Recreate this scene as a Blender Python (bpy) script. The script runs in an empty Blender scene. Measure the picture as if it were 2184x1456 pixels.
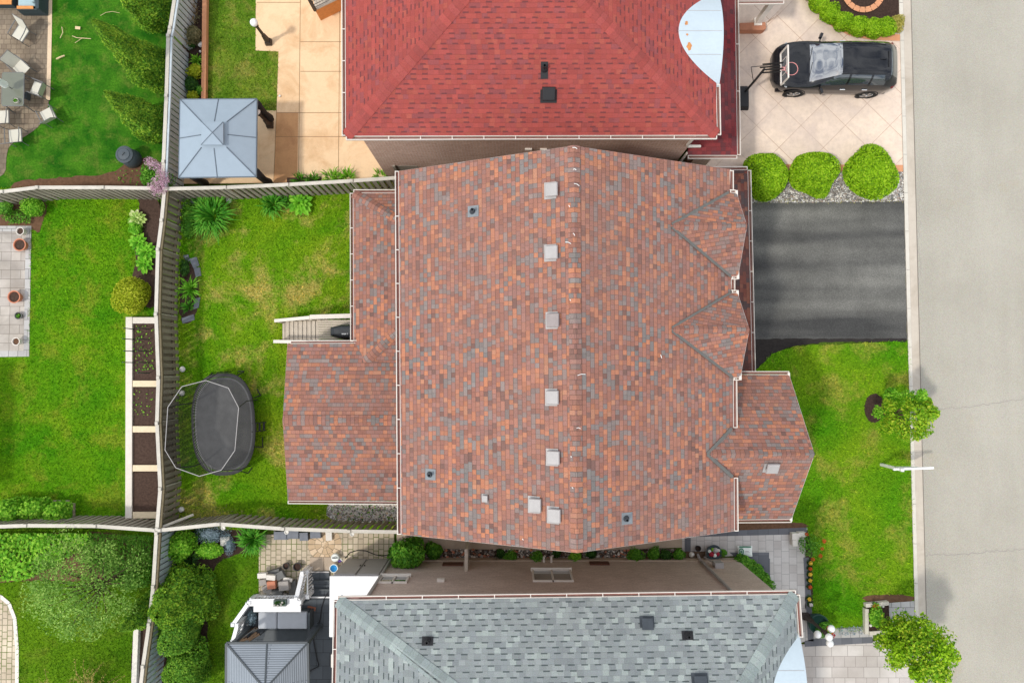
import bpy, math, random
import numpy as np
from mathutils import Vector, Matrix
random.seed(7); RNG = np.random.default_rng(7)
S = bpy.context.scene; COL = S.collection
R = math.radians
# ---------------------------------------------------------------- camera
CAMH, FPX, TILT = 31.0, 1680.0, R(2.1)
cd = bpy.data.cameras.new('camera'); cam = bpy.data.objects.new('camera', cd); COL.objects.link(cam)
cd.sensor_width = 36.0; cd.lens = 36.0 * FPX / 2184.0; cd.clip_end = 900.0
cam.location = (0, 0, CAMH); cam.rotation_euler = (TILT, 0, 0)
S.camera = cam
# ---------------------------------------------------------------- sky and sun
SUN_EL, SUN_DIR = 60.0, (0.86, 0.51)          # direction in which shadows fall on the ground
az = math.atan2(-SUN_DIR[0], -SUN_DIR[1])     # clockwise from +Y, towards the sun
W = bpy.data.worlds.new('World'); S.world = W; W.use_nodes = True
nt = W.node_tree; bg = nt.nodes['Background']
sky = nt.nodes.new('ShaderNodeTexSky'); sky.sky_type = 'NISHITA'; sky.sun_disc = False
sky.sun_elevation = R(SUN_EL); sky.sun_rotation = az; sky.air_density = 1.0; sky.dust_density = 2.0
tc = nt.nodes.new('ShaderNodeTexCoord'); mp = nt.nodes.new('ShaderNodeMapping'); mp.inputs['Scale'].default_value = (1, 1, 1.0)
nz = nt.nodes.new('ShaderNodeTexNoise'); nz.inputs['Scale'].default_value = 6.5; nz.inputs['Detail'].default_value = 9; nz.inputs['Distortion'].default_value = .6
rp = nt.nodes.new('ShaderNodeValToRGB'); rp.color_ramp.elements[0].position = .36; rp.color_ramp.elements[1].position = .58
mx = nt.nodes.new('ShaderNodeMix'); mx.data_type = 'RGBA'; mx.inputs[7].default_value = (12.0, 12.3, 12.8, 1)   # bright thin cloud
nt.links.new(tc.outputs['Generated'], mp.inputs[0]); nt.links.new(mp.outputs[0], nz.inputs['Vector'])
nt.links.new(nz.outputs['Fac'], rp.inputs[0]); nt.links.new(rp.outputs[0], mx.inputs[0])
nt.links.new(sky.outputs[0], mx.inputs[6]); nt.links.new(mx.outputs[2], bg.inputs['Color'])
bg.inputs['Strength'].default_value = 0.14
sl = bpy.data.lights.new('sun', 'SUN'); sun = bpy.data.objects.new('sun', sl); COL.objects.link(sun)
sl.energy = 2.25; sl.angle = R(4.0); sl.color = (1.0, .955, .88)
d = Vector((SUN_DIR[0] * math.cos(R(SUN_EL)), SUN_DIR[1] * math.cos(R(SUN_EL)), -math.sin(R(SUN_EL))))
sun.rotation_euler = d.to_track_quat('-Z', 'Y').to_euler(); sun.location = (-20, -12, 50)
S.view_settings.view_transform = 'Standard'; S.view_settings.look = 'None'
S.view_settings.exposure = -0.16; S.view_settings.gamma = 1.0
# ---------------------------------------------------------------- helpers
CT, ST = math.cos(TILT), math.sin(TILT)
def ray(px, py):
    x = (px - 1092) / FPX; y = (728 - py) / FPX
    return Vector((x, y * CT + ST, y * ST - CT))
def P(px, py, z=0.0):                         # the point at height z that the photo shows at (px, py)
    d = ray(px, py); t = (CAMH - z) / -d.z
    return Vector((d.x * t, d.y * t, z))
def Pp(px, py, pl, lift=0.0):                 # the same on a sloping plane (p0, normal)
    d = ray(px, py); p0, n = pl; o = Vector((0, 0, CAMH))
    return o + d * ((p0 + n * lift - o).dot(n) / d.dot(n))
def plane(a, b, c):
    n = (b - a).cross(c - a).normalized()
    return (a, n if n.z > 0 else -n)
class MB:
    def __init__(s): s.v = []; s.f = []; s.m = []; s.uv = {}
    def add(s, vs, fs, mi=0):
        k = len(s.v); s.v += [tuple(p) for p in vs]
        for f in fs: s.f.append([k + i for i in f]); s.m.append(mi)
        return s
    def box(s, c, d, rz=0.0, mi=0, top=1.0):
        x, y, z = d[0] / 2, d[1] / 2, d[2] / 2; ca, sa = math.cos(rz), math.sin(rz); vs = []
        for k, q in ((-1, 1.0), (1, top)):
            for i, j in ((-1, -1), (1, -1), (1, 1), (-1, 1)):
                a, b = i * x * q, j * y * q
                vs.append((c[0] + a * ca - b * sa, c[1] + a * sa + b * ca, c[2] + k * z))
        return s.add(vs, [(3, 2, 1, 0), (4, 5, 6, 7), (0, 1, 5, 4), (1, 2, 6, 5), (2, 3, 7, 6), (3, 0, 4, 7)], mi)
    def prism(s, pts, z0, z1, mi=0):
        n = len(pts); pts = ccw(pts)
        vs = [(p[0], p[1], z0) for p in pts] + [(p[0], p[1], z1) for p in pts]
        return s.add(vs, [tuple(range(n - 1, -1, -1)), tuple(range(n, 2 * n))] + [(i, (i + 1) % n, n + (i + 1) % n, n + i) for i in range(n)], mi)
    def beam(s, a, b, w, h, mi=0, up=(0, 0, 1)):
        a, b = Vector(a), Vector(b); t = (b - a).normalized(); r = t.cross(Vector(up))
        if r.length < 1e-4: r = t.cross(Vector((0, 1, 0)))
        r.normalize(); u = r.cross(t); r *= w / 2; u *= h / 2
        vs = [a - r - u, a + r - u, a + r + u, a - r + u, b - r - u, b + r - u, b + r + u, b - r + u]
        return s.add(vs, [(0, 1, 2, 3), (7, 6, 5, 4), (4, 5, 1, 0), (5, 6, 2, 1), (6, 7, 3, 2), (7, 4, 0, 3)], mi)
    def tube(s, pts, r, n=8, mi=0, cap=True):
        pts = [Vector(p) for p in pts]; rr = r if isinstance(r, (list, tuple)) else [r] * len(pts)
        vs = []; fs = []; ref = None
        for i, p in enumerate(pts):
            t = (pts[min(i + 1, len(pts) - 1)] - pts[max(i - 1, 0)]).normalized()
            if ref is None: ref = t.orthogonal().normalized()
            a = (ref - t * ref.dot(t)).normalized(); ref = a; b = t.cross(a)
            for k in range(n):
                q = 2 * math.pi * k / n; vs.append(p + (a * math.cos(q) + b * math.sin(q)) * rr[i])
        for i in range(len(pts) - 1):
            for k in range(n):
                fs.append((i * n + k, i * n + (k + 1) % n, (i + 1) * n + (k + 1) % n, (i + 1) * n + k))
        if cap: fs += [tuple(range(n - 1, -1, -1)), tuple(range((len(pts) - 1) * n, len(pts) * n))]
        return s.add(vs, fs, mi)
    def lathe(s, prof, c=(0, 0, 0), n=20, mi=0):
        vs = []; fs = []
        for r, z in prof:
            for k in range(n):
                q = 2 * math.pi * k / n; vs.append((c[0] + r * math.cos(q), c[1] + r * math.sin(q), c[2] + z))
        for i in range(len(prof) - 1):
            for k in range(n):
                fs.append((i * n + k, i * n + (k + 1) % n, (i + 1) * n + (k + 1) % n, (i + 1) * n + k))
        fs += [tuple(range(n - 1, -1, -1)), tuple(range((len(prof) - 1) * n, len(prof) * n))]
        return s.add(vs, fs, mi)
    def ball(s, c, r, mi=0, n=16, sq=1.0):
        pr = [(max(r * math.sin(math.pi * i / 10), .0005), -r * sq * math.cos(math.pi * i / 10)) for i in range(11)]
        return s.lathe(pr, c, n, mi)
    def quad(s, pts, mi=0, uv=None):
        s.add(pts, [tuple(range(len(pts)))], mi)
        if uv: s.uv[len(s.f) - 1] = uv
        return s
    def slope(s, pts, edge, th=.1, mi=0, mi2=None):   # roof plane: uv in metres, u along the eave edge, v up the slope
        pts = [Vector(p) for p in pts]
        n = Vector((0, 0, 0))
        for i in range(len(pts)): n += pts[i].cross(pts[(i + 1) % len(pts)])
        n.normalize()
        if n.z < 0: pts.reverse(); n = -n
        u = (Vector(edge[1]) - Vector(edge[0])).normalized(); u = (u - n * u.dot(n)).normalized(); v = n.cross(u)
        if v.z < 0: v = -v
        k = len(pts); low = [p - Vector((0, 0, th)) for p in pts]; mi2 = mi if mi2 is None else mi2
        o = pts[0]
        s.quad(pts, mi, [((p - o).dot(u) + 50, (p).dot(v) + 50) for p in pts])
        s.add(pts + low, [tuple(range(2 * k - 1, k - 1, -1))] + [(k + i, k + (i + 1) % k, (i + 1) % k, i) for i in range(k)], mi2)
        return s
    def wall(s, a, b, z0, z1, mi=0):
        a, b = Vector(a), Vector(b); L = (Vector((b.x, b.y)) - Vector((a.x, a.y))).length
        return s.quad([(a.x, a.y, z0), (b.x, b.y, z0), (b.x, b.y, z1), (a.x, a.y, z1)], mi, [(0, z0), (L, z0), (L, z1), (0, z1)])
    def mesh(s, name, mats, off=None, smooth=False):
        me = bpy.data.meshes.new(name)
        vs = s.v if off is None else [(p[0] - off[0], p[1] - off[1], p[2] - off[2]) for p in s.v]
        me.from_pydata(vs, [], s.f)
        for m in (mats if isinstance(mats, (list, tuple)) else [mats]): me.materials.append(m)
        me.polygons.foreach_set('material_index', s.m)
        if s.uv:
            ul = me.uv_layers.new(name='UVMap')
            for i, uv in s.uv.items():
                p = me.polygons[i]
                for j, li in enumerate(p.loop_indices): ul.data[li].uv = uv[j]
        if smooth: me.polygons.foreach_set('use_smooth', [True] * len(s.f))
        me.update(); return me
def ccw(pts):
    a = sum(pts[i][0] * pts[(i + 1) % len(pts)][1] - pts[(i + 1) % len(pts)][0] * pts[i][1] for i in range(len(pts)))
    return list(pts) if a > 0 else list(pts)[::-1]
OFF = {}                                        # world offset of every thing built in place
def tag(o, label=None, cat=None, group=None, kind=None):
    if label: o['label'] = label
    if cat: o['category'] = cat
    if group: o['group'] = group
    if kind: o['kind'] = kind
    return o
def thing(name, loc, label, cat, group=None, rz=0.0):
    o = bpy.data.objects.new(name, None); COL.objects.link(o); o.location = loc; o.rotation_euler = (0, 0, rz)
    o.empty_display_size = .2; OFF[o.name] = Vector(loc)
    return tag(o, label, cat, group)
def link_mesh(name, me, parent=None):
    o = bpy.data.objects.new(name, me); COL.objects.link(o)
    if parent is not None: o.parent = parent
    return o
def part(name, mb, mats, parent, label=None, local=False, smooth=False, bevel=0.0, autosm=False):
    off = None if local else OFF[parent.name]
    o = link_mesh(name, mb.mesh(name, mats, off, smooth), parent); OFF[o.name] = Vector((0, 0, 0)) if local else OFF[parent.name]
    if bevel:
        b = o.modifiers.new('bevel', 'BEVEL'); b.width = bevel; b.segments = 2; b.limit_method = 'ANGLE'
    if label: o['label'] = label
    return o
def solo(name, mb, mats, label, cat, group=None, kind=None, smooth=False, loc=None, bevel=0.0):
    o = link_mesh(name, mb.mesh(name, mats, None, smooth))
    if loc is not None: o.location = loc
    if bevel:
        b = o.modifiers.new('bevel', 'BEVEL'); b.width = bevel; b.segments = 2; b.limit_method = 'ANGLE'
    return tag(o, label, cat, group, kind)
def dup(root, loc, rz=None, label=None, sc=None):   # copy a thing with its parts and their sub-parts
    r = root.copy(); COL.objects.link(r); r.location = loc
    if rz is not None: r.rotation_euler = (0, 0, rz)
    if label: r['label'] = label
    if sc: r.scale = sc if isinstance(sc, (tuple, list)) else (sc, sc, sc)
    for ch in [o for o in root.children]:
        c = ch.copy(); COL.objects.link(c); c.parent = r
        for g in [o for o in ch.children]:
            q = g.copy(); COL.objects.link(q); q.parent = c
    return r
def chaikin(pts, k=2):
    for _ in range(k):
        out = []
        for i in range(len(pts)):
            a, b = pts[i], pts[(i + 1) % len(pts)]
            out += [(a[0] * .75 + b[0] * .25, a[1] * .75 + b[1] * .25), (a[0] * .25 + b[0] * .75, a[1] * .25 + b[1] * .75)]
        pts = out
    return pts
def rough(pts, step=.18, amp=.05):              # ragged edge for soil and turf
    out = []
    for i in range(len(pts)):
        a, b = Vector(pts[i][:2]), Vector(pts[(i + 1) % len(pts)][:2]); n = max(1, int((b - a).length / step))
        for k in range(n):
            p = a.lerp(b, k / n); out.append((p.x + random.uniform(-amp, amp), p.y + random.uniform(-amp, amp)))
    return out
def region(name, px, mat, z, label, cat=None, kind='structure', smooth=0, ragged=0.0, th=.05, at=None):
    pts = [tuple(P(x, y, z if at is None else at)[:2]) for x, y in px]
    if smooth: pts = chaikin(pts, smooth)
    if ragged: pts = rough(pts, .15, ragged)
    o = link_mesh(name, MB().prism(pts, z - th, z).mesh(name, mat)); o['kind'] = kind
    o['label'] = label
    if cat: o['category'] = cat
    return o
# ---------------------------------------------------------------- materials
class G:
    def __init__(s, name):
        s.m = bpy.data.materials.new(name); s.m.use_nodes = True; s.t = s.m.node_tree
        s.b = s.t.nodes['Principled BSDF']; s.out = s.t.nodes['Material Output']
    def n(s, ty, ins=(), **pr):
        q = s.t.nodes.new('ShaderNode' + ty)
        for k, v in pr.items(): setattr(q, k, v)
        for k, v in dict(ins).items(): s.set(q.inputs[k], v)
        return q
    def set(s, sock, v):
        if isinstance(v, bpy.types.NodeSocket): s.t.links.new(v, sock)
        else:
            if isinstance(v, (tuple, list)) and sock.type == 'RGBA' and len(v) == 3: v = (*v, 1)
            sock.default_value = v
    def math(s, op, a, b=0.0, c=0.0):
        q = s.n('Math', operation=op)
        for i, v in enumerate((a, b, c)): s.set(q.inputs[i], v)
        return q.outputs[0]
    def mix(s, f, a, b, bl='MIX'):
        q = s.n('Mix', data_type='RGBA', blend_type=bl); s.set(q.inputs[0], f); s.set(q.inputs[6], a); s.set(q.inputs[7], b)
        return q.outputs[2]
    def ramp(s, f, st, ip='LINEAR'):
        q = s.n('ValToRGB'); r = q.color_ramp; r.interpolation = ip
        while len(r.elements) < len(st): r.elements.new(.5)
        for e, (p, c) in zip(r.elements, st):
            e.position = p; e.color = (*c, 1) if len(c) == 3 else c
        s.set(q.inputs[0], f); return q.outputs[0]
    def obj(s): return s.n('TexCoord').outputs['Object']
    def uv(s): return s.n('TexCoord').outputs['UV']
    def scl(s, vec, sc, rot=(0, 0, 0)):
        return s.n('Mapping', {'Vector': vec, 'Scale': sc, 'Rotation': rot}).outputs[0]
    def noise(s, vec, sc, det=3, ro=.55, dist=0.0, out='Fac'):
        return s.n('TexNoise', {'Vector': vec, 'Scale': sc, 'Detail': det, 'Roughness': ro, 'Distortion': dist}).outputs[out]
    def fin(s, col, ro=.8, bump=None, bs=.3, bd=.02, spec=.3, metal=0.0, coat=0.0):
        s.set(s.b.inputs['Base Color'], col); s.set(s.b.inputs['Roughness'], ro); s.set(s.b.inputs['Metallic'], metal)
        s.set(s.b.inputs['Specular IOR Level'], spec); s.set(s.b.inputs['Coat Weight'], coat)
        if bump is not None:
            q = s.n('Bump', {'Height': bump, 'Strength': bs, 'Distance': bd}); s.t.links.new(q.outputs[0], s.b.inputs['Normal'])
        return s.m
def sc(r, g, b):                                # sRGB 0-255 to linear
    f = lambda c: c / 12.92 if c <= .04045 else ((c + .055) / 1.055) ** 2.4
    return tuple(f(c / 255) for c in (r, g, b))
def mul(c, k): return tuple(min(1, x * k) for x in c)
def plain(name, c, ro=.7, var=.25, scale=6.0, fine=60.0, metal=0.0, spec=.3, coat=0.0, bs=.15):
    g = G(name); o = g.obj(); a = g.noise(o, scale, 4); b = g.noise(o, fine, 2)
    f = g.math('ADD', g.math('MULTIPLY', a, .6), g.math('MULTIPLY', b, .4))
    return g.fin(g.ramp(f, [(.25, mul(c, 1 - var)), (.75, mul(c, 1 + var))]), ro, b, bs, .01, spec, metal, coat)
def shingle(name, stops, row=.143, tab=.15, bar=None, barp=.0, bart=.2, edge=.72, seedv=0.0, weather=.18, wcol=(.5,.5,.5), alt=False, bd=.015, merge=.38):
    g = G(name); u = g.uv(); s = g.n('SeparateXYZ', {0: u}); U, V = s.outputs[0], s.outputs[1]
    U = g.math('ADD', U, g.math('MULTIPLY', g.math('SUBTRACT', g.noise(u, 1.1, 2), .5), .02))
    rv = g.math('DIVIDE', V, row); rf = g.math('FLOOR', rv); fr = g.math('SUBTRACT', rv, rf)
    rr = g.n('TexWhiteNoise', {'W': g.math('ADD', rf, seedv)}, noise_dimensions='1D').outputs[0]
    cu = g.math('ADD', g.math('DIVIDE', U, tab), g.math('MULTIPLY', rr, 17.3)); cf = g.math('FLOOR', cu); fc = g.math('SUBTRACT', cu, cf)
    # neighbouring tabs sometimes merge into one wide tab
    half = g.math('FLOOR', g.math('MULTIPLY', cf, .5))
    wn0 = g.n('TexWhiteNoise', {'Vector': g.n('CombineXYZ', {0: half, 1: rf, 2: 3.7}).outputs[0]}, noise_dimensions='3D').outputs[0]
    mg = g.math('LESS_THAN', wn0, merge)
    cid = g.math('ADD', g.math('MULTIPLY', mg, g.math('ADD', g.math('MULTIPLY', half, 2.0), .25)), g.math('MULTIPLY', g.math('SUBTRACT', 1.0, mg), cf))
    wn = g.n('TexWhiteNoise', {'Vector': g.n('CombineXYZ', {0: cid, 1: rf, 2: seedv}).outputs[0]}, noise_dimensions='3D')
    col = g.ramp(wn.outputs[0], stops, 'CONSTANT')
    big = g.noise(u, .45, 4); fine = g.noise(u, 42, 3, .75)
    col = g.mix(g.math('MULTIPLY', g.ramp(big, [(.35, (0, 0, 0)), (.7, (1, 1, 1))]), weather), col, wcol)
    col = g.mix(.75, col, g.ramp(fine, [(.3, (.5, .5, .5)), (.5, (.95, .95, .95)), (.72, (1.22, 1.22, 1.22))]), 'MULTIPLY')
    col = g.mix(.16, col, g.noise(u, 22, 3, .7, 0, 'Color'), 'SOFT_LIGHT')
    tint = g.ramp(wn.outputs['Color'], [(0, (.8, .8, .8)), (1, (1.08, 1.08, 1.08))])
    col = g.mix(1.0, col, tint, 'MULTIPLY')
    # shadow line painted along each course's butt edge, and the slots between tabs
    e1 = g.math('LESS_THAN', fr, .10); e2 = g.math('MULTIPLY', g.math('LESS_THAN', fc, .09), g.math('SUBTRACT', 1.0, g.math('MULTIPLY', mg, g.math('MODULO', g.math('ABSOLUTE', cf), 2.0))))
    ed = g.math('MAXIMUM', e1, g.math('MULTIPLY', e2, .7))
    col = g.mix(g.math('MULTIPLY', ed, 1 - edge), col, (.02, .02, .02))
    h = g.math('ADD', g.math('MULTIPLY', fr, -.6), g.math('MULTIPLY', fine, .3))
    if bar:  # dark bars painted on some tabs as a shadow effect
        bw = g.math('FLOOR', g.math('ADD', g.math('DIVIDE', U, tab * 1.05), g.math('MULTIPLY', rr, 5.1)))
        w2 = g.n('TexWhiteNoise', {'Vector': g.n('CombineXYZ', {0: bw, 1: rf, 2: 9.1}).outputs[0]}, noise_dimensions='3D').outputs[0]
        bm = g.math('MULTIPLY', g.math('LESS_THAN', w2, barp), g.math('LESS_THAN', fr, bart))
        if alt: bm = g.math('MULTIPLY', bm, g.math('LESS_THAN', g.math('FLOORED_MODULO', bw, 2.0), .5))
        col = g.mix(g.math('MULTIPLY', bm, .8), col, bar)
    return g.fin(col, .92, h, .6, bd, .15)
def brick(name, c1, c2, mort, w=.22, h=.075, ms=.010, sq=1.0, off=.5, freq=2, uvs=False, bump=.4, nz=.35, big=.15, bias=0.0, rot=0.0, ro=.85, moss=None, stain=None):
    g = G(name); vec = g.uv() if uvs else g.obj()
    if rot: vec = g.scl(vec, (1, 1, 1), (0, 0, rot))
    q = g.n('TexBrick', {'Vector': vec, 'Color1': c1, 'Color2': c2, 'Mortar': mort, 'Scale': 1.0, 'Mortar Size': ms, 'Mortar Smooth': .2, 'Bias': bias, 'Brick Width': w, 'Row Height': h}, offset=off, offset_frequency=freq, squash=sq, squash_frequency=2)
    f = g.noise(vec, 15 if uvs else 45, 4, .8); b = g.noise(vec, .9, 4)
    col = g.mix(nz, q.outputs[0], g.ramp(f, [(.3, (.35, .35, .35)), (.7, (1, 1, 1))]), 'MULTIPLY')
    col = g.mix(big * 2, col, g.ramp(b, [(.35, (.6, .58, .55)), (.65, (1, 1, 1))]), 'MULTIPLY')
    if stain: col = g.mix(g.ramp(g.noise(vec, stain[1], 5, .6, .8), [(.5, (0, 0, 0)), (.72, (stain[2],) * 3)]), col, stain[0])
    if moss: col = g.mix(g.math('MULTIPLY', q.outputs[1], g.ramp(g.noise(vec, 1.6, 4), [(.42, (0, 0, 0)), (.6, (.9, .9, .9))])), col, moss)
    return g.fin(col, ro, g.math('SUBTRACT', g.math('MULTIPLY', f, .25), q.outputs[1]), bump, .01, .2)
def lawnmat(name, c1, c2, tan, tamt=.5, s1=.35, s2=.55, seed=0.0, island=False, tpos=.56):
    g = G(name); o = g.n('Mapping', {'Vector': g.obj(), 'Location': (seed, seed * .7, 0)}).outputs[0]
    flat = g.n('Mapping', {'Vector': o, 'Scale': (1, 1, 0)}).outputs[0]
    a = g.noise(flat, s1, 5, .6, .4); b = g.noise(flat, s2, 6, .68, .3); c = g.noise(flat, 12, 5, .75)
    col = g.mix(g.ramp(a, [(.35, (0, 0, 0)), (.65, (1, 1, 1))]), c1, c2)
    tf = g.ramp(b, [(tpos, (0, 0, 0)), (tpos + .13, (1, 1, 1))])
    tf = g.math('MULTIPLY', g.math('MULTIPLY', tf, tamt), g.ramp(c, [(.3, (.45, .45, .45)), (.65, (1, 1, 1))]))
    col = g.mix(tf, col, tan)
    col = g.mix(.85, col, g.ramp(c, [(.32, (.45, .52, .42)), (.52, (1, 1, 1)), (.7, (1.4, 1.3, 1.2))]), 'MULTIPLY')
    if island:
        r = g.n('NewGeometry').outputs['Random Per Island']
        col = g.mix(1.0, col, g.ramp(r, [(0, (.45, .55, .45)), (.55, (1, 1, 1)), (1, (1.75, 1.5, 1.15))]), 'MULTIPLY')
        g.fin(col, .75, None, spec=.15)
        tr = g.n('BsdfTranslucent', {'Color': col}); ms = g.n('MixShader', {0: .3, 1: g.b.outputs[0], 2: tr.outputs[0]})
        g.t.links.new(ms.outputs[0], g.out.inputs[0]); return g.m
    f = g.noise(o, 40, 3, .75)
    col = g.mix(.8, col, g.ramp(f, [(.3, (.35, .4, .3)), (.7, (1.1, 1.1, 1.1))]), 'MULTIPLY')
    return g.fin(col, .95, f, .8, .03, .1)
def leafmat(name, stops, tr=.3, ro=.6, big=.5):
    g = G(name); r = g.n('NewGeometry').outputs['Random Per Island']; o = g.obj()
    n = g.noise(o, 2.2, 3)
    f = g.math('ADD', g.math('MULTIPLY', r, 1 - big), g.math('MULTIPLY', n, big))
    f = g.ramp(f, [(.18, (0, 0, 0)), (.82, (1, 1, 1))])
    col = g.ramp(f, stops)
    g.fin(col, ro, None, spec=.2)
    t = g.n('BsdfTranslucent', {'Color': col}); ms = g.n('MixShader', {0: tr, 1: g.b.outputs[0], 2: t.outputs[0]})
    g.t.links.new(ms.outputs[0], g.out.inputs[0]); return g.m
M = {}
OR, BR, GY, DB, TN = sc(190,127,98), sc(156,109,95), sc(131,125,122), sc(122,94,87), sc(169,118,101)
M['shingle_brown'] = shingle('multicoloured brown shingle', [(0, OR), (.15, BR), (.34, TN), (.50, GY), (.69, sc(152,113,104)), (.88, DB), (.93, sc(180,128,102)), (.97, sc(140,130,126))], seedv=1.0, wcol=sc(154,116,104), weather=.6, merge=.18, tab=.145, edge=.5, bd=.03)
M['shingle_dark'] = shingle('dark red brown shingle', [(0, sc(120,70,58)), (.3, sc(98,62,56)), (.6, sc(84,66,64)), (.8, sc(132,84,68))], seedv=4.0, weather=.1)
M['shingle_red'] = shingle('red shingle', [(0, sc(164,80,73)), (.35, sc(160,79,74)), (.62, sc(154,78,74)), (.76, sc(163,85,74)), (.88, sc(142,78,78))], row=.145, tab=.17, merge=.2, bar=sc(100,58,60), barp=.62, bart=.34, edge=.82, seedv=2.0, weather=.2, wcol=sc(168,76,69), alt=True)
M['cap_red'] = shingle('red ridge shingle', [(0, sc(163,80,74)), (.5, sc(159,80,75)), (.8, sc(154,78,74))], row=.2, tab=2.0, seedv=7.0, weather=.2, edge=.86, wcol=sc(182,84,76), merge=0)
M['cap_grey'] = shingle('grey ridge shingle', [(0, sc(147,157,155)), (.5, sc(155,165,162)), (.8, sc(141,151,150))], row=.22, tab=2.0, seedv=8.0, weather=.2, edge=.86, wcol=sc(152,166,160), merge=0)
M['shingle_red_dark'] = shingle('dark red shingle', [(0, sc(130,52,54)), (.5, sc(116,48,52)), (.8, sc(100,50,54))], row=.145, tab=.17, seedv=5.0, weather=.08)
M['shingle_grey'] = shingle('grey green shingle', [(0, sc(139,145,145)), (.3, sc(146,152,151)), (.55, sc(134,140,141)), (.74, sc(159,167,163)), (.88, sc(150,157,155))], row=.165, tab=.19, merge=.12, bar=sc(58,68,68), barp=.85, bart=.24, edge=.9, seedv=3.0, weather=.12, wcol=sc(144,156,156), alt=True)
M['white'] = plain('white painted metal', sc(222,214,204), .45, .05, 3, 30)
M['white_wood'] = plain('white painted wood', (.82, .82, .82), .5, .06, 5, 60)
M['gutter_inside'] = plain('gutter dirt', sc(132, 92, 84), .9, .35, 8, 50)
M['soffit'] = plain('soffit', (.7, .68, .64), .6, .05)
M['brick_tan'] = brick('tan brick', sc(196,160,140), sc(176,138,118), sc(178,160,148), uvs=True, ms=.012, bump=.3, nz=.6)
M['brick_pink'] = brick('pink brown brick', sc(230,190,168), sc(206,160,138), sc(232,212,198), uvs=True, ms=.012, nz=.75)
M['brick_grey'] = brick('grey tan brick', sc(232,212,198), sc(214,192,178), sc(222,206,194), uvs=True, ms=.010, nz=.6)
M['lead'] = plain('weathered flashing', sc(112,112,108), .6, .2, 5, 30, .2)
M['vent_grey'] = plain('light grey vent metal', sc(172,168,166), .45, .12, 4, 40, .1)
M['vent_box'] = plain('brownish vent metal', sc(150,140,138), .6, .15)  # brownish metal of one main roof vent
M['black'] = plain('black plastic', (.02, .02, .022), .5, .2)
M['pipe'] = plain('dark pipe', sc(66,72,78), .5, .2)
M['flash'] = plain('grey flashing plate', sc(132,138,142), .5, .15, 5, 40, .2)
M['bare_metal'] = plain('bare pale sheet metal', sc(184,198,206), .42, .06, 2.0, 12, .0)
M['rust'] = plain('rust', sc(196,136,84), .9, .4, 20, 60)
M['fence'] = brick('weathered fence wood', sc(182,172,158), sc(164,154,140), sc(150,140,126), w=3.0, h=9.0, ms=.0, nz=.5, big=.35)
M['fence_blue'] = plain('blue grey stained wood', sc(182,192,198), .85, .22, 5, 60)
M['fence_cap'] = plain('pale capping wood', sc(196,190,178), .75, .2, 3, 40)
M['fence_rail'] = plain('mossy rail', sc(108,98,76), .9, .35, 10, 90)
M['wood'] = plain('weathered wood', sc(196,184,168), .85, .2, 6, 70)
M['wood_pale'] = plain('pale board', sc(216,208,196), .8, .1, 5, 60)
M['wood_cream'] = plain('cream lumber', sc(222,204,172), .8, .12, 6, 60)
M['wood_orange'] = plain('orange stained wood', sc(208,140,80), .7, .22, 6, 50)
M['terracotta_edge'] = plain('terracotta edging', sc(206,146,108), .85, .15, 6, 60)
M['soil'] = plain('dark soil', sc(78,62,54), .98, .55, 12, 70, bs=1.0, spec=.1)
M['mulch'] = plain('dark mulch', sc(64,50,44), .98, .6, 14, 60, bs=1.0, spec=.1)
M['soil_brown'] = plain('brown soil', sc(104,78,60), .98, .45, 8, 60, bs=1.0, spec=.1)
M['tar'] = plain('dark fresh soil', sc(46,42,40), .95, .5, 10, 60, bs=.8)
# stamped concrete drive
def stamped():
    g = G('stamped concrete'); o = g.scl(g.obj(), (1, 1, 1), (0, 0, R(45)))
    q = g.n('TexBrick', {'Vector': o, 'Color1': sc(232,212,192), 'Color2': sc(226,206,188), 'Mortar': sc(190,160,138), 'Scale': 1.0, 'Mortar Size': .012, 'Mortar Smooth': .3, 'Brick Width': 1.25, 'Row Height': 1.25}, offset=.0, squash=1.0)
    q2 = g.n('TexBrick', {'Vector': o, 'Color1': (1, 1, 1), 'Color2': (.97, .97, .97), 'Mortar': (.93, .91, .89), 'Scale': 1.0, 'Mortar Size': .006, 'Mortar Smooth': .3, 'Brick Width': .83, 'Row Height': .417}, offset=.37, squash=.62, squash_frequency=3)
    col = g.mix(1.0, q.outputs[0], q2.outputs[0], 'MULTIPLY')
    a = g.noise(g.obj(), .8, 6, .65, .5); f = g.noise(g.obj(), 5, 6, .75)
    col = g.mix(g.ramp(a, [(.42, (0, 0, 0)), (.7, (.8, .8, .8))]), col, sc(204,186,174))
    col = g.mix(.5, col, g.ramp(f, [(.3, (.72, .70, .68)), (.6, (1, 1, 1))]), 'MULTIPLY')
    return g.fin(col, .7, f, .15, .01, .25)
M['stamped'] = stamped()
def concrete(name, c, stain, amt=.6, sc1=.7, fine=.25, ro=.85):
    g = G(name); o = g.obj(); a = g.noise(o, sc1, 6, .65, .6); f = g.noise(o, 30, 4, .75); m = g.noise(o, 4, 4, .6)
    col = g.mix(g.ramp(a, [(.48, (0, 0, 0)), (.72, (amt,) * 3)]), c, stain)
    col = g.mix(fine, col, g.ramp(f, [(.3, (.5, .5, .5)), (.7, (1, 1, 1))]), 'MULTIPLY')
    col = g.mix(.25, col, g.ramp(m, [(.3, (.75, .74, .72)), (.65, (1, 1, 1))]), 'MULTIPLY')
    return g.fin(col, ro, f, .2, .01, .2)
M['patio_concrete'] = concrete('peach patio concrete', sc(240,208,168), sc(206,160,112), .75)
M['patio_wet'] = concrete('stained patio concrete', sc(206,158,112), sc(178,130,92), .8, 1.2)
M['joint'] = plain('joint', sc(150,116,84), .9, .2)
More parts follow.
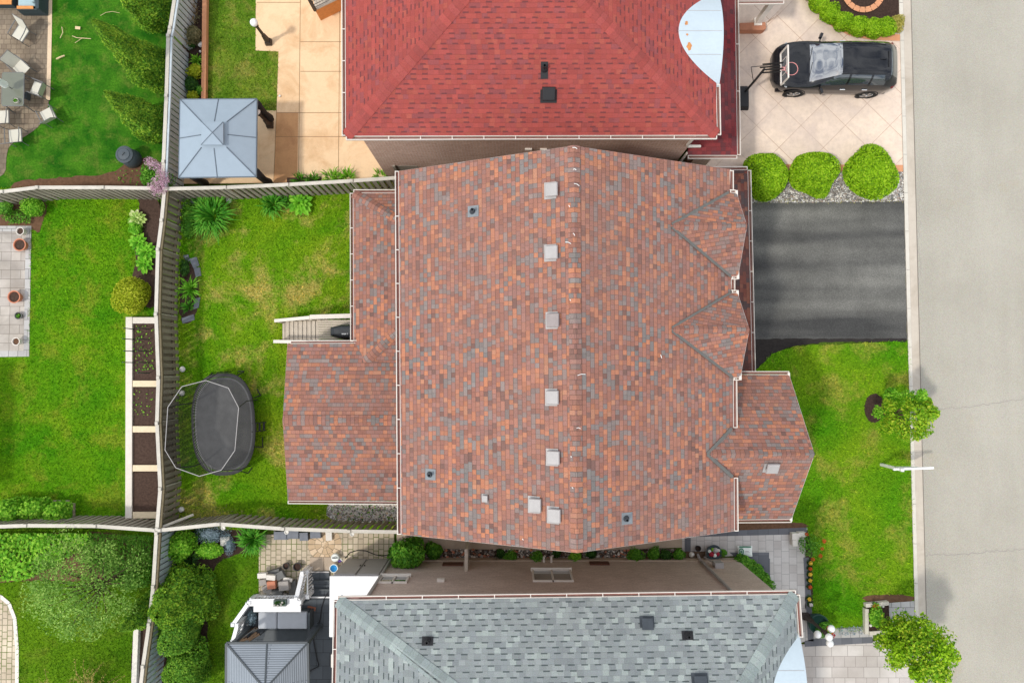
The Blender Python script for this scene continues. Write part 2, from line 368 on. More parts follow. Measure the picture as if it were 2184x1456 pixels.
M['kerb'] = concrete('kerb concrete', sc(214,208,196), sc(190,180,164), .5, .8)
M['walk'] = concrete('side path slabs', sc(190,172,152), sc(150,134,118), .6, .9)
def roadmat():
    g = G('worn pale asphalt'); o = g.obj(); f = g.noise(o, 38, 4, .85); a = g.noise(o, .25, 4, .6); b = g.noise(g.scl(o, (1, .12, 1)), 1.2, 4, .6)
    v = g.n('TexVoronoi', {'Vector': o, 'Scale': 45.0}).outputs['Color']
    col = g.mix(g.ramp(a, [(.35, (0, 0, 0)), (.65, (1, 1, 1))]), sc(184,179,166), sc(174,169,156))
    col = g.mix(g.ramp(g.noise(o, .33, 5, .65), [(.60, (0, 0, 0)), (.75, (.45, .45, .45))]), col, sc(176,160,128))
    col = g.mix(.35, col, g.ramp(b, [(.3, (.8, .8, .8)), (.7, (1, 1, 1))]), 'MULTIPLY')
    col = g.mix(.55, col, g.ramp(f, [(.3, (.25, .25, .25)), (.65, (1.2, 1.2, 1.2))]), 'MULTIPLY')
    col = g.mix(g.ramp(g.noise(o, 26, 2, .8), [(.70, (0, 0, 0)), (.76, (.5, .5, .5))]), col, sc(120,116,108))
    col = g.mix(.10, col, v, 'SOFT_LIGHT')
    return g.fin(col, .95, f, .35, .01, .1)
M['road'] = roadmat()
def drivemat():
    g = G('sealed black asphalt'); o = g.obj(); f = g.noise(o, 30, 5, .85); b = g.noise(g.scl(o, (.10, 1.0, .3)), .9, 2, .5); a = g.noise(o, 1.1, 5, .6)
    col = g.mix(g.ramp(b, [(.36, (0, 0, 0)), (.68, (1, 1, 1))]), sc(72,72,71), sc(128,127,121))
    col = g.mix(.5, col, g.ramp(a, [(.3, (.5, .5, .5)), (.65, (1, 1, 1)), (.8, (1.4, 1.4, 1.4))]), 'MULTIPLY')
    col = g.mix(.75, col, g.ramp(f, [(.3, (.25, .25, .25)), (.55, (1.0, 1.0, 1.0)), (.72, (2.0, 2.0, 2.0))]), 'MULTIPLY')
    return g.fin(col, .85, f, .3, .01, .25)
M['drive'] = drivemat()
def pebble(name, stops, s=14, ro=.8):
    g = G(name); o = g.obj(); v = g.n('TexVoronoi', {'Vector': o, 'Scale': s}); v2 = g.n('TexVoronoi', {'Vector': o, 'Scale': s}, feature='DISTANCE_TO_EDGE')
    w = g.n('TexWhiteNoise', {'Vector': v.outputs['Position']}, noise_dimensions='3D').outputs[0]
    col = g.ramp(w, stops, 'CONSTANT'); ed = g.ramp(v2.outputs[0], [(.0, (.12, .12, .12)), (.18, (1, 1, 1))])
    col = g.mix(1.0, col, ed, 'MULTIPLY')
    return g.fin(col, ro, v2.outputs[0], 1.0, .05, .2)
M['pebbles'] = pebble('river pebbles', [(0, sc(226,222,214)), (.3, sc(190,182,174)), (.55, sc(240,236,230)), (.75, sc(156,146,136)), (.9, sc(206,184,166))], 16)
M['pebbles_brown'] = pebble('brown river stones', [(0, sc(170,160,150)), (.25, sc(120,104,92)), (.5, sc(92,80,72)), (.7, sc(196,188,178)), (.85, sc(140,110,92))], 11)
M['paver_light'] = brick('pale grey pavers', sc(216,210,204), sc(196,188,182), sc(160,152,146), w=.62, h=.41, ms=.010, sq=.68, off=.4, nz=.2, big=.22, bump=.2)
M['paver_cool'] = brick('cool grey pavers', sc(218,214,210), sc(202,196,192), sc(160,156,154), w=.44, h=.30, ms=.008, sq=.7, off=.45, nz=.25, big=.25, bump=.2, rot=R(90))
M['paver_dark'] = brick('charcoal pavers', sc(120,122,128), sc(108,110,116), sc(88,88,92), w=.40, h=.6, ms=.006, off=.0, nz=.25, bump=.2)
M['paver_tan'] = brick('tan cobble pavers', sc(224,208,184), sc(204,188,164), sc(158,148,126), w=.26, h=.20, ms=.016, sq=.8, off=.5, nz=.3, big=.3, bump=.5, rot=R(90), moss=sc(104,116,60))
M['paver_old'] = brick('old stained pavers', sc(166,150,128), sc(144,128,110), sc(122,108,92), w=.26, h=.20, ms=.012, sq=.75, nz=.45, big=.4, bump=.4, stain=(sc(104,94,82), .6, .85))
M['paver_left'] = brick('weathered grey slabs', sc(206,198,188), sc(186,178,170), sc(140,132,124), w=.55, h=.36, ms=.010, sq=.7, off=.4, nz=.25, big=.35, bump=.25, stain=(sc(140,134,128), .8, .7))
M['paver_border'] = brick('grey border pavers', sc(200,198,195), sc(182,180,178), sc(120,118,116), w=.36, h=.4, ms=.010, nz=.25, big=.2, bump=.2)
M['deck_grey'] = brick('dark grey composite boards', sc(98,104,110), sc(88,94,100), sc(58,62,66), w=.5, h=.5, ms=.008, nz=.3, big=.3, bump=.3)
M['slate'] = plain('blue grey slate', sc(120,124,132), .7, .25, 5, 50)
# lawns: each keeps a soil-level sheet and a matching blade material
LAWN = {
 'west':  (sc(88,156,18), sc(126,172,26), sc(176,168,66), .5, .5, .9, 3.0),
 'north': (sc(42,108,18), sc(86,146,34), sc(136,146,66), .5, 1.1, 1.5, 11.0),
 'rear':  (sc(98,162,18), sc(148,178,36), sc(208,186,108), 1.0, .4, .5, 23.0),
 'gazebo':(sc(86,138,28), sc(136,162,54), sc(176,162,92), .7, .5, 1.0, 31.0),
 'south': (sc(88,136,20), sc(116,156,28), sc(140,140,60), .4, .45, .8, 47.0),
 'front': (sc(88,156,18), sc(138,176,34), sc(186,174,86), .8, .35, .62, 59.0)}
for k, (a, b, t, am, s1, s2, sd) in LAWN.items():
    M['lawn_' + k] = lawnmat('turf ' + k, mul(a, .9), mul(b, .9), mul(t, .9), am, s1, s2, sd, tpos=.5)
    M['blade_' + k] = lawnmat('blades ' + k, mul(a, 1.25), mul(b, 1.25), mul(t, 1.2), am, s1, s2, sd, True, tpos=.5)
M['ground'] = lawnmat('ground', sc(86,120,40), sc(112,136,50), sc(150,140,80), .5)
def L(name, *cols, tr=.3, big=.5): M[name] = leafmat(name, [(i / (len(cols) - 1), sc(*c)) for i, c in enumerate(cols)], tr, big=big)
L('leaf_lime', (74,116,10), (124,172,18), (160,204,30), (186,216,60))
L('leaf_green', (52,108,28), (92,154,42), (140,192,66))
L('leaf_dark', (30,62,24), (52,94,34), (84,128,46))
L('leaf_thuja', (52,98,26), (90,142,34), (132,176,44), (174,202,64))
L('leaf_globe', (58,108,28), (98,150,40), (146,186,58))
L('leaf_gold', (120,144,18), (172,186,36), (208,212,72))
L('leaf_tree', (104,152,60), (150,192,86), (196,222,122), tr=.4)
L('leaf_tree_dark', (88,130,50), (126,170,72), (168,204,98), tr=.4)
L('leaf_maple', (70,130,18), (120,172,28), (172,204,48), (206,214,72))
L('leaf_fresh', (70,136,28), (122,188,42), (178,222,78))
L('leaf_hosta', (76,146,30), (122,196,46), (166,220,76))
L('leaf_hosta_pale', (112,170,52), (190,216,120), (226,232,176))
L('leaf_blade', (46,116,28), (88,166,44), (140,200,70))
L('leaf_blue', (96,116,120), (130,150,160), (160,178,190))
L('leaf_grey', (90,92,60), (126,120,84), (150,140,104))
L('leaf_straw', (126,130,50), (176,168,80), (206,192,110))
L('petal_pink', (168,124,144), (204,164,184), (232,206,216), tr=.2)
L('petal_orange', (196,84,40), (224,120,60))
L('petal_yellow', (230,190,40), (246,224,110))
L('petal_red', (150,30,44), (200,60,80))
L('petal_white', (214,206,200), (240,236,230))
M['bark'] = plain('bark', sc(98,80,64), .95, .35, 8, 50, bs=.8)
M['twig'] = plain('twigs', sc(150,124,80), .9, .3)
M['dry'] = plain('dry stick', sc(216,192,150), .9, .2)
M['car'] = plain('black car paint', (.010, .011, .014), .18, .3, 2, 14, 0.0, .3, .35, bs=.0)
def glassy(name, c, ro=.05, ior=1.5):
    g = G(name); g.b.inputs['IOR'].default_value = ior; return g.fin(c, ro, None, spec=.9, coat=1.0)
M['car_glass'] = glassy('tinted car glass', (.03, .04, .05)); M['screen_glass'] = glassy('coated windscreen glass', (.03, .04, .05), .03, 2.4)
M['glass'] = glassy('window glass', (.05, .06, .055))
M['tyre'] = plain('tyre', (.015, .015, .015), .9)
M['alloy'] = plain('alloy rim', (.45, .45, .46), .3, .1, metal=.9)
M['chrome'] = plain('chrome', (.7, .7, .7), .15, .05, metal=1.0)
M['lampglass'] = plain('headlamp lens', (.35, .38, .4), .1, .1, spec=.8)
M['tail'] = plain('tail lamp', (.15, .01, .01), .2, .1, spec=.6)
M['canopy'] = plain('blue grey canopy', sc(150,164,176), .75, .06, 3, 60)
M['canopy_seam'] = plain('canopy seam', sc(96,106,116), .8, .1)
M['rib_roof'] = brick('ribbed grey metal roof', sc(150,158,166), sc(146,154,162), sc(104,110,118), w=50, h=.075, ms=.012, nz=.1, big=.1, bump=.6, uvs=True, ro=.5)
M['charcoal'] = plain('charcoal metal', sc(74,80,84), .5, .15)
M['globe'] = plain('white lamp globe', (.86, .86, .86), .3, .02)
M['globe_brown'] = plain('iron lamp post', sc(58,48,44), .5, .2)
M['cushion'] = plain('grey cushion', sc(184,188,194), .9, .08, 4, 80)
M['teal'] = plain('pale teal cushion', sc(160,182,186), .9, .06)
M['wicker'] = plain('dark wicker', sc(60,72,76), .8, .4, 30, 90)
M['sling'] = plain('beige sling fabric', sc(204,200,186), .85, .08, 4, 80)
M['chair_frame'] = plain('grey chair tube', sc(112,112,112), .5, .1)
M['glass_table'] = plain('smoked glass table top', sc(112,116,102), .15, .08, spec=.6)
M['terracotta'] = plain('terracotta pot', sc(196,128,100), .8, .1)
M['bin'] = plain('dark grey bin', sc(78,86,92), .4, .12)
M['mat'] = plain('trampoline mat', sc(86,86,86), .9, .35, 2.2, 40)
M['pad'] = plain('dark trampoline frame', sc(58,58,58), .7, .2)
def netmat():
    g = G('safety net'); g.fin((.03, .03, .03), .9)
    t = g.n('BsdfTransparent'); ms = g.n('MixShader', {0: .38, 1: t.outputs[0], 2: g.b.outputs[0]}); g.t.links.new(ms.outputs[0], g.out.inputs[0]); return g.m
M['net'] = netmat()
def clearmat():
    g = G('clear acrylic'); g.fin((.7, .75, .78), .05, None, spec=.6)
    t = g.n('BsdfTransparent'); ms = g.n('MixShader', {0: .10, 1: t.outputs[0], 2: g.b.outputs[0]}); g.t.links.new(ms.outputs[0], g.out.inputs[0]); return g.m
M['acrylic'] = clearmat()
M['rim_pink'] = plain('faded red hoop', sc(226,150,146), .6, .08)
M['cover'] = plain('black vinyl cover', sc(52,55,58), .55, .12)
M['block'] = plain('grey concrete block', sc(160,154,148), .9, .2, 5, 60)
M['block_dark'] = plain('dark concrete block', sc(112,112,110), .9, .2, 5, 60)
M['tan_stone'] = plain('tan stone', sc(214,190,160), .9, .15)
M['block_pale'] = plain('pale stone', sc(222,216,206), .85, .12, 5, 60)
M['blue'] = plain('bright blue plastic', sc(60,150,205), .4, .1)
M['purple'] = plain('purple plastic', sc(96,64,150), .5, .1)
M['green_plastic'] = plain('dark green plastic', sc(36,66,58), .4, .15)
M['green_print'] = plain('green print', sc(70,130,104), .6, .1)
M['bag'] = plain('white bag', sc(228,232,226), .6, .08)
M['stone_white'] = plain('white garden light', (.75, .73, .68), .5, .1)
M['caulk'] = plain('white caulk', (.85, .83, .8), .6, .05)
M['ink'] = plain('white lettering', (.8, .8, .8), .6, .03)
# ================================================================ ground
def pip(pts, poly):
    x, y = pts[:, 0], pts[:, 1]; ins = np.zeros(len(pts), bool); n = len(poly)
    for i in range(n):
        x1, y1 = poly[i][:2]; x2, y2 = poly[(i + 1) % n][:2]
        c = ((y1 > y) != (y2 > y)) & (x < (x2 - x1) * (y - y1) / (y2 - y1 + 1e-12) + x1); ins ^= c
    return ins
def wpoly(px): return [tuple(P(x, y, 0)[:2]) for x, y in px]
def sample(px, dens, excl=(), world=False):
    poly = px if world else wpoly(px); a = np.array(poly); lo, hi = a.min(0)[:2], a.max(0)[:2]
    n = int((hi[0] - lo[0]) * (hi[1] - lo[1]) * dens)
    q = RNG.uniform(lo, hi, (n, 2)); q = q[pip(q, poly)]
    for e in excl: q = q[~pip(q, e if isinstance(e[0][0], float) else wpoly(e))]
    return q
def tri_mesh(name, V, nper, mat):               # V: (n, nper, 3) one small face each
    n = len(V); me = bpy.data.meshes.new(name); me.vertices.add(n * nper); me.vertices.foreach_set('co', V.reshape(-1).astype('f'))
    me.loops.add(n * nper); me.loops.foreach_set('vertex_index', np.arange(n * nper, dtype='i'))
    me.polygons.add(n); me.polygons.foreach_set('loop_start', np.arange(0, n * nper, nper, dtype='i'))
    me.polygons.foreach_set('loop_total', np.full(n, nper, dtype='i'))
    me.materials.append(mat); me.update(calc_edges=True); return me
def grass(px, key, label, excl=(), dens=520, h=.07):
    q = sample(px, dens, excl); n = len(q)
    ang = RNG.uniform(0, 2 * np.pi, n); hh = h * RNG.uniform(.5, 1.4, n); w = RNG.uniform(.010, .022, n); le = RNG.uniform(.3, 1.3, n) * hh; la = RNG.uniform(0, 2 * np.pi, n)
    V = np.zeros((n, 3, 3)); c, s = np.cos(ang), np.sin(ang)
    V[:, 0, 0] = q[:, 0] - c * w; V[:, 0, 1] = q[:, 1] - s * w; V[:, 1, 0] = q[:, 0] + c * w; V[:, 1, 1] = q[:, 1] + s * w
    V[:, 2, 0] = q[:, 0] + np.cos(la) * le; V[:, 2, 1] = q[:, 1] + np.sin(la) * le; V[:, 2, 2] = hh
    o = link_mesh('grass', tri_mesh('grass', V, 3, M['blade_' + key])); tag(o, label, 'grass', kind='stuff'); return o
def stones(name, px, n, size, mats, label, cat, z=0.02, kind='stuff', flat=.6):
    poly = wpoly(px); q = sample(px, n); mb = MB()
    for x, y in q:
        r = size * random.uniform(.5, 1.3); a = random.uniform(0, 6.28); vs = []
        for k in range(6):
            t = a + k * 1.047; rr = r * random.uniform(.75, 1.15); vs.append((x + rr * math.cos(t), y + rr * math.sin(t) * .8, z))
        for k in range(6):
            t = a + k * 1.047; rr = r * random.uniform(.45, .7); vs.append((x + rr * math.cos(t), y + rr * math.sin(t) * .8, z + r * flat * random.uniform(.7, 1.1)))
        mb.add(vs, [(6, 7, 8, 9, 10, 11)] + [(i, (i + 1) % 6, 6 + (i + 1) % 6, 6 + i) for i in range(6)], random.randrange(len(mats)))
    return solo(name, mb, mats, label, cat, kind=kind)
def ribbon(mb, pts, w, z, mi=0):
    for i in range(len(pts) - 1):
        a, b = Vector(pts[i][:2]), Vector(pts[i + 1][:2]); t = (b - a)
        if t.length < 1e-5: continue
        t.normalize(); r = Vector((-t.y, t.x)) * w / 2
        mb.quad([(*(a - r), z), (*(b - r), z), (*(b + r), z), (*(a + r), z)], mi)
def jag(px, amp=.05, n=10):
    out = []; p = [P(*q) for q in px]
    for i in range(len(p) - 1):
        for k in range(n):
            q = p[i].lerp(p[i + 1], k / n); out.append((q.x + random.uniform(-amp, amp), q.y + random.uniform(-amp, amp)))
    return out
g0 = MB().quad([(-260, -260, -.07), (260, -260, -.07), (260, 260, -.07), (-260, 260, -.07)])
solo('ground', g0, M['ground'], 'wide grassy ground under the whole neighbourhood', 'ground', kind='structure')
# road and kerb, extended along their own line
def ext(p, q, y): t = (y - p.y) / (q.y - p.y); return Vector((p.x + (q.x - p.x) * t, y, 0))
k0, k1 = P(1917, 0), P(1950, 1280); e0, e1 = P(1943, 0), P(1975, 1280)
ya, yb = -120, 130
rd = MB(); a, b = ext(e0, e1, ya), ext(e0, e1, yb)
rd.prism([(a.x, ya), (a.x + 12, ya), (b.x + 12, yb), (b.x, yb)], -.06, -.005)
for c, w in (([(1990, 872), (2060, 868), (2120, 860), (2190, 850)], .022), ([(1976, 1184), (2060, 1181), (2120, 1174), (2190, 1172)], .025), ([(1962, 470), (1957, 520), (1964, 565), (1958, 620)], .012), ([(1965, 330), (1962, 400), (1960, 470)], .01)):
    ribbon(rd, jag(c, .05, 14), w, -.001, 1)
solo('road', rd, [M['road'], plain('road crack', sc(150,144,138), .95, .2)], 'wide worn pale grey asphalt street with hairline cracks', 'road', kind='structure')
kb = MB(); N = 80
prof = [(0, -.05), (0, .035), (.30, .03), (.36, -.005), (1.0, .006)]
ka = ext(k0, k1, ya); kbb = ext(k0, k1, yb); ea = ext(e0, e1, ya); eb = ext(e0, e1, yb)
vs = []
for (A, B, y) in ((ka, ea, ya), (kbb, eb, yb)):
    for t, z in prof: p = A.lerp(B, t); vs.append((p.x, y, z))
kb.add(vs, [(i, i + 1, 6 + i, 5 + i) for i in range(2)]); kb.add(vs, [(i, i + 1, 6 + i, 5 + i) for i in (2, 3)], 2)
for i in range(60):
    y = -45 + i * 1.53; p, q = ext(k0, k1, y), ext(e0, e1, y)
    kb.quad([(p.x, y, .039), (p.lerp(q, .3).x, y, .036), (p.lerp(q, .3).x, y + .012, .036), (p.x, y + .012, .039)], 1)
j = MB(); a, b = ext(e0, e1, ya), ext(e0, e1, yb)
kb.quad([(a.x - .02, ya, .010), (a.x + .01, ya, .010), (b.x + .01, yb, .010), (b.x - .02, yb, .010)], 1)
solo('kerb', kb, [M['kerb'], plain('kerb joint', sc(120,112,104), .95, .2), concrete('gutter pan', sc(200,190,176), sc(166,152,134), .7, .5)], 'pale concrete kerb with a shallow gutter along the street', 'kerb', kind='structure')
# lawns
LW = [(-60, 400), (338, 400), (338, 700), (332, 1125), (-60, 1125)]
LN = [(-60, -80), (362, -80), (356, 200), (345, 392), (-60, 405)]
LR = [(382, 400), (860, 385), (870, 1130), (380, 1130)]
LG = [(440, -60), (546, -60), (545, 108), (594, 110), (590, 240), (440, 240)]
LS = [(-60, 1128), (330, 1128), (318, 1500), (-60, 1500)]
LS2 = [(350, 1170), (552, 1170), (552, 1275), (490, 1500), (340, 1500)]
LF = [(1585, 770), (1612, 790), (1645, 752), (1700, 738), (1938, 726), (1950, 1282), (1844, 1284), (1842, 1345), (1738, 1345), (1724, 1310), (1720, 1115), (1560, 1125), (1560, 800)]
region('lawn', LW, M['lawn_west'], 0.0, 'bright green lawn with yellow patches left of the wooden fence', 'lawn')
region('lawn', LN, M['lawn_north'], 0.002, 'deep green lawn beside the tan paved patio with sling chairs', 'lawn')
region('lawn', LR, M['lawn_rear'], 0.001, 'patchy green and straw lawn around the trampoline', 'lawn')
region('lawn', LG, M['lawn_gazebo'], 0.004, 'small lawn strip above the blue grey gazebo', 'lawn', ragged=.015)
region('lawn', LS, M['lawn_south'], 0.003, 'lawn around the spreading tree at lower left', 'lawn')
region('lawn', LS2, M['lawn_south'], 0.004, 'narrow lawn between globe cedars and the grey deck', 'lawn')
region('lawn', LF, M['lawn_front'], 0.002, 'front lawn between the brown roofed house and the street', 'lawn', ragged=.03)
# far left yard paving
PN = chaikin([(-60, -80), (112, -80), (110, 60), (108, 150), (106, 215), (92, 262), (60, 288), (22, 306), (13, 330), (12, 380), (-60, 384)], 2)
region('patio', PN, M['paver_old'], .016, 'old stained tan paver patio under the sling chairs', 'patio')
ed = MB(); ribbon(ed, [P(x, y)[:2] for x, y in [(108, -60), (107, 60), (105, 150), (103, 214)]], .16, .021)
solo('patio_edging', ed, M['tan_stone'], 'pale curved edging course along the old paver patio', 'edging', kind='structure')
PW = [(-60, 482), (67, 482), (62, 760), (-60, 762)]
region('patio', PW, M['paver_left'], .020, 'weathered pale grey slab patio holding flower pots', 'patio')
bd = MB()
for a_, b_, c_, d_ in (((56, 482), (67, 482), (62, 760), (51, 760)), ((-60, 748), (51, 748), (51, 760), (-60, 762)), ((-60, 482), (56, 482), (56, 494), (-60, 493))):
    bd.prism([tuple(P(*q)[:2]) for q in (a_, b_, c_, d_)], 0, .025)
solo('patio_border', bd, M['paver_border'], 'darker grey border course of the slab patio', 'paving', kind='structure')
# soil beds
SB = {}
def bed(key, px, mat, z, label, sm=2, rg=.04): SB[key] = px; return region('soil_bed', px, mat, z, label, 'soil bed', smooth=sm, ragged=rg)
bed('n', [(14, 412), (25, 388), (120, 378), (235, 374), (262, 350), (300, 338), (345, 335), (345, 398), (200, 404), (60, 410)], M['soil_brown'], .010, 'bare brown soil strip along the top left fence')
bed('w1', [(262, 412), (300, 425), (292, 470), (285, 530), (292, 560), (282, 590), (285, 640), (330, 668), (345, 600), (350, 408)], M['soil'], .011, 'dark soil bed with hostas against the fence')
bed('w2', [(-60, 425), (60, 420), (105, 430), (92, 470), (84, 500), (60, 484), (-60, 482)], M['soil_brown'], .012, 'weedy soil corner above the slab patio')
bed('g', [(392, -60), (436, -60), (434, 214), (386, 214)], M['mulch'], .012, 'dark planting bed behind the orange edging board', 0, .02)
bed('r', [(382, 560), (412, 560), (425, 600), (424, 650), (410, 690), (382, 692)], M['soil'], .009, 'soil pocket around the spiky plant by the fence')
bed('s', [(345, 1135), (560, 1125), (560, 1165), (520, 1180), (470, 1190), (430, 1260), (445, 1340), (440, 1456), (330, 1500), (338, 1250)], M['mulch'], .010, 'mulched bed with cedars and perennials')
bed('s2', [(-60, 1140), (330, 1130), (322, 1220), (200, 1240), (60, 1235), (-60, 1250)], M['soil_brown'], .010, 'shaded soil under the ground cover')
bed('s3', [(282, 1320), (330, 1320), (315, 1500), (280, 1500)], M['soil'], .011, 'narrow soil strip beside the fence at lower left')
bed('f', [(1560, 1112), (1722, 1112), (1724, 1128), (1560, 1134)], M['soil_brown'], .013, 'thin soil strip under the front gable eave')
bed('f2', [(1722, 1130), (1732, 1180), (1733, 1300), (1730, 1318), (1718, 1318), (1718, 1130)], M['soil'], .014, 'narrow flower border beside the grey walkway', 0)
bed('f3', [(1840, 1265), (1952, 1268), (1952, 1284), (1840, 1286)], M['soil_brown'], .012, 'bare soil patch above the small planter box')
bed('ring', [(1842, 870), (1850, 845), (1868, 836), (1884, 850), (1886, 880), (1872, 902), (1850, 898)], M['mulch'], .013, 'dark mulch ring around the young street tree', 2, .02)
# gazebo yard concrete
PC = [(546, -60), (860, -60), (860, 384), (600, 390), (380, 392), (378, 382), (440, 236), (590, 236), (594, 110), (545, 108)]
region('patio', PC, M['patio_concrete'], .014, 'peach concrete patio behind the red roofed house', 'patio')
jn = MB()
for a_, b_ in (((641, -20), (637, 380)), ((590, 236), (584, 390)), ((725, 10), (722, 372)), ((548, 6), (640, 6)), ((641, 90), (735, 90)), ((641, 153), (735, 153)), ((590, 241), (738, 241)), ((588, 292), (740, 292))):
    ribbon(jn, [P(*a_)[:2], P(*b_)[:2]], .022, .018)
solo('patio_joint', jn, M['joint'], 'thin control joints cut in the peach patio', 'joint', kind='structure')
region('patio_patch', [(590, 240), (636, 240), (634, 388), (584, 390)], M['patio_wet'], .0165, 'browner stained slab of the patio beside the gazebo', 'paving')
# slabs, gravel, side path
region('path', [(846, 1138), (1480, 1132), (1482, 1166), (1240, 1174), (846, 1168)], M['walk'], .012, 'tan concrete side path between the two houses', 'path')
region('path', [(1455, 1138), (1722, 1126), (1722, 1146), (1718, 1190), (1728, 1320), (1735, 1362), (1700, 1372), (1640, 1280), (1568, 1185), (1455, 1188)], M['paver_cool'], .014, 'cool grey paver walkway around the grey roofed house', 'path')
bk = MB()
for q in ([(1480, 1134), (1720, 1124), (1721, 1138), (1480, 1144)], [(1713, 1188), (1725, 1188), (1735, 1366), (1723, 1366)], [(1460, 1146), (1473, 1146), (1473, 1176), (1460, 1176)], [(1555, 1177), (1640, 1177), (1640, 1190), (1572, 1190)], [(1716, 1366), (1735, 1361), (1860, 1357), (1861, 1370), (1716, 1378)], [(1592, 1190), (1642, 1190), (1642, 1260), (1640, 1262)]):
    bk.prism([tuple(P(*s)[:2]) for s in q], 0, .0185)
solo('paving_border', bk, M['paver_dark'], 'charcoal border bricks edging the grey walkway', 'paving', kind='structure')
region('driveway', [(1700, 1374), (1861, 1368), (1962, 1340), (1990, 1560), (1700, 1560)], M['paver_light'], .015, 'pale paver driveway of the grey roofed house', 'driveway')
region('path', [(1735, 1340), (1862, 1336), (1862, 1360), (1735, 1366)], M['paver_border'], .0165, 'pale slab strip below the blue flower row', 'path')
region('path', [(1895, 1285), (1951, 1281), (1954, 1345), (1895, 1345)], M['paver_border'], .0165, 'small square of pale slabs beside the kerb', 'path')
region('patio', [(552, 1140), (840, 1130), (845, 1212), (552, 1300)], M['paver_tan'], .013, 'weedy tan cobble patio behind the grey roofed house', 'patio')
pv = MB()
c_ = P(693, 1160); pv.prism([(c_.x + .66 * math.cos(k * .2618), c_.y + .66 * math.sin(k * .2618)) for k in range(24)], 0, .0155, 2)
for r0, r1, n in ((0, .13, 6), (.15, .38, 10), (.40, .64, 16)):
    for i in range(n):
        t0, t1 = 2 * math.pi * (i + .06) / n, 2 * math.pi * (i + .94) / n; m = (t0 + t1) / 2
        pts = [(c_.x + r * math.cos(t), c_.y + r * math.sin(t)) for r, t in ((r0, t0), (r1, t0), (r1 * 1.03, m), (r1, t1), (r0, t1))]
        if r0 == 0: pts = pts[1:4] + [(c_.x, c_.y)]
        pv.prism(pts, 0, .019, random.randrange(2))
solo('paver_circle', pv, [M['tan_stone'], plain('tan circle paver', sc(196,170,138), .9, .15), plain('rosette joint sand', sc(128,114,94), .95, .3)], 'round rosette of tan pavers set in the cobble patio', 'paving', kind='structure')
sl2 = MB()
for q in ([(661, 1187), (691, 1187), (691, 1216), (661, 1216)], [(692, 1187), (722, 1187), (722, 1216), (692, 1216)]): sl2.prism([tuple(P(*s)[:2]) for s in q], 0, .05)
solo('stone_slab', sl2, M['walk'], 'two large square slabs at the foot of the deck steps', 'paving', kind='structure', bevel=.01)
# front of the red house: stamped drive
PD = [(1560, -60), (1916, -60), (1926, 360), (1926, 362), (1580, 372), (1470, 350), (1470, 325)]
region('driveway', PD, M['stamped'], .012, 'pale stamped concrete driveway with diagonal joints under the black car', 'driveway')
region('edging', [(1590, 350), (1926, 352), (1926, 366), (1590, 366)], M['terracotta_edge'], .016, 'terracotta band along the lower edge of the stamped driveway', 'edging')
region('gravel', [(1585, 364), (1927, 364), (1930, 436), (1590, 438)], M['pebbles'], .010, 'grey pebble bed under the three round shrubs', 'gravel', kind='stuff')
stones('gravel', [(1600, 366), (1925, 366), (1927, 428), (1600, 428)], 90, .045, [M['block_pale'], M['block'], M['block_dark']], 'loose grey and white pebbles between the round shrubs', 'gravel', .012)
region('driveway', [(1580, 433), (1928, 430), (1934, 722), (1585, 722)], M['drive'], .011, 'freshly sealed black asphalt driveway of the brown roofed house', 'driveway', ragged=.02)
region('soil_strip', [(1582, 716), (1934, 716), (1934, 728), (1760, 730), (1690, 738), (1645, 755), (1618, 785), (1582, 800)], M['tar'], .009, 'strip of fresh black soil along the asphalt driveway', 'soil', ragged=.03)
region('gravel', [(700, 1066), (856, 1066), (856, 1116), (705, 1112), (695, 1090)], M['pebbles'], .009, 'pale pebble patch with weeds beside the rear extension', 'gravel', kind='stuff', smooth=1, ragged=.05)
stones('gravel', [(703, 1070), (852, 1070), (852, 1112), (708, 1110)], 160, .045, [M['block_pale'], M['block_pale'], M['block_pale'], M['tan_stone']], 'scattered pale pebbles below the rear extension eave', 'gravel', .01)
region('gravel', [(900, 1168), (1470, 1170), (1470, 1196), (900, 1196)], M['pebbles_brown'], .010, 'brown river stone strip along the grey roofed house', 'gravel', kind='stuff')
stones('gravel', [(930, 1171), (1460, 1172), (1460, 1192), (930, 1192)], 80, .06, [M['block'], M['block_dark'], M['block_pale'], M['terracotta']], 'loose river stones along the tan house wall', 'gravel', .012)
# slate stepping stones
for q, n in (([(391, 545), (402, 543), (406, 556), (398, 562)], 'top'), ([(404, 552), (420, 548), (426, 566), (414, 574)], 'second'), ([(414, 572), (427, 570), (430, 588), (418, 592)], 'third'), ([(416, 636), (428, 634), (424, 656), (413, 660)], 'fourth'), ([(388, 678), (414, 670), (416, 682), (390, 690)], 'lowest')):
    solo('stepping_stone', MB().prism([tuple(P(*s)[:2]) for s in q], 0, .045), M['slate'], f'{n} blue grey slate stone in the curve by the fence, counted down the photo', 'stone', 'slate edging stones', bevel=.01)
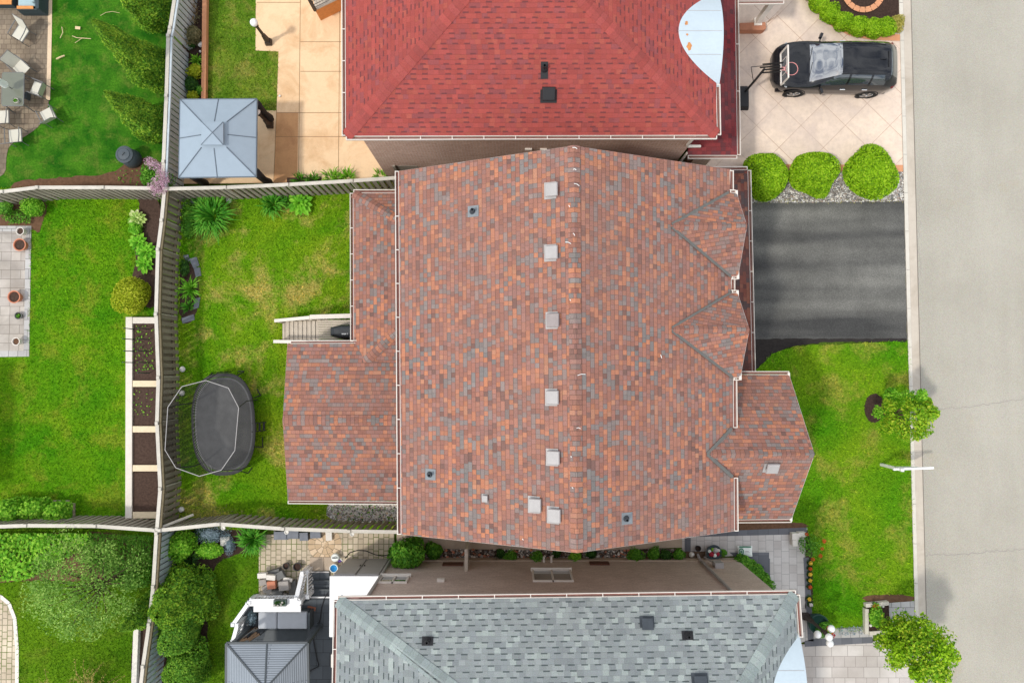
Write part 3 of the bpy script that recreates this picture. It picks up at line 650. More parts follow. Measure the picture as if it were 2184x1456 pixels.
# grass blades
EX_N = [PN, [(14, 410), (25, 386), (235, 372), (300, 338), (345, 335), (345, 405)]]
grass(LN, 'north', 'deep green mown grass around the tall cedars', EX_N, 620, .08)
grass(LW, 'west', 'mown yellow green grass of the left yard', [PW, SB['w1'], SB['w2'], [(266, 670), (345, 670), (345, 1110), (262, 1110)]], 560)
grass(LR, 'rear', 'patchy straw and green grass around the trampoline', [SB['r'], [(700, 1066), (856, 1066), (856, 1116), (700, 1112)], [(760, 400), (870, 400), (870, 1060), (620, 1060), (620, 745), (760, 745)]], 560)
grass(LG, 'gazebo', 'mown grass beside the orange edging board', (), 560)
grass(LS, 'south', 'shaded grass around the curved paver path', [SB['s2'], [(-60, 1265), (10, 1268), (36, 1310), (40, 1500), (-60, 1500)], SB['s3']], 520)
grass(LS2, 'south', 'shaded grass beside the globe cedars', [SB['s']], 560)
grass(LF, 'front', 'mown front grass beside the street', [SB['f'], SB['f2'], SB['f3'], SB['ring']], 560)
PP = chaikin([(-60, 1268), (0, 1270), (22, 1285), (36, 1320), (40, 1380), (40, 1560), (-60, 1560)], 1)
region('path', PP, M['paver_tan'], .015, 'curved tan paver path at the lower left corner', 'path')
cb = MB(); ribbon(cb, [P(x, y)[:2] for x, y in [(-40, 1268), (2, 1271), (20, 1286), (32, 1318), (37, 1380), (37, 1500)]], .14, .03)
solo('path_edging', cb, M['block_pale'], 'pale curved edging course of the lower left paver path', 'edging', kind='structure')
# ================================================================ fences
def fence(pts, h, label, slat, side, base=None, rail=True, cap='fence_cap', pitch=.24, sw=.145, slope=None):
    # pts: pixels of the post tops
    T = [P(x, y, h) for x, y in pts]; t = thing('wooden_fence', (T[0].x, T[0].y, 0), label, 'fence')
    for i, p in enumerate(T):
        mb = MB().box((p.x, p.y, (h + .04) / 2), (.10, .10, h + .04)).box((p.x, p.y, h + .06), (.13, .13, .035), top=.8)
        part('post', mb, M[cap], t)
    for a, b in zip(T, T[1:]):
        dv = Vector((b.x - a.x, b.y - a.y, 0)); Ln = dv.length; u = dv / Ln; nrm = Vector((-u.y, u.x, 0)) * side; n = max(1, int(Ln / pitch)); sl_ = MB()
        rz = math.atan2(u.y, u.x)
        for k in range(n * 2):
            p = a + u * ((k + .5) * Ln / (2 * n)); o = nrm * (.055 if k % 2 == 0 else -.075)
            hh = h - .10 + random.uniform(-.006, .006)
            sl_.box((p.x + o.x, p.y + o.y, .04 + hh / 2), (sw * random.uniform(.96, 1.02), .02, hh), rz + random.uniform(-.015, .015))
        part('slat_panel', sl_, M[slat], t)
        for z in (.35, h - .14):
            q = Vector((0, 0, z)); a2 = Vector((a.x, a.y, 0)); b2 = Vector((b.x, b.y, 0)); part('rail', MB().beam(a2 + q + u * .06, b2 + q - u * .06, .07, .08), M['fence_rail'], t)
        cp = MB(); z = Vector((0, 0, h)); a2 = Vector((a.x, a.y, 0)); b2 = Vector((b.x, b.y, 0))
        cp.beam(a2 + z + u * .05, b2 + z - u * .05, .13, .04)
        part('cap_rail', cp, M[cap], t)
        if rail:
            r2 = MB(); o = nrm * .12 + Vector((0, 0, h - .05)); r2.beam(a2 + o, b2 + o, .07, .10); part('side_rail', r2, M['fence_rail' if slat == 'fence' or label.endswith('cedars') and 'globe' in label else 'fence_blue'], t)
    return t
FH = 1.75
fence([(379, -45), (363, 60), (359, 77), (355, 205), (349, 345), (346, 402)], FH, 'blue grey slatted fence beside the gazebo and tall cedars', 'fence_blue', 1, pitch=.20, sw=.158)
fence([(351, 404), (345, 470), (337, 532), (333, 670), (338, 805), (335, 902), (342, 1042), (335, 1128)], FH, 'long brown slatted fence between the raised beds and the trampoline', 'fence', 1)
fence([(334, 1136), (327, 1250), (318, 1330), (305, 1420), (296, 1500)], FH, 'blue grey slatted fence behind the globe cedars', 'fence_blue', 1, rail=True, pitch=.20, sw=.158)
fence([(-45, 413), (5, 409), (80, 400), (220, 400), (345, 402)], FH, 'brown slatted fence above the left lawn', 'fence', -1, rail=False)
fence([(356, 403), (480, 400), (613, 394), (750, 386), (866, 378)], FH, 'brown slatted fence between the gazebo patio and the rear lawn', 'fence', -1, rail=False)
fence([(-50, 1124), (55, 1120), (203, 1121), (330, 1130)], FH, 'brown slatted fence below the left lawn', 'fence', 1, rail=False)
fence([(341, 1130), (467, 1117), (604, 1127), (745, 1132), (868, 1134)], FH, 'brown slatted fence below the trampoline lawn', 'fence', 1, rail=False)
bp = MB(); a, b = P(333, 1128, 1.8), P(412, 1097, .75); bp.beam(a, b, .09, .07)
solo('timber_brace', bp, M['fence_cap'], 'loose grey timber leaning across the fence corner by the trampoline', 'timber')
gt = MB(); a, b = P(1000, 1150, 0), P(1000, 1192, 0); u = b - a
gate = thing('side_gate', (a.x, a.y, 0), 'narrow weathered wooden gate between the two houses', 'gate')
g1 = MB()
for i in range(6): p = a.lerp(b, (i + .5) / 6); g1.box((p.x, p.y, .9), (.02, abs(u.y) / 6.6, 1.7))
part('board_panel', g1, M['wood'], gate)
for p in (a, b): part('post', MB().box((p.x, p.y, .95), (.11, .11, 1.9)), M['wood'], gate)
part('cap_rail', MB().beam(Vector((a.x, a.y, 1.78)), Vector((b.x, b.y, 1.78)), .12, .04), M['wood'], gate)
sf = thing('fence_return', tuple(P(862, 372)), 'short dark wooden fence stub at the top left corner of the brown roof', 'fence')
a, b = P(862, 374), P(862, 392); q = MB()
for i in range(8): p = P(857 + i * 6, 378); q.box((p.x, p.y, .9), (.10, .02, 1.75))
part('slat_panel', q, M['fence'], sf); p = P(858, 379); part('post', MB().box((p.x - .06, p.y, .95), (.1, .1, 1.9)), M['fence'], sf)
# ================================================================ houses
def gut(mb, a, b, out, w=.12, h=.10, strap=1.05, ends=True):
    a, b, out = Vector(a), Vector(b), Vector(out).normalized(); t = (b - a).normalized(); L_ = (b - a).length; up = Vector((0, 0, 1))
    mb.beam(a + out * .012 - up * .03, b + out * .008 - up * .04, .014, .08)
    mb.beam(a + out * w - up * .03, b + out * w - up * .03, .022, .10)
    mb.beam(a + out * (w / 2 + .005) - up * .085, b + out * (w / 2 + .005) - up * .085, w - .045, .012, 1)
    n = max(1, int(L_ / strap))
    for i in range(n + 1):
        p = a + t * (L_ * (i + .35) / (n + .7)) if 0 < i < n else a + t * (.012 if i == 0 else L_ - .012)
        mb.beam(p + out * .02 + up * .012, p + out * (w - .01) + up * .012, .025, .012)
def gutter(parent, segs, strap=1.05):
    for a, b, o in segs:
        mb = MB(); gut(mb, a, b, o, strap=strap); part('gutter', mb, [M['white'], M['gutter_inside']], parent)
def cap(mb, a, b, w, lift, edge_u, n1=None, mi=0):   # ridge or hip shingles: two ribbons folded over the line
    pass
def hipcap(parent, a, b, na, nb, w, mat):
    a, b = Vector(a), Vector(b); t = (b - a).normalized(); mb = MB(); L_ = (b - a).length
    for n, sgn in ((na, 1), (nb, -1)):
        r = t.cross(n).normalized(); mid = (na + nb).normalized()
        if r.dot(na - nb) * sgn < 0: r = -r
        a0, b0 = a + mid * .035, b + mid * .035; a1, b1 = a + r * w + n * .02, b + r * w + n * .02
        pts = [a0, b0, b1, a1]; nn = (pts[1] - pts[0]).cross(pts[2] - pts[1])
        uv = [(50, 50), (50, 50 + L_), (50.14, 50 + L_), (50.14, 50)]
        if nn.z < 0: pts.reverse(); uv.reverse()
        mb.quad(pts, 0, uv)
        mb.quad([a1, b1, b1 - n * .03, a1 - n * .03], 0, [(50, 50)] * 4)
    return part('ridge_cap', mb, mat, parent)
def frame_on(p, n, u):                          # matrix with z along the roof normal, x along u
    n = n.normalized(); u = (u - n * u.dot(n)).normalized(); v = n.cross(u)
    return Matrix(((u.x, v.x, n.x, p.x), (u.y, v.y, n.y, p.y), (u.z, v.z, n.z, p.z), (0, 0, 0, 1)))
def xf(mb, m): mb.v = [tuple(m @ Vector(p)) for p in mb.v]; return mb
def boxvent(parent, px, py, pl, s=.38, mat='vent_grey', u=Vector((0, 1, 0)), flange=True, h=.17, down=-1):
    m = frame_on(Pp(px, py, pl), pl[1], u)
    v = m.to_3x3() @ Vector((0, 1, 0)); dn = -1 if v.z > 0 else 1
    hood = MB().box((0, 0, h * .45), (s * .82, s * .82, h * .5), 0, 0).box((0, 0, h * .82), (s, s, h * .34), 0, 0, .90)
    o = part('roof_vent', xf(hood, m), M[mat], parent, bevel=.012)
    OFF[o.name] = OFF[parent.name]
    fl = MB().box((0, dn * s * .22, .012), (s * 1.22, s * .95, .018))
    part('flashing', xf(fl, m), M['vent_grey' if flange else mat], o)
    gr = MB()
    for k in (-1, 1): gr.box((k * s * .435, 0, h * .4), (.012, s * .5, h * .28))
    part('grille', xf(gr, m), M['black'], o)
    return o
def pipevent(parent, px, py, pl, u=Vector((0, 1, 0)), h=.32, r=.05, mat='flash', sz=(.34, .38), dark=False):
    p = Pp(px, py, pl); m = frame_on(p, pl[1], u)
    o = part('plumbing_vent', MB().lathe([(r, 0), (r, h), (r * .72, h), (r * .72, h * .4)], (p.x, p.y, p.z - .03), 14), M['pipe' if not dark else 'black'], parent, smooth=False)
    part('flashing', xf(MB().box((0, -.03, .014), (sz[0], sz[1], .016)), m), M[mat], o)
    part('collar', MB().lathe([(r * 2.0, 0), (r * 1.7, .07), (r * 1.15, .12)], (p.x, p.y, p.z), 14), M['pipe' if not dark else 'black'], o)
    return o
def Pw(px, py, y=None, x=None):                 # point on a vertical wall plane
    d = ray(px, py); o = Vector((0, 0, CAMH)); t = (y / d.y) if y is not None else (x / d.x)
    return o + d * t
Z = Vector((0, 0, 1))
# ---------------------------------------------------------------- brown roofed house
HB = thing('house', (1.6, 1.5, 0), 'brick house under the large multicoloured brown shingle roof with three front gables', 'house')
A, B = P(851, 365, 6.0), P(856, 1139, 6.0); C, D = P(1557, 361, 6.0), P(1566, 1132, 6.0)
RN, RS = P(1224, 311, 8.86), P(1231, 1178, 8.86)
WP, EP = plane(A, B, (RN + RS) / 2), plane(C, D, (RN + RS) / 2)
mb = MB().slope([A, B, RS, RN], (A, B), .14).slope([C, D, RS, RN], (C, D), .14)
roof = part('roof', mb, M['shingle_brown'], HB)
hipcap(HB, RN + Vector((0, .01, 0)), RS, WP[1], EP[1], .19, M['shingle_brown'])
for a, b in ((A, RN), (RN, C), (B, RS), (RS, D)): part('rake_board', MB().beam(a - Z * .16, b - Z * .16, .03, .2), M['white'], HB)
i = .45; wx0, wx1 = max(A.x, B.x) + i, min(C.x, D.x) - i; wy0, wy1 = B.y + .35, A.y - .35; rx = RN.x
wl = MB()
for a, b in (((wx0, wy1), (wx0, wy0)), ((wx0, wy0), (wx1, wy0)), ((wx1, wy0), (wx1, wy1)), ((wx1, wy1), (wx0, wy1))): wl.wall((*a, 0), (*b, 0), 0, 6.1)
for y in (wy0, wy1): wl.quad([(wx0, y, 6.1), (wx1, y, 6.1), (rx, y, 8.65)], 0, [(0, 6.1), (10, 6.1), (5, 8.65)])
part('wall', wl, M['brick_tan'], HB)
out_w, out_e = Vector((-1, 0, 0)), Vector((1, 0, 0))
gutter(HB, [(A, B, out_w)])
# front dormer gables
gable_pts = []
for (yr, yn, ys, xr, xe0, xe1, vb, vn, vs) in ((481, 412, 589, 1593, 1571, 1574, 1429, (1554, 411), (1558, 589)), (702, 625, 804, 1598, 1573, 1579, 1429, (1558, 625), (1562, 804))):
    Rb = Pp(vb, yr, EP, .0); Rf = P(xr, yr, Rb.z); En, Es = P(xe0, yn, 6.12), P(xe1, ys, 6.12); Vn, Vs = Pp(*vn, EP, .02), Pp(*vs, EP, .02)
    gp = MB().slope([Rb, Rf, En, Vn], (Vn, En), .1).slope([Rb, Rf, Es, Vs], (Vs, Es), .1)
    go = part('front_gable', gp, M['shingle_brown'], HB)
    n1, n2 = plane(Rb, Rf, En)[1], plane(Rb, Rf, Es)[1]
    rc = hipcap(HB, Rb + Vector((.1, 0, 0)), Rf, n1, n2, .15, M['shingle_brown']); rc.parent = go
    for a, b in ((Rb, Vn), (Rb, Vs)): part('valley_flashing', MB().beam(a + Z * .03 + (b - a) * .03, b + Z * .035, .10, .015, up=EP[1]), M['lead'], go)
    for a, b in ((En, Rf), (Es, Rf)): part('rake_board', MB().beam(a - Z * .13, b - Z * .13, .03, .16), M['soffit'], go)
    ww = MB(); xw = min(En.x, Es.x) - .3; a0, a1 = En.y - .25, Es.y + .25
    ww.wall((xw, a1, 0), (xw, a0, 0), 3.0, 6.1); ww.quad([(xw, a1, 6.1), (xw, a0, 6.1), (xw, (a0 + a1) / 2, Rf.z - .25)], 0, [(0, 6.1), (2, 6.1), (1, 7.2)])
    ww.wall((xw, a0, 0), (wx1 - .1, a0, 0), 3.0, 6.05); ww.wall((wx1 - .1, a1, 0), (xw, a1, 0), 3.0, 6.05)
    part('wall', ww, M['brick_tan'], go)
    for V_, E_, sgn in ((Vn, En, 1), (Vs, Es, -1)):
        gm = MB(); gut(gm, V_ + Vector((.05, 0, .0)), E_ - Vector((.02, 0, 0)), (0, sgn, 0), .09, strap=2); part('gutter', gm, [M['white'], M['gutter_inside']], go)
        part('fascia_return', MB().box((E_.x + .0, E_.y - sgn * .16, 6.07), (.07, .5, .14)), M['white'], go)
gutter(HB, [(P(1556, 364, 6.0), P(1556, 408, 6.0), out_e), (P(1559, 592, 6.0), P(1559, 622, 6.0), out_e), (P(1563, 806, 6.0), P(1564, 912, 6.0), out_e), (P(1565, 1018, 6.0), P(1566, 1132, 6.0), out_e)], 2.0)
# lower front gable
zr = Pp(1510, 968, EP).z; Rb, Rf = Pp(1508, 968, EP), P(1737, 968, zr); En, Es = P(1683, 799, 4.45), P(1688, 1106, 4.45); xin = 6.35
Bn, Bs = Vector((xin, En.y, 4.45)), Vector((xin, Es.y, 4.45))
lo = part('front_gable', MB().slope([Rb, Rf, En, Bn], (Bn, En), .12).slope([Rb, Rf, Es, Bs], (Bs, Es), .12), M['shingle_brown'], HB, label='larger lower front gable nearest the front lawn')
n1, n2 = plane(Rb, Rf, En), plane(Rb, Rf, Es)
rc = hipcap(HB, Rb + Vector((.12, 0, 0)), Rf, n1[1], n2[1], .16, M['shingle_brown']); rc.parent = lo
for q_ in ((1561, 913), (1563, 1017)): part('valley_flashing', MB().beam(Rb + Z * .03, Pp(*q_, EP, .03), .11, .015, up=EP[1]), M['lead'], lo)
for a in (En, Es): part('rake_board', MB().beam(a - Z * .15, Rf - Z * .15, .03, .2), M['soffit'], lo)
ww = MB(); xw = En.x - .35; a0, a1 = En.y - .35, Es.y + .35
ww.wall((xw, a1, 0), (xw, a0, 0), 0, 4.45); ww.quad([(xw, a1, 4.45), (xw, a0, 4.45), (xw, Rf.y, zr - .3)], 0, [(0, 4.4), (4, 4.4), (2, 6.2)]); ww.wall((xw, a0, 0), (wx1, a0, 0), 0, 4.45); ww.wall((wx1, a1, 0), (xw, a1, 0), 0, 4.45)
part('wall', ww, M['brick_tan'], lo)
for q_, E_, s_, st_ in ((P(1578, 799, 4.45), En, 1, 4), (P(1569, 1107, 4.45), Es, -1, 1.1)):
    gm = MB(); gut(gm, q_, E_, (0, s_, 0), .11, strap=st_); part('gutter', gm, [M['white'], M['gutter_inside']], lo)
    part('fascia_return', MB().box((E_.x - .01, E_.y - s_ * .16, 4.40), (.07, .46, .14)), M['white'], lo)
# low roof along the front
c, d2 = P(1594, 363, 3.1), P(1604, 797, 3.1); hx = 6.5; run = c.x - hx; zt = 3.1 + run * .42
h = Vector((hx, c.y - run, zt)); dt = Vector((hx, d2.y, zt))
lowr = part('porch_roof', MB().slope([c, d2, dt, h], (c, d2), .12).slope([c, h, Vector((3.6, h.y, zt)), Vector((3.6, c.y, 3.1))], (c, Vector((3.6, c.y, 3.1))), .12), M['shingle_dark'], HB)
gm = MB(); gut(gm, c, d2, out_e); part('gutter', gm, [M['white'], M['gutter_inside']], lowr)
gm = MB(); gut(gm, Vector((4.8, c.y, 3.1)), c, (0, 1, 0)); part('gutter', gm, [M['white'], M['gutter_inside']], lowr)
ww = MB(); xg = c.x - .45; ww.wall((xg, d2.y, 0), (xg, c.y - .45, 0), 0, 3.05); ww.wall((xg, c.y - .45, 0), (4.0, c.y - .45, 0), 0, 3.05); part('wall', ww, M['brick_tan'], lowr)
gd = MB()
for y0_, y1_ in ((495, 590), (605, 700)):
    a, b = P(1600, y0_).y, P(1600, y1_).y; gd.box((xg + .03, (a + b) / 2, 1.1), (.05, abs(a - b), 2.2))
    for k in range(4): gd.box((xg + .06, (a + b) / 2, .3 + k * .55), (.02, abs(a - b) * .92, .42))
part('garage_door', gd, M['white'], lowr)
# rear single storey roofs
c = P(754, 412, 3.0); h = P(846, 466, 3.62); h2 = P(847, 708, 3.62); c2 = P(755, 793, 3.0)
rear = part('rear_roof', MB().slope([c, c2, h2, h], (c, c2), .12).slope([c, h, Vector((h.x, c.y, 3.0))], (c, Vector((h.x, c.y, 3.0))), .12).slope([c2, h2, Vector((h2.x, c2.y, 3.0))], (c2, Vector((h2.x, c2.y, 3.0))), .12), M['shingle_brown'], HB)
nW, nN = plane(c, c2, h)[1], plane(c, h, Vector((h.x, c.y, 3.0)))[1]; nS = plane(c2, h2, Vector((h2.x, c2.y, 3.0)))[1]
hipcap(HB, c, h, nW, nN, .17, M['shingle_brown']).parent = rear; hipcap(HB, c2, h2, nW, nS, .17, M['shingle_brown']).parent = rear
gm = MB(); gut(gm, c, P(755, 728, 3.0), out_w); part('gutter', gm, [M['white'], M['gutter_inside']], rear)
gm = MB(); gut(gm, c, Vector((h.x, c.y, 3.0)), (0, 1, 0)); part('gutter', gm, [M['white'], M['gutter_inside']], rear)
Rw = P(603, 896, 3.66); Re = Vector((wx0 + .02, Rw.y, 3.66)); En, Es = P(613, 733, 3.02), P(614, 1067, 3.02); Bn, Bs = Vector((wx0 + .02, En.y, 3.02)), Vector((wx0 + .02, Es.y, 3.02))
gab = part('rear_gable', MB().slope([Rw, Re, Bn, En], (En, Bn), .12).slope([Rw, Re, Bs, Es], (Es, Bs), .12), M['shingle_brown'], HB)
n1, n2 = plane(Rw, Re, En), plane(Rw, Re, Es); hipcap(HB, Rw, Re, n1[1], n2[1], .18, M['shingle_brown']).parent = gab
gm = MB(); gut(gm, En + Vector((.1, 0, 0)), P(762, 732, 3.02), (0, 1, 0), .10, strap=9); part('gutter', gm, [M['white'], M['gutter_inside']], gab)
gm = MB(); gut(gm, Es, P(856, 1069, 3.02), (0, -1, 0), .10, strap=9); part('gutter', gm, [M['white'], M['gutter_inside']], gab)
for a in (En, Es): part('rake_board', MB().beam(a - Z * .14, Rw - Z * .14, .03, .18), M['soffit'], gab)
ww = MB(); xw = En.x + .4; ww.wall((xw, En.y - .4, 0), (xw, Es.y + .4, 0), 0, 3.0); ww.wall((xw, Es.y + .4, 0), (wx0, Es.y + .4, 0), 0, 3.0); ww.wall((wx0, En.y - .4, 0), (xw, En.y - .4, 0), 0, 3.0); ww.quad([(xw, En.y - .4, 3.0), (xw, Es.y + .4, 3.0), (xw, Rw.y, 3.5)], 0, [(0, 3), (5, 3), (2, 3.5)])
part('wall', ww, M['brick_tan'], gab)
ww = MB(); xw = c.x + .4; ww.wall((xw, c.y - .4, 0), (xw, c2.y, 0), 0, 2.95); ww.wall((wx0, c.y - .4, 0), (xw, c.y - .4, 0), 0, 2.95); part('wall', ww, M['brick_tan'], rear)
pd = MB().box((c.x + .37, P(755, 640).y, 1.45), (.06, 1.7, 2.0)); part('patio_door', pd, M['glass'], rear)
# vents on the roof
for x, y, mt in ((1180, 406, 'vent_grey'), (1180, 539, 'vent_grey'), (1183, 683, 'vent_box'), (1182, 847, 'vent_grey'), (1184, 975, 'vent_grey'), (1145, 1076, 'vent_grey'), (1186, 1098, 'vent_grey')):
    boxvent(HB, x, y, WP, .40, mt)
o = boxvent(HB, 1037, 1062, WP, .20, 'vent_grey', h=.12); o['label'] = 'small square exhaust vent on a grey plate'
for x, y, pl in ((1008, 451, WP), (917, 1011, WP)): pipevent(HB, x, y, pl)
pipevent(HB, 1335, 1105, EP)
o = boxvent(HB, 1646, 993, n2 if False else plane(Pp(1508, 968, EP), P(1737, 968, zr), P(1688, 1106, 4.45)), .40, 'vent_grey', Vector((1, 0, 0)))
ck = MB()
for x, y, dx, dy in ((1226, 316, 8, 2), (1226, 362, 5, 1), (1230, 394, 9, 4), (1212, 518, 10, 3), (1224, 500, 3, 4), (1240, 799, 14, -2), (1234, 913, 7, 1), (1214, 440, 2, 3), (1216, 640, 2, 2), (1221, 1040, 2, 2), (1218, 974, 2, 1), (1115, 1150, 2, 2), (1410, 760, 2, 6)):
    pl = WP if x < 1228 else EP; a, b = Pp(x - dx * .6, y - dy * .6, pl, .035), Pp(x + dx * .6, y + dy * .6, pl, .035); ck.tube([a, a.lerp(b, .5) + Vector((0, .02, 0)), b], .011, 5)
part('caulk_smear', ck, M['caulk'], HB)
# ---------------------------------------------------------------- red roofed house
HR = thing('house', (.5, 13, 0), 'brick house with a red shingle hip roof and white arched metal hood, at the top', 'house')
cW, cE = P(738, 290, 6.3), P(1529, 288, 6.3)
sl_ = .52; SP = plane(cW, cE, (cW + cE) / 2 + Vector((0, 1, sl_)))
hW, hE = Pp(985, 0, SP), Pp(1246, 0, SP)
dW, dE = (hW - cW), (hE - cE); dW, dE = dW / dW.y, dE / dE.y
yy = (cE.x - cW.x) / (dW.x - dE.x) if abs(dW.x - dE.x) > 1e-6 else 6; apex = cW + dW * yy
eW, eE = (P(737, 0, 6.3) - cW).normalized(), Vector((0, 1, 0))
nL = 13.0; far_a = Vector((apex.x, apex.y + 4, apex.z)); fW, fE = cW + eW * nL, cE + eE * nL
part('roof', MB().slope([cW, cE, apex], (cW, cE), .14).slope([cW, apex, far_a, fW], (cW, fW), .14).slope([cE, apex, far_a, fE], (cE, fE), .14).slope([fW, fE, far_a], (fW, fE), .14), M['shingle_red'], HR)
WPr, EPr = plane(cW, apex, fW), plane(cE, apex, fE)
hipcap(HR, cW, apex, WPr[1], SP[1], .2, M['cap_red']); hipcap(HR, cE, apex, EPr[1], SP[1], .2, M['cap_red'])
gutter(HR, [(cW, cE, (0, -1, 0)), (cW, fW, out_w), (cE, P(1527, 180, 6.3), out_e)], 1.0)
wy = P(900, 378).y; x0, x1 = P(826, 378).x, cE.x - .45
ww = MB()
for a, b in (((x0, wy), (x1, wy)), ((x1, wy), (x1, wy + 12)), ((x0, wy + 12), (x0, wy)), ((x1, wy + 12), (x0, wy + 12))): ww.wall((*a, 0), (*b, 0), 0, 6.25)
part('wall', ww, M['brick_pink'], HR)
so = MB().quad([(cW.x, cW.y, 6.14), (cW.x, cW.y + .6, 6.14), (cE.x, cE.y + .6, 6.14), (cE.x, cE.y, 6.14)]); part('soffit', so, M['soffit'], HR)
def hood(parent, y0_, hw, rise, xf_, depth, slope_plane=None):
    mb = MB(); n = 28
    for ring in range(1):
        vs = []
        for k in range(n + 1):
            t = -1 + 2 * k / n; z = 6.22 + rise * (1 - t * t)
            for x in (xf_ + .10, xf_ - depth): vs += [(x, y0_ + t * hw, z), (x, y0_ + t * hw, z - .06)]
        fs = []
        for k in range(n):
            a = 4 * k; b = a + 4; fs += [(a, b, b + 2, a + 2), (a + 1, a + 3, b + 3, b + 1), (a, a + 1, b + 1, b)]
        mb.add(vs, fs)
    o = part('arched_hood', mb, M['bare_metal'], parent)
    fr = MB(); vs = [(xf_ - .12, y0_ + (-1 + 2 * k / n) * hw, 6.2 + rise * (1 - (-1 + 2 * k / n) ** 2) - .03) for k in range(n + 1)]
    fr.quad(vs); part('arch_panel', fr, M['white'], o)
    sm = MB()
    for q in (-.45, 0, .45):
        z = 6.22 + rise * (1 - q * q); sm.box((xf_ - depth / 2 + .05, y0_ + q * hw, z + .004), (depth, .012, .008))
    part('standing_seam', sm, M['vent_grey'], o)
    return o
yA, yB = P(1527, 184, 6.3).y, P(1505, -30, 6.6).y
hd = hood(HR, (yA + yB) / 2, (yB - yA) / 2, .62, cE.x, 2.6)
ru = MB()
for px_, py_, r in ((1463, 50, .06), (1469, 98, .09), (1465, 74, .035), (1470, 104, .05)):
    p = Pp(px_, py_, EPr); y0_ = (yA + yB) / 2; hw = (yB - yA) / 2
    p = P(px_, py_, 6.72); z = 6.22 + .62 * (1 - ((p.y - y0_) / hw) ** 2); p = P(px_ + 1, py_, z + .006)
    ru.add([(p.x + r * random.uniform(.6, 1.2) * math.cos(t * .7), p.y + 1.3 * r * random.uniform(.6, 1.1) * math.sin(t * .7), 6.22 + .62 * (1 - ((p.y + 1.3 * r * math.sin(t * .7) - y0_) / hw) ** 2) + .008) for t in range(9)], [tuple(range(9))])
part('rust_stain', ru, M['rust'], hd)
boxvent(HR, 1170, 199, SP, .42, 'black', Vector((1, 0, 0)), False); o = pipevent(HR, 1161, 148, SP, Vector((1, 0, 0)), .34, .055, 'black', (.22, .5), True)
# low front roof of the red house
c = P(1572, 331, 3.2); n_ = P(1567, -40, 3.2); hx = x1 + .02; run = c.x - hx; zt = 3.2 + run * .45; s_w = P(1467, 331, 3.2)
hh = Vector((hx, c.y + run, zt))
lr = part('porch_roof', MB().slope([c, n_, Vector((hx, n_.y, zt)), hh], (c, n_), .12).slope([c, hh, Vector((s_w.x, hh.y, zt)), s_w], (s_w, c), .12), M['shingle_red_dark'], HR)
gm = MB(); gut(gm, c, n_, out_e, strap=2.0); part('gutter', gm, [M['white'], M['gutter_inside']], lr)
gm = MB(); gut(gm, s_w, c, (0, -1, 0), strap=1.0); part('gutter', gm, [M['white'], M['gutter_inside']], lr)
ww = MB(); ww.wall((s_w.x + .35, c.y + .4, 0), (c.x - .4, c.y + .4, 0), 0, 3.1); ww.wall((c.x - .4, c.y + .4, 0), (c.x - .4, n_.y, 0), 0, 3.1); ww.wall((s_w.x + .35, wy, 0), (s_w.x + .35, c.y + .4, 0), 0, 3.1); part('wall', ww, M['brick_pink'], lr)
dn = MB(); a = P(1482, 292, 6.2); dn.tube([a, P(1466, 309, 5.2), P(1466, 312, 4.2)], .045, 8).tube([P(1466, 312, 4.2), P(1493, 312, 3.75)], .05, 8); part('downspout', dn, M['white'], HR)
dn = MB(); dn.tube([P(1466, 326, 3.2), P(1452, 344, 2.6), P(1441, 352, .3)], .045, 8); part('downspout', dn, M['white'], HR)
a = Pw(1127, 317, y=wy); part('wall_vent', MB().box((a.x, wy - .03, a.z), (.24, .06, .12)), M['white'], HR)
a = Pw(1159, 317, y=wy); part('wall_vent', MB().box((a.x, wy - .03, a.z), (.24, .06, .08)), M['white'], HR)
# front porch: white column on a brick ledge, porch roof edge beyond
pb = P(1610, 57); pr = part('front_porch', MB().prism([tuple(P(*q)[:2]) for q in ((1572, -60), (1672, -60), (1668, 10), (1650, 40), (1625, 56), (1572, 56))], 0, .22), M['stamped'], HR)
part('brick_ledge', MB().prism([tuple(P(*q)[:2]) for q in ((1572, 58), (1626, 56), (1628, 70), (1622, 73), (1572, 73))], 0, .38), M['brick_pink'] if False else plain('red brown ledge stone', sc(176,120,92), .85, .2), pr, bevel=.02)
part('porch_column', MB().box((pb.x, pb.y + .02, 1.6), (.2, .2, 2.7)).box((pb.x, pb.y + .02, .32), (.3, .3, .22)).box((pb.x, pb.y + .02, 2.98), (.3, .3, .14)), M['white'], pr)
g1_, g2_ = P(1551, 2, 3.1), P(1672, 1, 3.1); gm = MB(); gut(gm, g1_, g2_, (0, -1, 0)); part('gutter', gm, [M['white'], M['gutter_inside']], pr)
part('roof', MB().slope([g1_, g2_, g2_ + Vector((0, 3, 1.0)), g1_ + Vector((0, 3, 1.0))], (g1_, g2_), .12), M['shingle_red_dark'], pr)
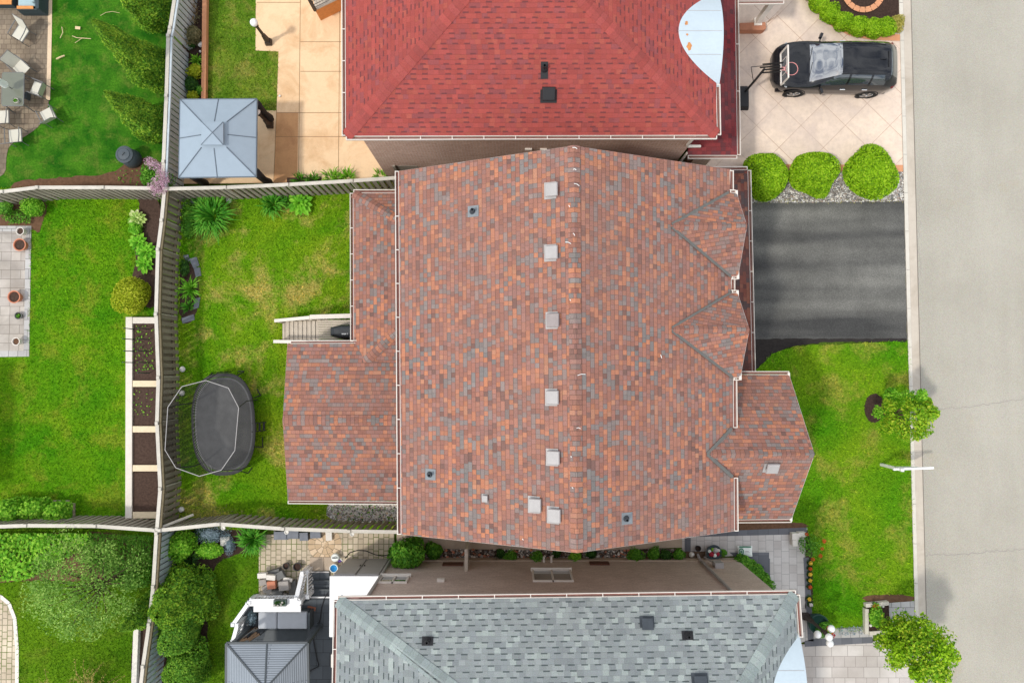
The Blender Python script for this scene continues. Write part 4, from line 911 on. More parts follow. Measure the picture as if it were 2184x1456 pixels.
# ---------------------------------------------------------------- grey roofed house
HG = thing('house', (1.8, -12, 0), 'house with a grey green shingle hip roof and tan stucco side wall, at the bottom', 'house')
cW, cE = P(720, 1280, 6.3), P(1697, 1267, 6.3)
NP_ = plane(cW, cE, (cW + cE) / 2 + Vector((0, -1, .5)))
hW, hE = Pp(951, 1456, NP_), Pp(1590, 1456, NP_)
ztop = 9.3
def upto(c, h, z): return c + (h - c) * ((z - c.z) / (h.z - c.z))
aW, aE = upto(cW, hW, ztop), upto(cE, hE, ztop)
eW = (P(717, 1456, 6.3) - cW).normalized(); eE = (P(1704, 1456, 6.3) - cE).normalized(); LL = (aW.y - cW.y) / -1 * 2
fW, fE = cW + eW * LL, cE + eE * LL
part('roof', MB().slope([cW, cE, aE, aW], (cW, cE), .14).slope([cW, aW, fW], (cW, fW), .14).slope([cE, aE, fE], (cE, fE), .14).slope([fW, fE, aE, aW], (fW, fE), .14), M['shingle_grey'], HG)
nw, ne = plane(cW, aW, fW)[1], plane(cE, aE, fE)[1]
hipcap(HG, cW, aW, NP_[1], nw, .21, M['cap_grey']); hipcap(HG, cE, aE, NP_[1], ne, .21, M['cap_grey'])
gutter(HG, [(cW, cE, (0, 1, 0)), (cW, fW, out_w), (cE, P(1704, 1358, 6.3), out_e)], 1.15)
wy = P(1200, 1191).y; x0, x1 = P(832, 1191).x, P(1570, 1191).x
ww = MB()
for a, b in (((x0, wy - 11), (x0, wy)), ((x0, wy), (x1, wy)), ((x1, wy), (x1, wy - 11)), ((x1, wy - 11), (x0, wy - 11))): ww.wall((*b, 0), (*a, 0), 0, 6.25)
part('wall', ww, M['brick_grey'], HG)
part('plinth', MB().box(((x0 + x1) / 2, wy + .02, .22), (x1 - x0, .06, .44)), M['walk'], HG)
part('soffit', MB().quad([(cW.x, cW.y, 6.14), (cE.x, cE.y, 6.14), (cE.x, cE.y - .6, 6.14), (cW.x, cW.y - .6, 6.14)]), M['soffit'], HG)
def window(px0, py0, px1, py1, n, label=None, shade=False):
    a, b = Pw(px0, py0, y=wy), Pw(px1, py1, y=wy); xa, xb = min(a.x, b.x), max(a.x, b.x); za, zb = min(a.z, b.z), max(a.z, b.z)
    f = MB(); t = .06
    for xx in [xa] + [xa + (xb - xa) * k / n for k in range(1, n)] + [xb]: f.box((xx, wy + .03, (za + zb) / 2), (t, .08, zb - za + t))
    for zz in (za, zb): f.box(((xa + xb) / 2, wy + .027, zz), (xb - xa - t, .075, t))
    o = part('window', f, M['white'], HG, label=label)
    part('pane', MB().box(((xa + xb) / 2, wy + .012, (za + zb) / 2), (xb - xa - .02, .02, zb - za - .02)), M['glass'], o)
    part('sill', MB().box(((xa + xb) / 2, wy + .06, za - .06), (xb - xa + .14, .14, .06)), M['block_pale'], o)
    return o
window(1136, 1218, 1222, 1240, 2, 'two pane slider window with a white frame'); window(815, 1231, 866, 1243, 2, 'smaller window by the rear downspout')
for q in ((945, 1202, 987, 1206), (1257, 1200, 1300, 1204)):
    a, b = Pw(q[0], q[1], y=wy), Pw(q[2], q[3], y=wy); part('basement_window', MB().box(((a.x + b.x) / 2, wy + .03, (a.z + b.z) / 2), (abs(b.x - a.x), .06, abs(a.z - b.z) + .12)), plain('brown vent cover', sc(96,62,48), .8, .2), HG)
a = Pw(940, 1239, y=wy); part('wall_vent', MB().box((a.x, wy + .05, a.z), (.26, .1, .2)), M['white'], HG)
a = Pw(1533, 1210, y=wy); part('meter_box', MB().box((a.x, wy + .1, a.z - .1), (.32, .2, .45)).tube([(a.x - .1, wy + .1, a.z - .4), (a.x - .25, wy + .12, .2)], .03, 6), M['vent_grey'], HG)
part('downspout', MB().tube([P(1556, 1264, 6.15), Vector((P(1488, 1189).x, wy + .07, 5.6)), Vector((P(1488, 1189).x, wy + .07, .35)), P(1488, 1182, .1)], .05, 8), M['vent_grey'], HG)
part('downspout', MB().tube([P(768, 1277, 6.15), Vector((x0 + .1, wy + .07, 5.6)), Vector((x0 + .1, wy + .07, .35)), P(831, 1180, .1)], .05, 8), M['vent_grey'], HG)
hp = MB()
for x_ in (1160, 1176): a = Pw(x_, 1199, y=wy); part('exhaust_pipe', MB().tube([(a.x, wy, a.z), (a.x, wy + .2, a.z), (a.x + .05, wy + .22, a.z - .12)], .04, 8), M['white'], HG)
yA, yB = P(1703, 1352, 6.3).y, P(1690, 1590, 6.3).y
hood(HG, (yA + yB) / 2, abs(yB - yA) / 2, .66, cE.x + .02, 2.6)
for x, y in ((912, 1364), (1466, 1352)): pipevent(HG, x, y, NP_, Vector((1, 0, 0)), .3, .055, 'black', (.34, .26), True)
boxvent(HG, 1380, 1331, NP_, .36, 'pipe', Vector((1, 0, 0)), False)
boxvent(HG, 1493, 1456, NP_, .40, 'pipe', Vector((1, 0, 0)), False)
part('wall_lamp', MB().box((P(713, 1405, 5.6).x, P(713, 1405, 5.6).y, 5.6), (.14, .4, .3)), M['white'], HG)
# unseen plain house, added beyond the left edge to shade the lawn
HL = thing('house', (-25.2, -2.6, 0), 'unseen plain house added past the left edge for its shadow on the lawn', 'house')
part('wall', MB().box((-26.1, -3.0, 1.7), (9.4, 4.4, 3.4)), M['brick_pink'], HL); part('roof', MB().box((-26.1, -3.0, 3.5), (9.8, 4.7, .2), top=.96), M['shingle_dark'], HL)
# ================================================================ plants
def unit(a): return a / np.maximum(np.linalg.norm(a, axis=-1, keepdims=True), 1e-9)
def leafV(pos, nrm, L_, W_, jit=.6, up=.25):
    n = len(pos); nn = unit(nrm + RNG.normal(0, jit, (n, 3)) + np.array([0, 0, up])); t = RNG.normal(0, 1, (n, 3)); t = unit(t - nn * (t * nn).sum(1, keepdims=True)); b = np.cross(nn, t)
    s = RNG.uniform(.65, 1.25, (n, 1)); V = np.zeros((n, 4, 3))
    V[:, 0] = pos - t * L_ * s / 2; V[:, 1] = pos + b * W_ * s / 2; V[:, 2] = pos + t * L_ * s / 2 - nn * L_ * .12; V[:, 3] = pos - b * W_ * s / 2
    return V
def lumps(d, k, amp, seed):
    r = np.random.default_rng(seed); f = np.zeros(len(d))
    for i in range(k): q = unit(r.normal(0, 1, 3)); f += np.exp(-((d - q) ** 2).sum(1) / .18)
    return 1 + amp * (f - f.mean())
def blob(c, r, n, L_=.06, W_=.035, lump=.10, k=14, shell=.3, jit=.6, zmin=0.03, core=.74, seed=None, up=.25, low=-.75):
    seed = int(RNG.integers(1e6)) if seed is None else seed
    d = unit(RNG.normal(0, 1, (int(n * 1.3), 3))); d = d[d[:, 2] > low][:n]
    lm = lumps(d, k, lump, seed); rad = (1 - shell * RNG.random(len(d)) ** 1.6) * lm
    pos = np.array(c) + d * np.array(r) * rad[:, None]; pos[:, 2] = np.maximum(pos[:, 2], zmin + RNG.random(len(pos)) * .04)
    V = [leafV(pos, d / np.array(r) * min(r), L_, W_, jit, up)]
    if core:
        a, b = 8, 14; q = []
        def pt(i, j):
            th, ph = math.pi * (i / a), 2 * math.pi * j / b; e = np.array([math.sin(th) * math.cos(ph), math.sin(th) * math.sin(ph), math.cos(th)])
            w = np.array(c) + e * np.array(r) * core * lumps(e[None], k, lump, seed)[0]; w[2] = max(w[2], .01); return w
        for i in range(a):
            for j in range(b): q.append([pt(i, j), pt(i, j + 1), pt(i + 1, j + 1), pt(i + 1, j)])
        V.append(np.array(q))
    return np.concatenate(V)
def cone(c, h, R_, n, L_=.11, W_=.05, pw=.8, lump=.12, seed=1):
    t = RNG.random(n) ** 1.5 * .985; ph = RNG.uniform(0, 2 * np.pi, n); r = np.random.default_rng(seed)
    f = 1 + lump * np.sin(ph * 5 + t * 9 + seed) + lump * .9 * np.sin(ph * 3 - t * 23 + 2 * seed) + RNG.normal(0, .05, n)
    rr = R_ * np.minimum(1, (1 - t) ** pw * 1.04) * np.minimum(1, .55 + t * 5) * f * (1 - .25 * RNG.random(n) ** 2)
    d = np.stack([np.cos(ph), np.sin(ph), np.full(n, .45)], 1)
    pos = np.stack([c[0] + rr * np.cos(ph), c[1] + rr * np.sin(ph), .05 + t * h], 1)
    V = [leafV(pos, d, L_, W_, .45, .3)]; q = []
    for i in range(10):
        for j in range(12):
            def pt(i, j):
                tt = i / 10; rr = R_ * .74 * min(1, (1 - tt) ** pw) * min(1, .55 + tt * 5); return [c[0] + rr * math.cos(j * math.pi / 6), c[1] + rr * math.sin(j * math.pi / 6), .04 + tt * h * .97]
            q.append([pt(i, j), pt(i, j + 1), pt(i + 1, j + 1), pt(i + 1, j)])
    V.append(np.array(q)); return np.concatenate(V)
def fpart(name, V, mat, parent, off=None, label=None):
    o = OFF[parent.name] if off is None else off
    q = link_mesh(name, tri_mesh(name, V - np.array(o), 4, M[mat]), parent)
    if label: q['label'] = label
    return q
def fsolo(name, V, mat, label, cat, group=None, kind=None):
    q = link_mesh(name, tri_mesh(name, V, 4, M[mat])); return tag(q, label, cat, group, kind)
def stems(mb, c, h, r, n=6, rr=.012):
    for i in range(n):
        a = 6.28 * i / n + random.uniform(-.3, .3); q = r * random.uniform(.4, .8)
        mb.tube([(c[0], c[1], 0), (c[0] + q * .4 * math.cos(a), c[1] + q * .4 * math.sin(a), h * .5), (c[0] + q * math.cos(a), c[1] + q * math.sin(a), h * .95)], [rr, rr * .8, rr * .4], 5)
    return mb
def bush(name, px, py, zc, r, n, mat, label, cat='shrub', group=None, L_=.07, W_=.045, lump=.10, extra=None, **kw):
    c = P(px, py, zc); t = thing(name, (c.x, c.y, 0), label, cat, group)
    r = (r, r, zc * 1.0) if not isinstance(r, tuple) else r
    V = blob(c, r, n, L_, W_, lump, **kw); fpart('foliage', V, mat, t)
    part('stem', stems(MB(), c, zc, min(r) * .7), M['bark'], t)
    if extra:
        for nm, v2, m2 in extra(c, r): fpart(nm, v2, m2, t)
    return t
def blades(mb, c, n, L_, w, spread=1.0, h=.5, mi=0, r0=.05, droop=1.0):
    for i in range(n):
        a = random.uniform(0, 6.283); l = L_ * random.uniform(.55, 1.1); r = r0 * random.random() ** .5; x, y = c[0] + r * math.cos(a + random.uniform(-.7, .7)), c[1] + r * math.sin(a + random.uniform(-.7, .7))
        s = spread * random.uniform(.35, 1.0); hh = h * random.uniform(.7, 1.15) * (1.25 - .45 * s); ww = w * random.uniform(.7, 1.2); vs = []; K = 5; b = a + random.uniform(-.35, .35)
        for k in range(K + 1):
            t = k / K; rad = l * s * t; z = c[2] + hh * (math.sin(min(1, t * 1.15) * math.pi * (.5 + .18 * s * droop)) if True else t); q = ww * (1 - t ** 2.2) * (.6 + .8 * min(t * 3, 1) * .5) + .0015
            aa = a + (b - a) * t; px_, py_ = x + rad * math.cos(aa), y + rad * math.sin(aa)
            vs += [(px_ - q * math.sin(aa), py_ + q * math.cos(aa), z + q * .5), (px_ + q * math.sin(aa), py_ - q * math.cos(aa), z + q * .5)]
        mb.add(vs, [(2 * k, 2 * k + 1, 2 * k + 3, 2 * k + 2) for k in range(K)], mi)
    return mb
def tuft(px, py, n, L_, w, mat, label, cat='plant', h=.45, spread=1.0, r0=.08, group=None, name='grassy_plant', z=.1):
    c = P(px, py, z); return solo(name, blades(MB(), (0, 0, 0), n, L_, w, spread, h, 0, r0), M[mat], label, cat, group, loc=Vector((c.x, c.y, .01)))
def hosta(px, py, R_, mat, label, group=None, tiers=3, n0=9, z=.2):
    c = P(px, py, z); mb = MB()
    for t in range(tiers):
        q = R_ * (1 - t * .29); n = max(5, n0 - t * 1)
        for i in range(n):
            a = 6.283 * (i + .5 * t) / n + random.uniform(-.15, .15); l = q * random.uniform(.85, 1.1); w = l * .36; z0 = .05 + t * .09 * R_ / .5; vs = []
            pr = [(.15, .05), (.4, .55), (.62, 1.0), (.82, .75), (1.0, .02)]
            for u, v in pr:
                z_ = z0 + l * .55 * math.sin(u * math.pi * .62) * (.5 + .35 * t); x, y = l * u * math.cos(a), l * u * math.sin(a)
                dx, dy = -math.sin(a) * w * v * .55, math.cos(a) * w * v * .55
                vs += [(x + dx, y + dy, z_ + .03 * v), (x, y, z_), (x - dx, y - dy, z_ + .03 * v)]
            mb.add(vs, [f for k in range(4) for f in ((3 * k, 3 * k + 1, 3 * k + 4, 3 * k + 3), (3 * k + 1, 3 * k + 2, 3 * k + 5, 3 * k + 4))])
    return solo('hosta', mb, M[mat], label, 'plant', group, loc=Vector((c.x, c.y, .01)))
def clump(px, py, z, r, n, mat, label, cat='plant', name='leafy_plant', group=None, L_=.08, W_=.05, lump=.34, k=8, shell=.5, **kw):
    c = P(px, py, z); V = blob((0, 0, z), (r, r, z) if not isinstance(r, tuple) else r, n, L_, W_, lump, k, shell, **kw)
    o = fsolo(name, V, mat, label, cat, group); o.location = (c.x, c.y, .0); return o
# tall thuja
for tx, ty, h, R_, lb in ((342, 38, 5.0, .84, 'tall leaning-looking cedar at the top edge beside the blue grey fence'), (340, 162, 5.0, .84, 'tallest pointed cedar in the middle of the row by the fence'), (334, 272, 4.0, .76, 'shorter pointed cedar nearest the pink lilac')):
    T_ = P(tx, ty, 0); t = thing('cedar_tree', (T_.x, T_.y, 0), lb, 'tree', 'pointed cedars along the blue grey fence')
    fpart('crown', cone(T_, h, R_, 21000, .10, .05, .74, .09, int(h * 10) + tx), 'leaf_thuja', t); part('trunk', MB().tube([(T_.x, T_.y, 0), (T_.x, T_.y, h * .6)], [.09, .03], 8), M['bark'], t)
T_ = P(254, 1343, 3.0); t = thing('cedar_tree', (T_.x, T_.y, 0), 'slim pointed cedar just left of the lower fence', 'tree')
fpart('crown', cone(T_, 3.0, .62, 9000, .10, .05, .7, .10, 5), 'leaf_thuja', t); part('trunk', MB().tube([(T_.x, T_.y, 0), (T_.x, T_.y, 1.8)], [.07, .03], 8), M['bark'], t)
T_ = P(338, 1312, 2.9); t = thing('cedar_tree', (T_.x, T_.y, 0), 'broad dense cedar at the corner of the narrow lawn', 'tree')
fpart('crown', np.concatenate([cone(T_, 2.9, 1.15, 15000, .11, .055, .5, .12, 3), blob((T_.x + .1, T_.y, .9), (1.05, 1.0, .9), 7000, .11, .055, .12)]), 'leaf_thuja', t); part('trunk', MB().tube([(T_.x, T_.y, 0), (T_.x, T_.y, 1.8)], [.1, .03], 8), M['bark'], t)
bush('globe_cedar', 384, 1343, .85, (.98, .92, .85), 12000, 'leaf_globe', 'round clipped cedar just below the broad cedar', group='globe cedars', L_=.09, W_=.05, lump=.24, k=30, shell=.24)
bush('globe_cedar', 396, 1424, .80, (.85, .80, .80), 11000, 'leaf_globe', 'lowest round cedar near the bottom edge', group='globe cedars', L_=.09, W_=.05, lump=.24, k=30, shell=.24)
# three lime balls by the drive
for px, py, r, h, lb in ((1634, 375, .92, .66, 'round lime green shrub nearest the brown roof'), (1733, 368, .90, .62, 'middle one of the three round lime shrubs'), (1858, 368, 1.0, .66, 'round lime shrub nearest the street')):
    bush('round_shrub', px, py, h, (r * random.uniform(.96, 1.04), r, h), 12500, 'leaf_lime', lb, group='round lime shrubs along the stamped driveway', L_=.085, W_=.05, lump=.10, k=34, core=.80, shell=.24)
# curved hedge by the street
hc = [(1728, -20), (1748, 6), (1770, 28), (1798, 46), (1830, 56), (1862, 60), (1890, 58)]
t = thing('hedge', tuple(P(1800, 40)), 'curved low clipped hedge round the soil ring at the top right', 'hedge')
fpart('foliage', np.concatenate([blob(P(x, y, .32), (.42, .40, .34), 2500, .06, .04, .14) for x, y in hc]), 'leaf_lime', t)
fpart('foliage', blob(P(1912, 50, .3), (.32, .36, .3), 1500, .06, .035, .2), 'leaf_straw', t, label='dry brown end of the hedge')
part('stem', stems(MB(), P(1800, 46), .4, .4), M['bark'], t)
region('soil_bed', [(1735, -60), (1745, 0), (1800, 45), (1918, 50), (1916, -60)], M['mulch'], .017, 'dark soil bed enclosed by the curved hedge', 'soil bed')
cb = MB(); ribbon(cb, [P(x, y)[:2] for x, y in [(1722, -40), (1734, 2), (1752, 30), (1780, 55), (1815, 72), (1860, 80), (1918, 82)]], .26, .06)
solo('hedge_edging', cb, M['terracotta_edge'], 'terracotta edging band outside the curved hedge', 'edging', kind='structure')
cb = MB(); c_ = P(1840, -20); ribbon(cb, [(c_.x + .78 * math.cos(a * .3), c_.y + .82 * math.sin(a * .3)) for a in range(22)], .22, .07)
solo('ring_edging', cb, M['terracotta_edge'], 'round terracotta edging ring inside the hedge bed', 'edging', kind='structure')
# deciduous trees
def tree(name, crowns, base, mats, label, th, L_, W_, n, trunk_r=.05, shell=.9, jit=.9, group=None, core=0):
    t = thing(name, (base[0], base[1], 0), label, 'tree', group); tr = MB(); top = Vector((base[0], base[1], th))
    tr.tube([(base[0], base[1], 0), (base[0] + .03, base[1] - .02, th * .5), tuple(top)], [trunk_r, trunk_r * .8, trunk_r * .6], 8); Vs = {}
    for (c, r, m) in crowns:
        c = Vector(c); tr.tube([tuple(top), tuple(top.lerp(c, .5) + Vector((0, 0, .08))), tuple(c)], [trunk_r * .55, trunk_r * .35, trunk_r * .15], 6)
        Vs.setdefault(m, []).append(blob(tuple(c), (r, r, r * .75), n, L_, W_, .25, 7, shell, jit, .1, core, low=-1))
    part('trunk', tr, M['bark'], t)
    for m, v in Vs.items(): fpart('crown', np.concatenate(v), m, t)
    return t
b = P(1861, 880); rr = random.Random(3)
cr = [((b.x + .22 + .70 * q * math.cos(a), b.y + .05 + .72 * q * math.sin(a), z), r, m) for q, a, z, r, m in [(0, 0, 3.1, .42, 'leaf_maple'), (.6, .3, 2.8, .38, 'leaf_maple'), (.75, 1.4, 2.4, .42, 'leaf_fresh'), (.8, 2.6, 2.0, .30, 'leaf_maple'), (.7, 3.7, 2.0, .34, 'leaf_maple'), (.85, 4.6, 2.3, .42, 'leaf_maple'), (.9, 5.5, 2.5, .40, 'leaf_maple'), (.4, 1.8, 2.7, .42, 'leaf_maple'), (.9, .9, 2.1, .36, 'leaf_fresh'), (1.05, 0.1, 2.6, .3, 'leaf_maple'), (.9, 4.0, 1.6, .26, 'leaf_maple'), (1.1, 2.0, 1.7, .28, 'leaf_fresh'), (1.0, 5.0, 2.6, .24, 'leaf_maple'), (1.15, .6, 2.4, .2, 'leaf_maple'), (1.1, 1.2, 2.8, .22, 'leaf_fresh'), (.95, 3.1, 1.5, .24, 'leaf_fresh'), (1.05, 5.8, 2.0, .22, 'leaf_maple')]]
tree('young_tree', cr, (b.x, b.y), None, 'young yellow green street tree in a round mulch ring', 1.5, .11, .06, 420, .045)
b = P(1886, 1334); cr = []
for i in range(26):
    a = i * 2.4; z = .95 + 3.1 * (i + .5) / 26; q = .92 * math.sin(math.pi * min(1, (z - .55) / 3.9)) ** .6 * (.6 + .4 * rr.random()); cr.append(((b.x + q * math.cos(a), b.y + q * math.sin(a), z), .42 * rr.uniform(.8, 1.15), 'leaf_maple' if rr.random() < .72 else 'leaf_lime'))
tree('young_tree', cr, (b.x, b.y), None, 'full leafy yellow green tree growing from the small planter box by the street', 1.3, .115, .07, 480, .06)
b = P(262, 1222); cr = []
for i in range(30):
    a = i * 2.4; q = math.sqrt((i + .5) / 30); cr.append(((b.x - .45 + 1.95 * q * math.cos(a), b.y + 1.75 * q * math.sin(a), 3.0 - 1.1 * q * q + rr.uniform(-.2, .2)), .56 * rr.uniform(.7, 1.25), 'leaf_tree' if rr.random() < .65 else 'leaf_tree_dark'))
tree('garden_tree', cr, (b.x, b.y), None, 'wide spreading small leaved tree at lower left', 1.5, .095, .05, 300, .07)
# forsythia-like bare shrub at the bottom edge
c = P(215, 1462); t = thing('flowering_shrub', (c.x, c.y, 0), 'straggly arching shrub with bare twigs and few yellow leaves at the bottom edge', 'shrub'); tw = MB(); Vs = []
for i in range(38):
    a = rr.uniform(-.5, 3.6); l = rr.uniform(.9, 2.1); hh = rr.uniform(1.0, 2.0); pts = [(c.x + l * s_ * math.cos(a) + rr.uniform(-.05, .05), c.y + l * s_ * math.sin(a) * .75, hh * math.sin(s_ * 2.2)) for s_ in (0, .25, .5, .75, 1.0)]
    tw.tube(pts, [.014, .011, .009, .007, .004], 5)
    n = 34; s_ = RNG.uniform(.3, 1.0, n); ii = np.minimum((s_ * 4).astype(int), 3); f = s_ * 4 - ii; pp = np.array(pts); pos = pp[ii] * (1 - f)[:, None] + pp[ii + 1] * f[:, None] + RNG.normal(0, .035, (n, 3)); Vs.append(leafV(pos, np.tile([0, 0, 1.], (n, 1)), .07, .03, .8))
part('twig', tw, M['twig'], t); fpart('foliage', np.concatenate(Vs), 'leaf_straw', t)
# lilac over the fence corner
c = P(338, 388, 1.7); t = thing('lilac', (c.x, c.y, 0), 'pink flowering lilac spilling over the fence corner', 'shrub')
fpart('foliage', np.concatenate([blob((c.x - .55, c.y + .35, .75), (.55, .5, .65), 2000, .09, .06, .2), blob((c.x, c.y, 1.3), (.34, .5, .5), 900, .08, .05, .2)]), 'leaf_green', t)
fpart('blossom', np.concatenate([blob(P(x, y, z), (.21, .22, .2), 300, .04, .032, .4, 5, shell=.95, core=0, jit=1.0) for x, y, z in [(342, 372, 1.9), (333, 388, 1.95), (346, 396, 1.9), (336, 407, 1.85), (325, 399, 1.8), (352, 382, 1.85), (328, 352, 1.6), (318, 345, 1.4), (341, 358, 1.7), (350, 408, 1.7)]]), 'petal_pink', t)
part('stem', stems(MB(), c, 1.6, .5, 7, .02), M['bark'], t)
# bed behind the orange board
c = P(414, 32); t = thing('bare_shrub', (c.x, c.y, 0), 'brown twiggy shrub with hardly a leaf at the top of the fence bed', 'shrub'); tw = MB()
for i in range(40):
    a = rr.uniform(0, 6.28); l = rr.uniform(.3, .8); tw.tube([(c.x, c.y, .02), (c.x + l * .5 * math.cos(a), c.y + l * .5 * math.sin(a), rr.uniform(.2, .5)), (c.x + l * math.cos(a + .3) * .6, c.y + l * math.sin(a + .3), rr.uniform(.4, .9))], [.01, .007, .004], 4)
part('twig', tw, M['twig'], t); fpart('foliage', blob((c.x, c.y, .25), (.4, .7, .22), 260, .06, .04, .2, core=0), 'leaf_grey', t)
clump(412, 74, .35, .38, 1100, 'leaf_grey', 'grey brown tufted shrub in the fence bed, second from the top')
clump(408, 93, .15, .2, 300, 'leaf_dark', 'small dark plant beside the white lights in the fence bed')
tuft(421, 130, 60, .34, .02, 'leaf_fresh', 'star shaped bright green plant in the fence bed', h=.3)
clump(416, 151, .28, .30, 900, 'leaf_gold', 'golden leaved shrub in the middle of the fence bed')
clump(408, 178, .24, .30, 800, 'leaf_dark', 'dark green shrub below the golden one in the fence bed')
clump(427, 193, .2, .22, 500, 'leaf_green', 'fresh green plant at the lower end of the fence bed')
clump(412, 207, .2, .26, 600, 'leaf_gold', 'yellow green plant touching the gazebo roof corner')
# along the patio fence
for px, py, r, lb in ((640, 386, .2, 'leftmost green tuft in the narrow patio bed by the fence'), (668, 385, .2, 'second green tuft in the narrow patio bed by the fence'), (706, 379, .24, 'taller green tuft in the middle of the patio fence line'), (742, 378, .26, 'largest green tuft on the patio fence line'), (722, 384, .18, 'small tuft between two larger ones on the patio fence line'), (812, 377, .2, 'creeping green weed by the corner of the red house wall')):
    tuft(px, py, 70, r * 1.6, .02, 'leaf_fresh' if px > 700 else 'leaf_green', lb, h=.3, r0=.2, group='plants along the patio fence')
region('soil_bed', [(612, 379), (686, 377), (686, 389), (612, 391)], M['soil'], .0185, 'narrow planted slot in the peach patio by the fence', 'soil bed')
# rear lawn plants
tuft(457, 462, 420, .95, .022, 'leaf_blade', 'large arching daylily clump in the corner of the rear lawn', h=.62, r0=.35)
clump(402, 470, .28, (.3, .85, .28), 1500, 'leaf_green', 'dense green shrub squeezed between fence and daylily')
tuft(583, 437, 130, .62, .024, 'leaf_blade', 'spiky green clump left of the bright hosta', h=.45, r0=.2)
tuft(612, 432, 40, .4, .016, 'leaf_blade', 'thin grassy plant between the spiky clump and the hosta', h=.3, r0=.12)
hosta(639, 434, .56, 'leaf_hosta', 'bright lime hosta by the rear fence', n0=13)
tuft(408, 616, 62, .66, .032, 'leaf_hosta', 'pale strap leaved plant inside the slate curve', h=.38, r0=.08)
clump(394, 572, .16, (.2, .4, .16), 320, 'leaf_dark', 'low weed above the strap leaved plant by the fence'); tuft(403, 655, 36, .4, .018, 'leaf_blade', 'small grassy plant below the strap leaved one', h=.25)
# left bed
hosta(291, 467, .40, 'leaf_hosta_pale', 'white edged hosta at the top of the left bed', n0=12)
clump(290, 488, .2, .24, 420, 'leaf_hosta', 'small light green plant between the two hostas', L_=.12, W_=.09)
for px, py, r, lb in ((294, 518, .42, 'upper large green hosta of the left bed'), (312, 538, .46, 'middle large green hosta of the left bed'), (306, 562, .40, 'lowest large green hosta of the left bed')): hosta(px, py, r, 'leaf_hosta', lb, 'large green hostas', n0=11)
bush('golden_bush', 281, 628, .62, (.72, .68, .62), 3800, 'leaf_gold', 'round golden yellow bush in the left bed', L_=.10, W_=.05, lump=.14, jit=.9)
bush('leafy_shrub', 70, 441, .40, (.45, .4, .4), 1500, 'leaf_fresh', 'small green shrub in the weedy corner by the left fence')
clump(8, 440, .3, .4, 700, 'leaf_green', 'green plant cut by the left edge above the slab patio'); clump(38, 462, .12, (.55, .3, .12), 500, 'leaf_green', 'low weeds near the top corner of the slab patio', core=0)
for px, py, r, lb in ((20, 1090, .62, 'left one of the three green bushes above the lower left fence'), (76, 1086, .62, 'middle one of the three green bushes above the lower left fence'), (122, 1094, .55, 'right one of the three green bushes above the lower left fence')): bush('leafy_shrub', px, py, .55, (r, .48, .55), 2400, 'leaf_fresh', lb, group='bushes inside the stone edging', L_=.12, W_=.085, lump=.34, k=9, shell=.5)
# ground cover lower left
def cover(name, px, dens, mat, label, h, L_, W_, excl=()):
    q = sample(px, dens, excl); n = len(q); z = h * (.35 + .65 * (.5 + .5 * np.sin(q[:, 0] * 3.1) * np.cos(q[:, 1] * 3.7))) * RNG.uniform(.4, 1, n); pos = np.column_stack([q, z + .03])
    return fsolo(name, leafV(pos, np.tile([0, 0, 1.], (n, 1)), L_, W_, .55), mat, label, 'ground cover', kind='stuff')
cover('ground_cover', [(-60, 1136), (205, 1134), (175, 1170), (120, 1205), (60, 1232), (-60, 1235)], 430, 'leaf_fresh', 'light green leafy ground cover below the lower left fence', .5, .14, .11)
cover('ground_cover', [(200, 1134), (330, 1140), (325, 1245), (270, 1255), (190, 1200), (170, 1170)], 760, 'leaf_green', 'darker grassy ground cover beside the lower fence', .45, .16, .03)
# grey house rear bed
bush('leafy_shrub', 386, 1163, .5, (.56, .58, .5), 2400, 'leaf_fresh', 'bright green shrub in the corner below the trampoline fence', L_=.12, W_=.085, lump=.34, k=9, shell=.5)
clump(448, 1139, .2, (.75, .38, .2), 1500, 'leaf_blue', 'wide blue grey flowering plant below the fence', L_=.05, W_=.03, core=.5); clump(428, 1140, .14, (.4, .3, .14), 400, 'leaf_dark', 'dark plant left of the blue grey flowers')
clump(447, 1174, .22, (.62, .34, .22), 1300, 'leaf_fresh', 'low light green plant under the blue grey flowers'); clump(489, 1163, .16, (.24, .42, .16), 520, 'leaf_blue', 'small silver blue plant right of the square stone', L_=.05, W_=.03, core=.5)
tuft(541, 1148, 300, .64, .02, 'leaf_blade', 'round fountain like daylily at the edge of the cobble patio', h=.5, r0=.2); tuft(406, 1194, 70, .6, .022, 'leaf_dark', 'dark spiky plant between the bright shrub and the broad cedar', h=.35, r0=.1)
clump(586, 1120, .2, (.5, .2, .2), 300, 'leaf_grey', 'withered plant beside the fence and the grey stacked slabs', core=0)
# between the houses
for px, py, r, z, n, m, lb in ((848, 1180, .42, .35, 900, 'leaf_green', 'left low green bush at the rear corner of the tan wall'), (873, 1184, .62, .95, 3200, 'leaf_green', 'tall green bush at the rear corner of the tan wall'), (926, 1174, .34, .3, 700, 'leaf_green', 'small green bush right of the tall one by the tan wall')): clump(px, py, z, (r, r * .9, z), n, m, lb, 'shrub', 'leafy_shrub', L_=.12, W_=.09)
for k, (px, py, r, m) in enumerate(((1068, 1179, .17, 'leaf_dark'), (1089, 1187, .24, 'leaf_green'), (1146, 1190, .27, 'leaf_green'), (1188, 1178, .18, 'leaf_dark'), (1228, 1188, .26, 'leaf_fresh'), (1262, 1180, .2, 'leaf_dark'), (1356, 1185, .30, 'leaf_green'), (1394, 1181, .26, 'leaf_green'), (1420, 1183, .24, 'leaf_dark'), (1447, 1184, .24, 'leaf_green'))):
    clump(px, py, r * .9, r, int(2600 * r), m, ('first', 'second', 'third', 'fourth', 'fifth', 'sixth', 'seventh', 'eighth', 'ninth', 'tenth')[k] + ' small plant from the gate in the stone strip along the tan wall', group='small plants along the tan wall')
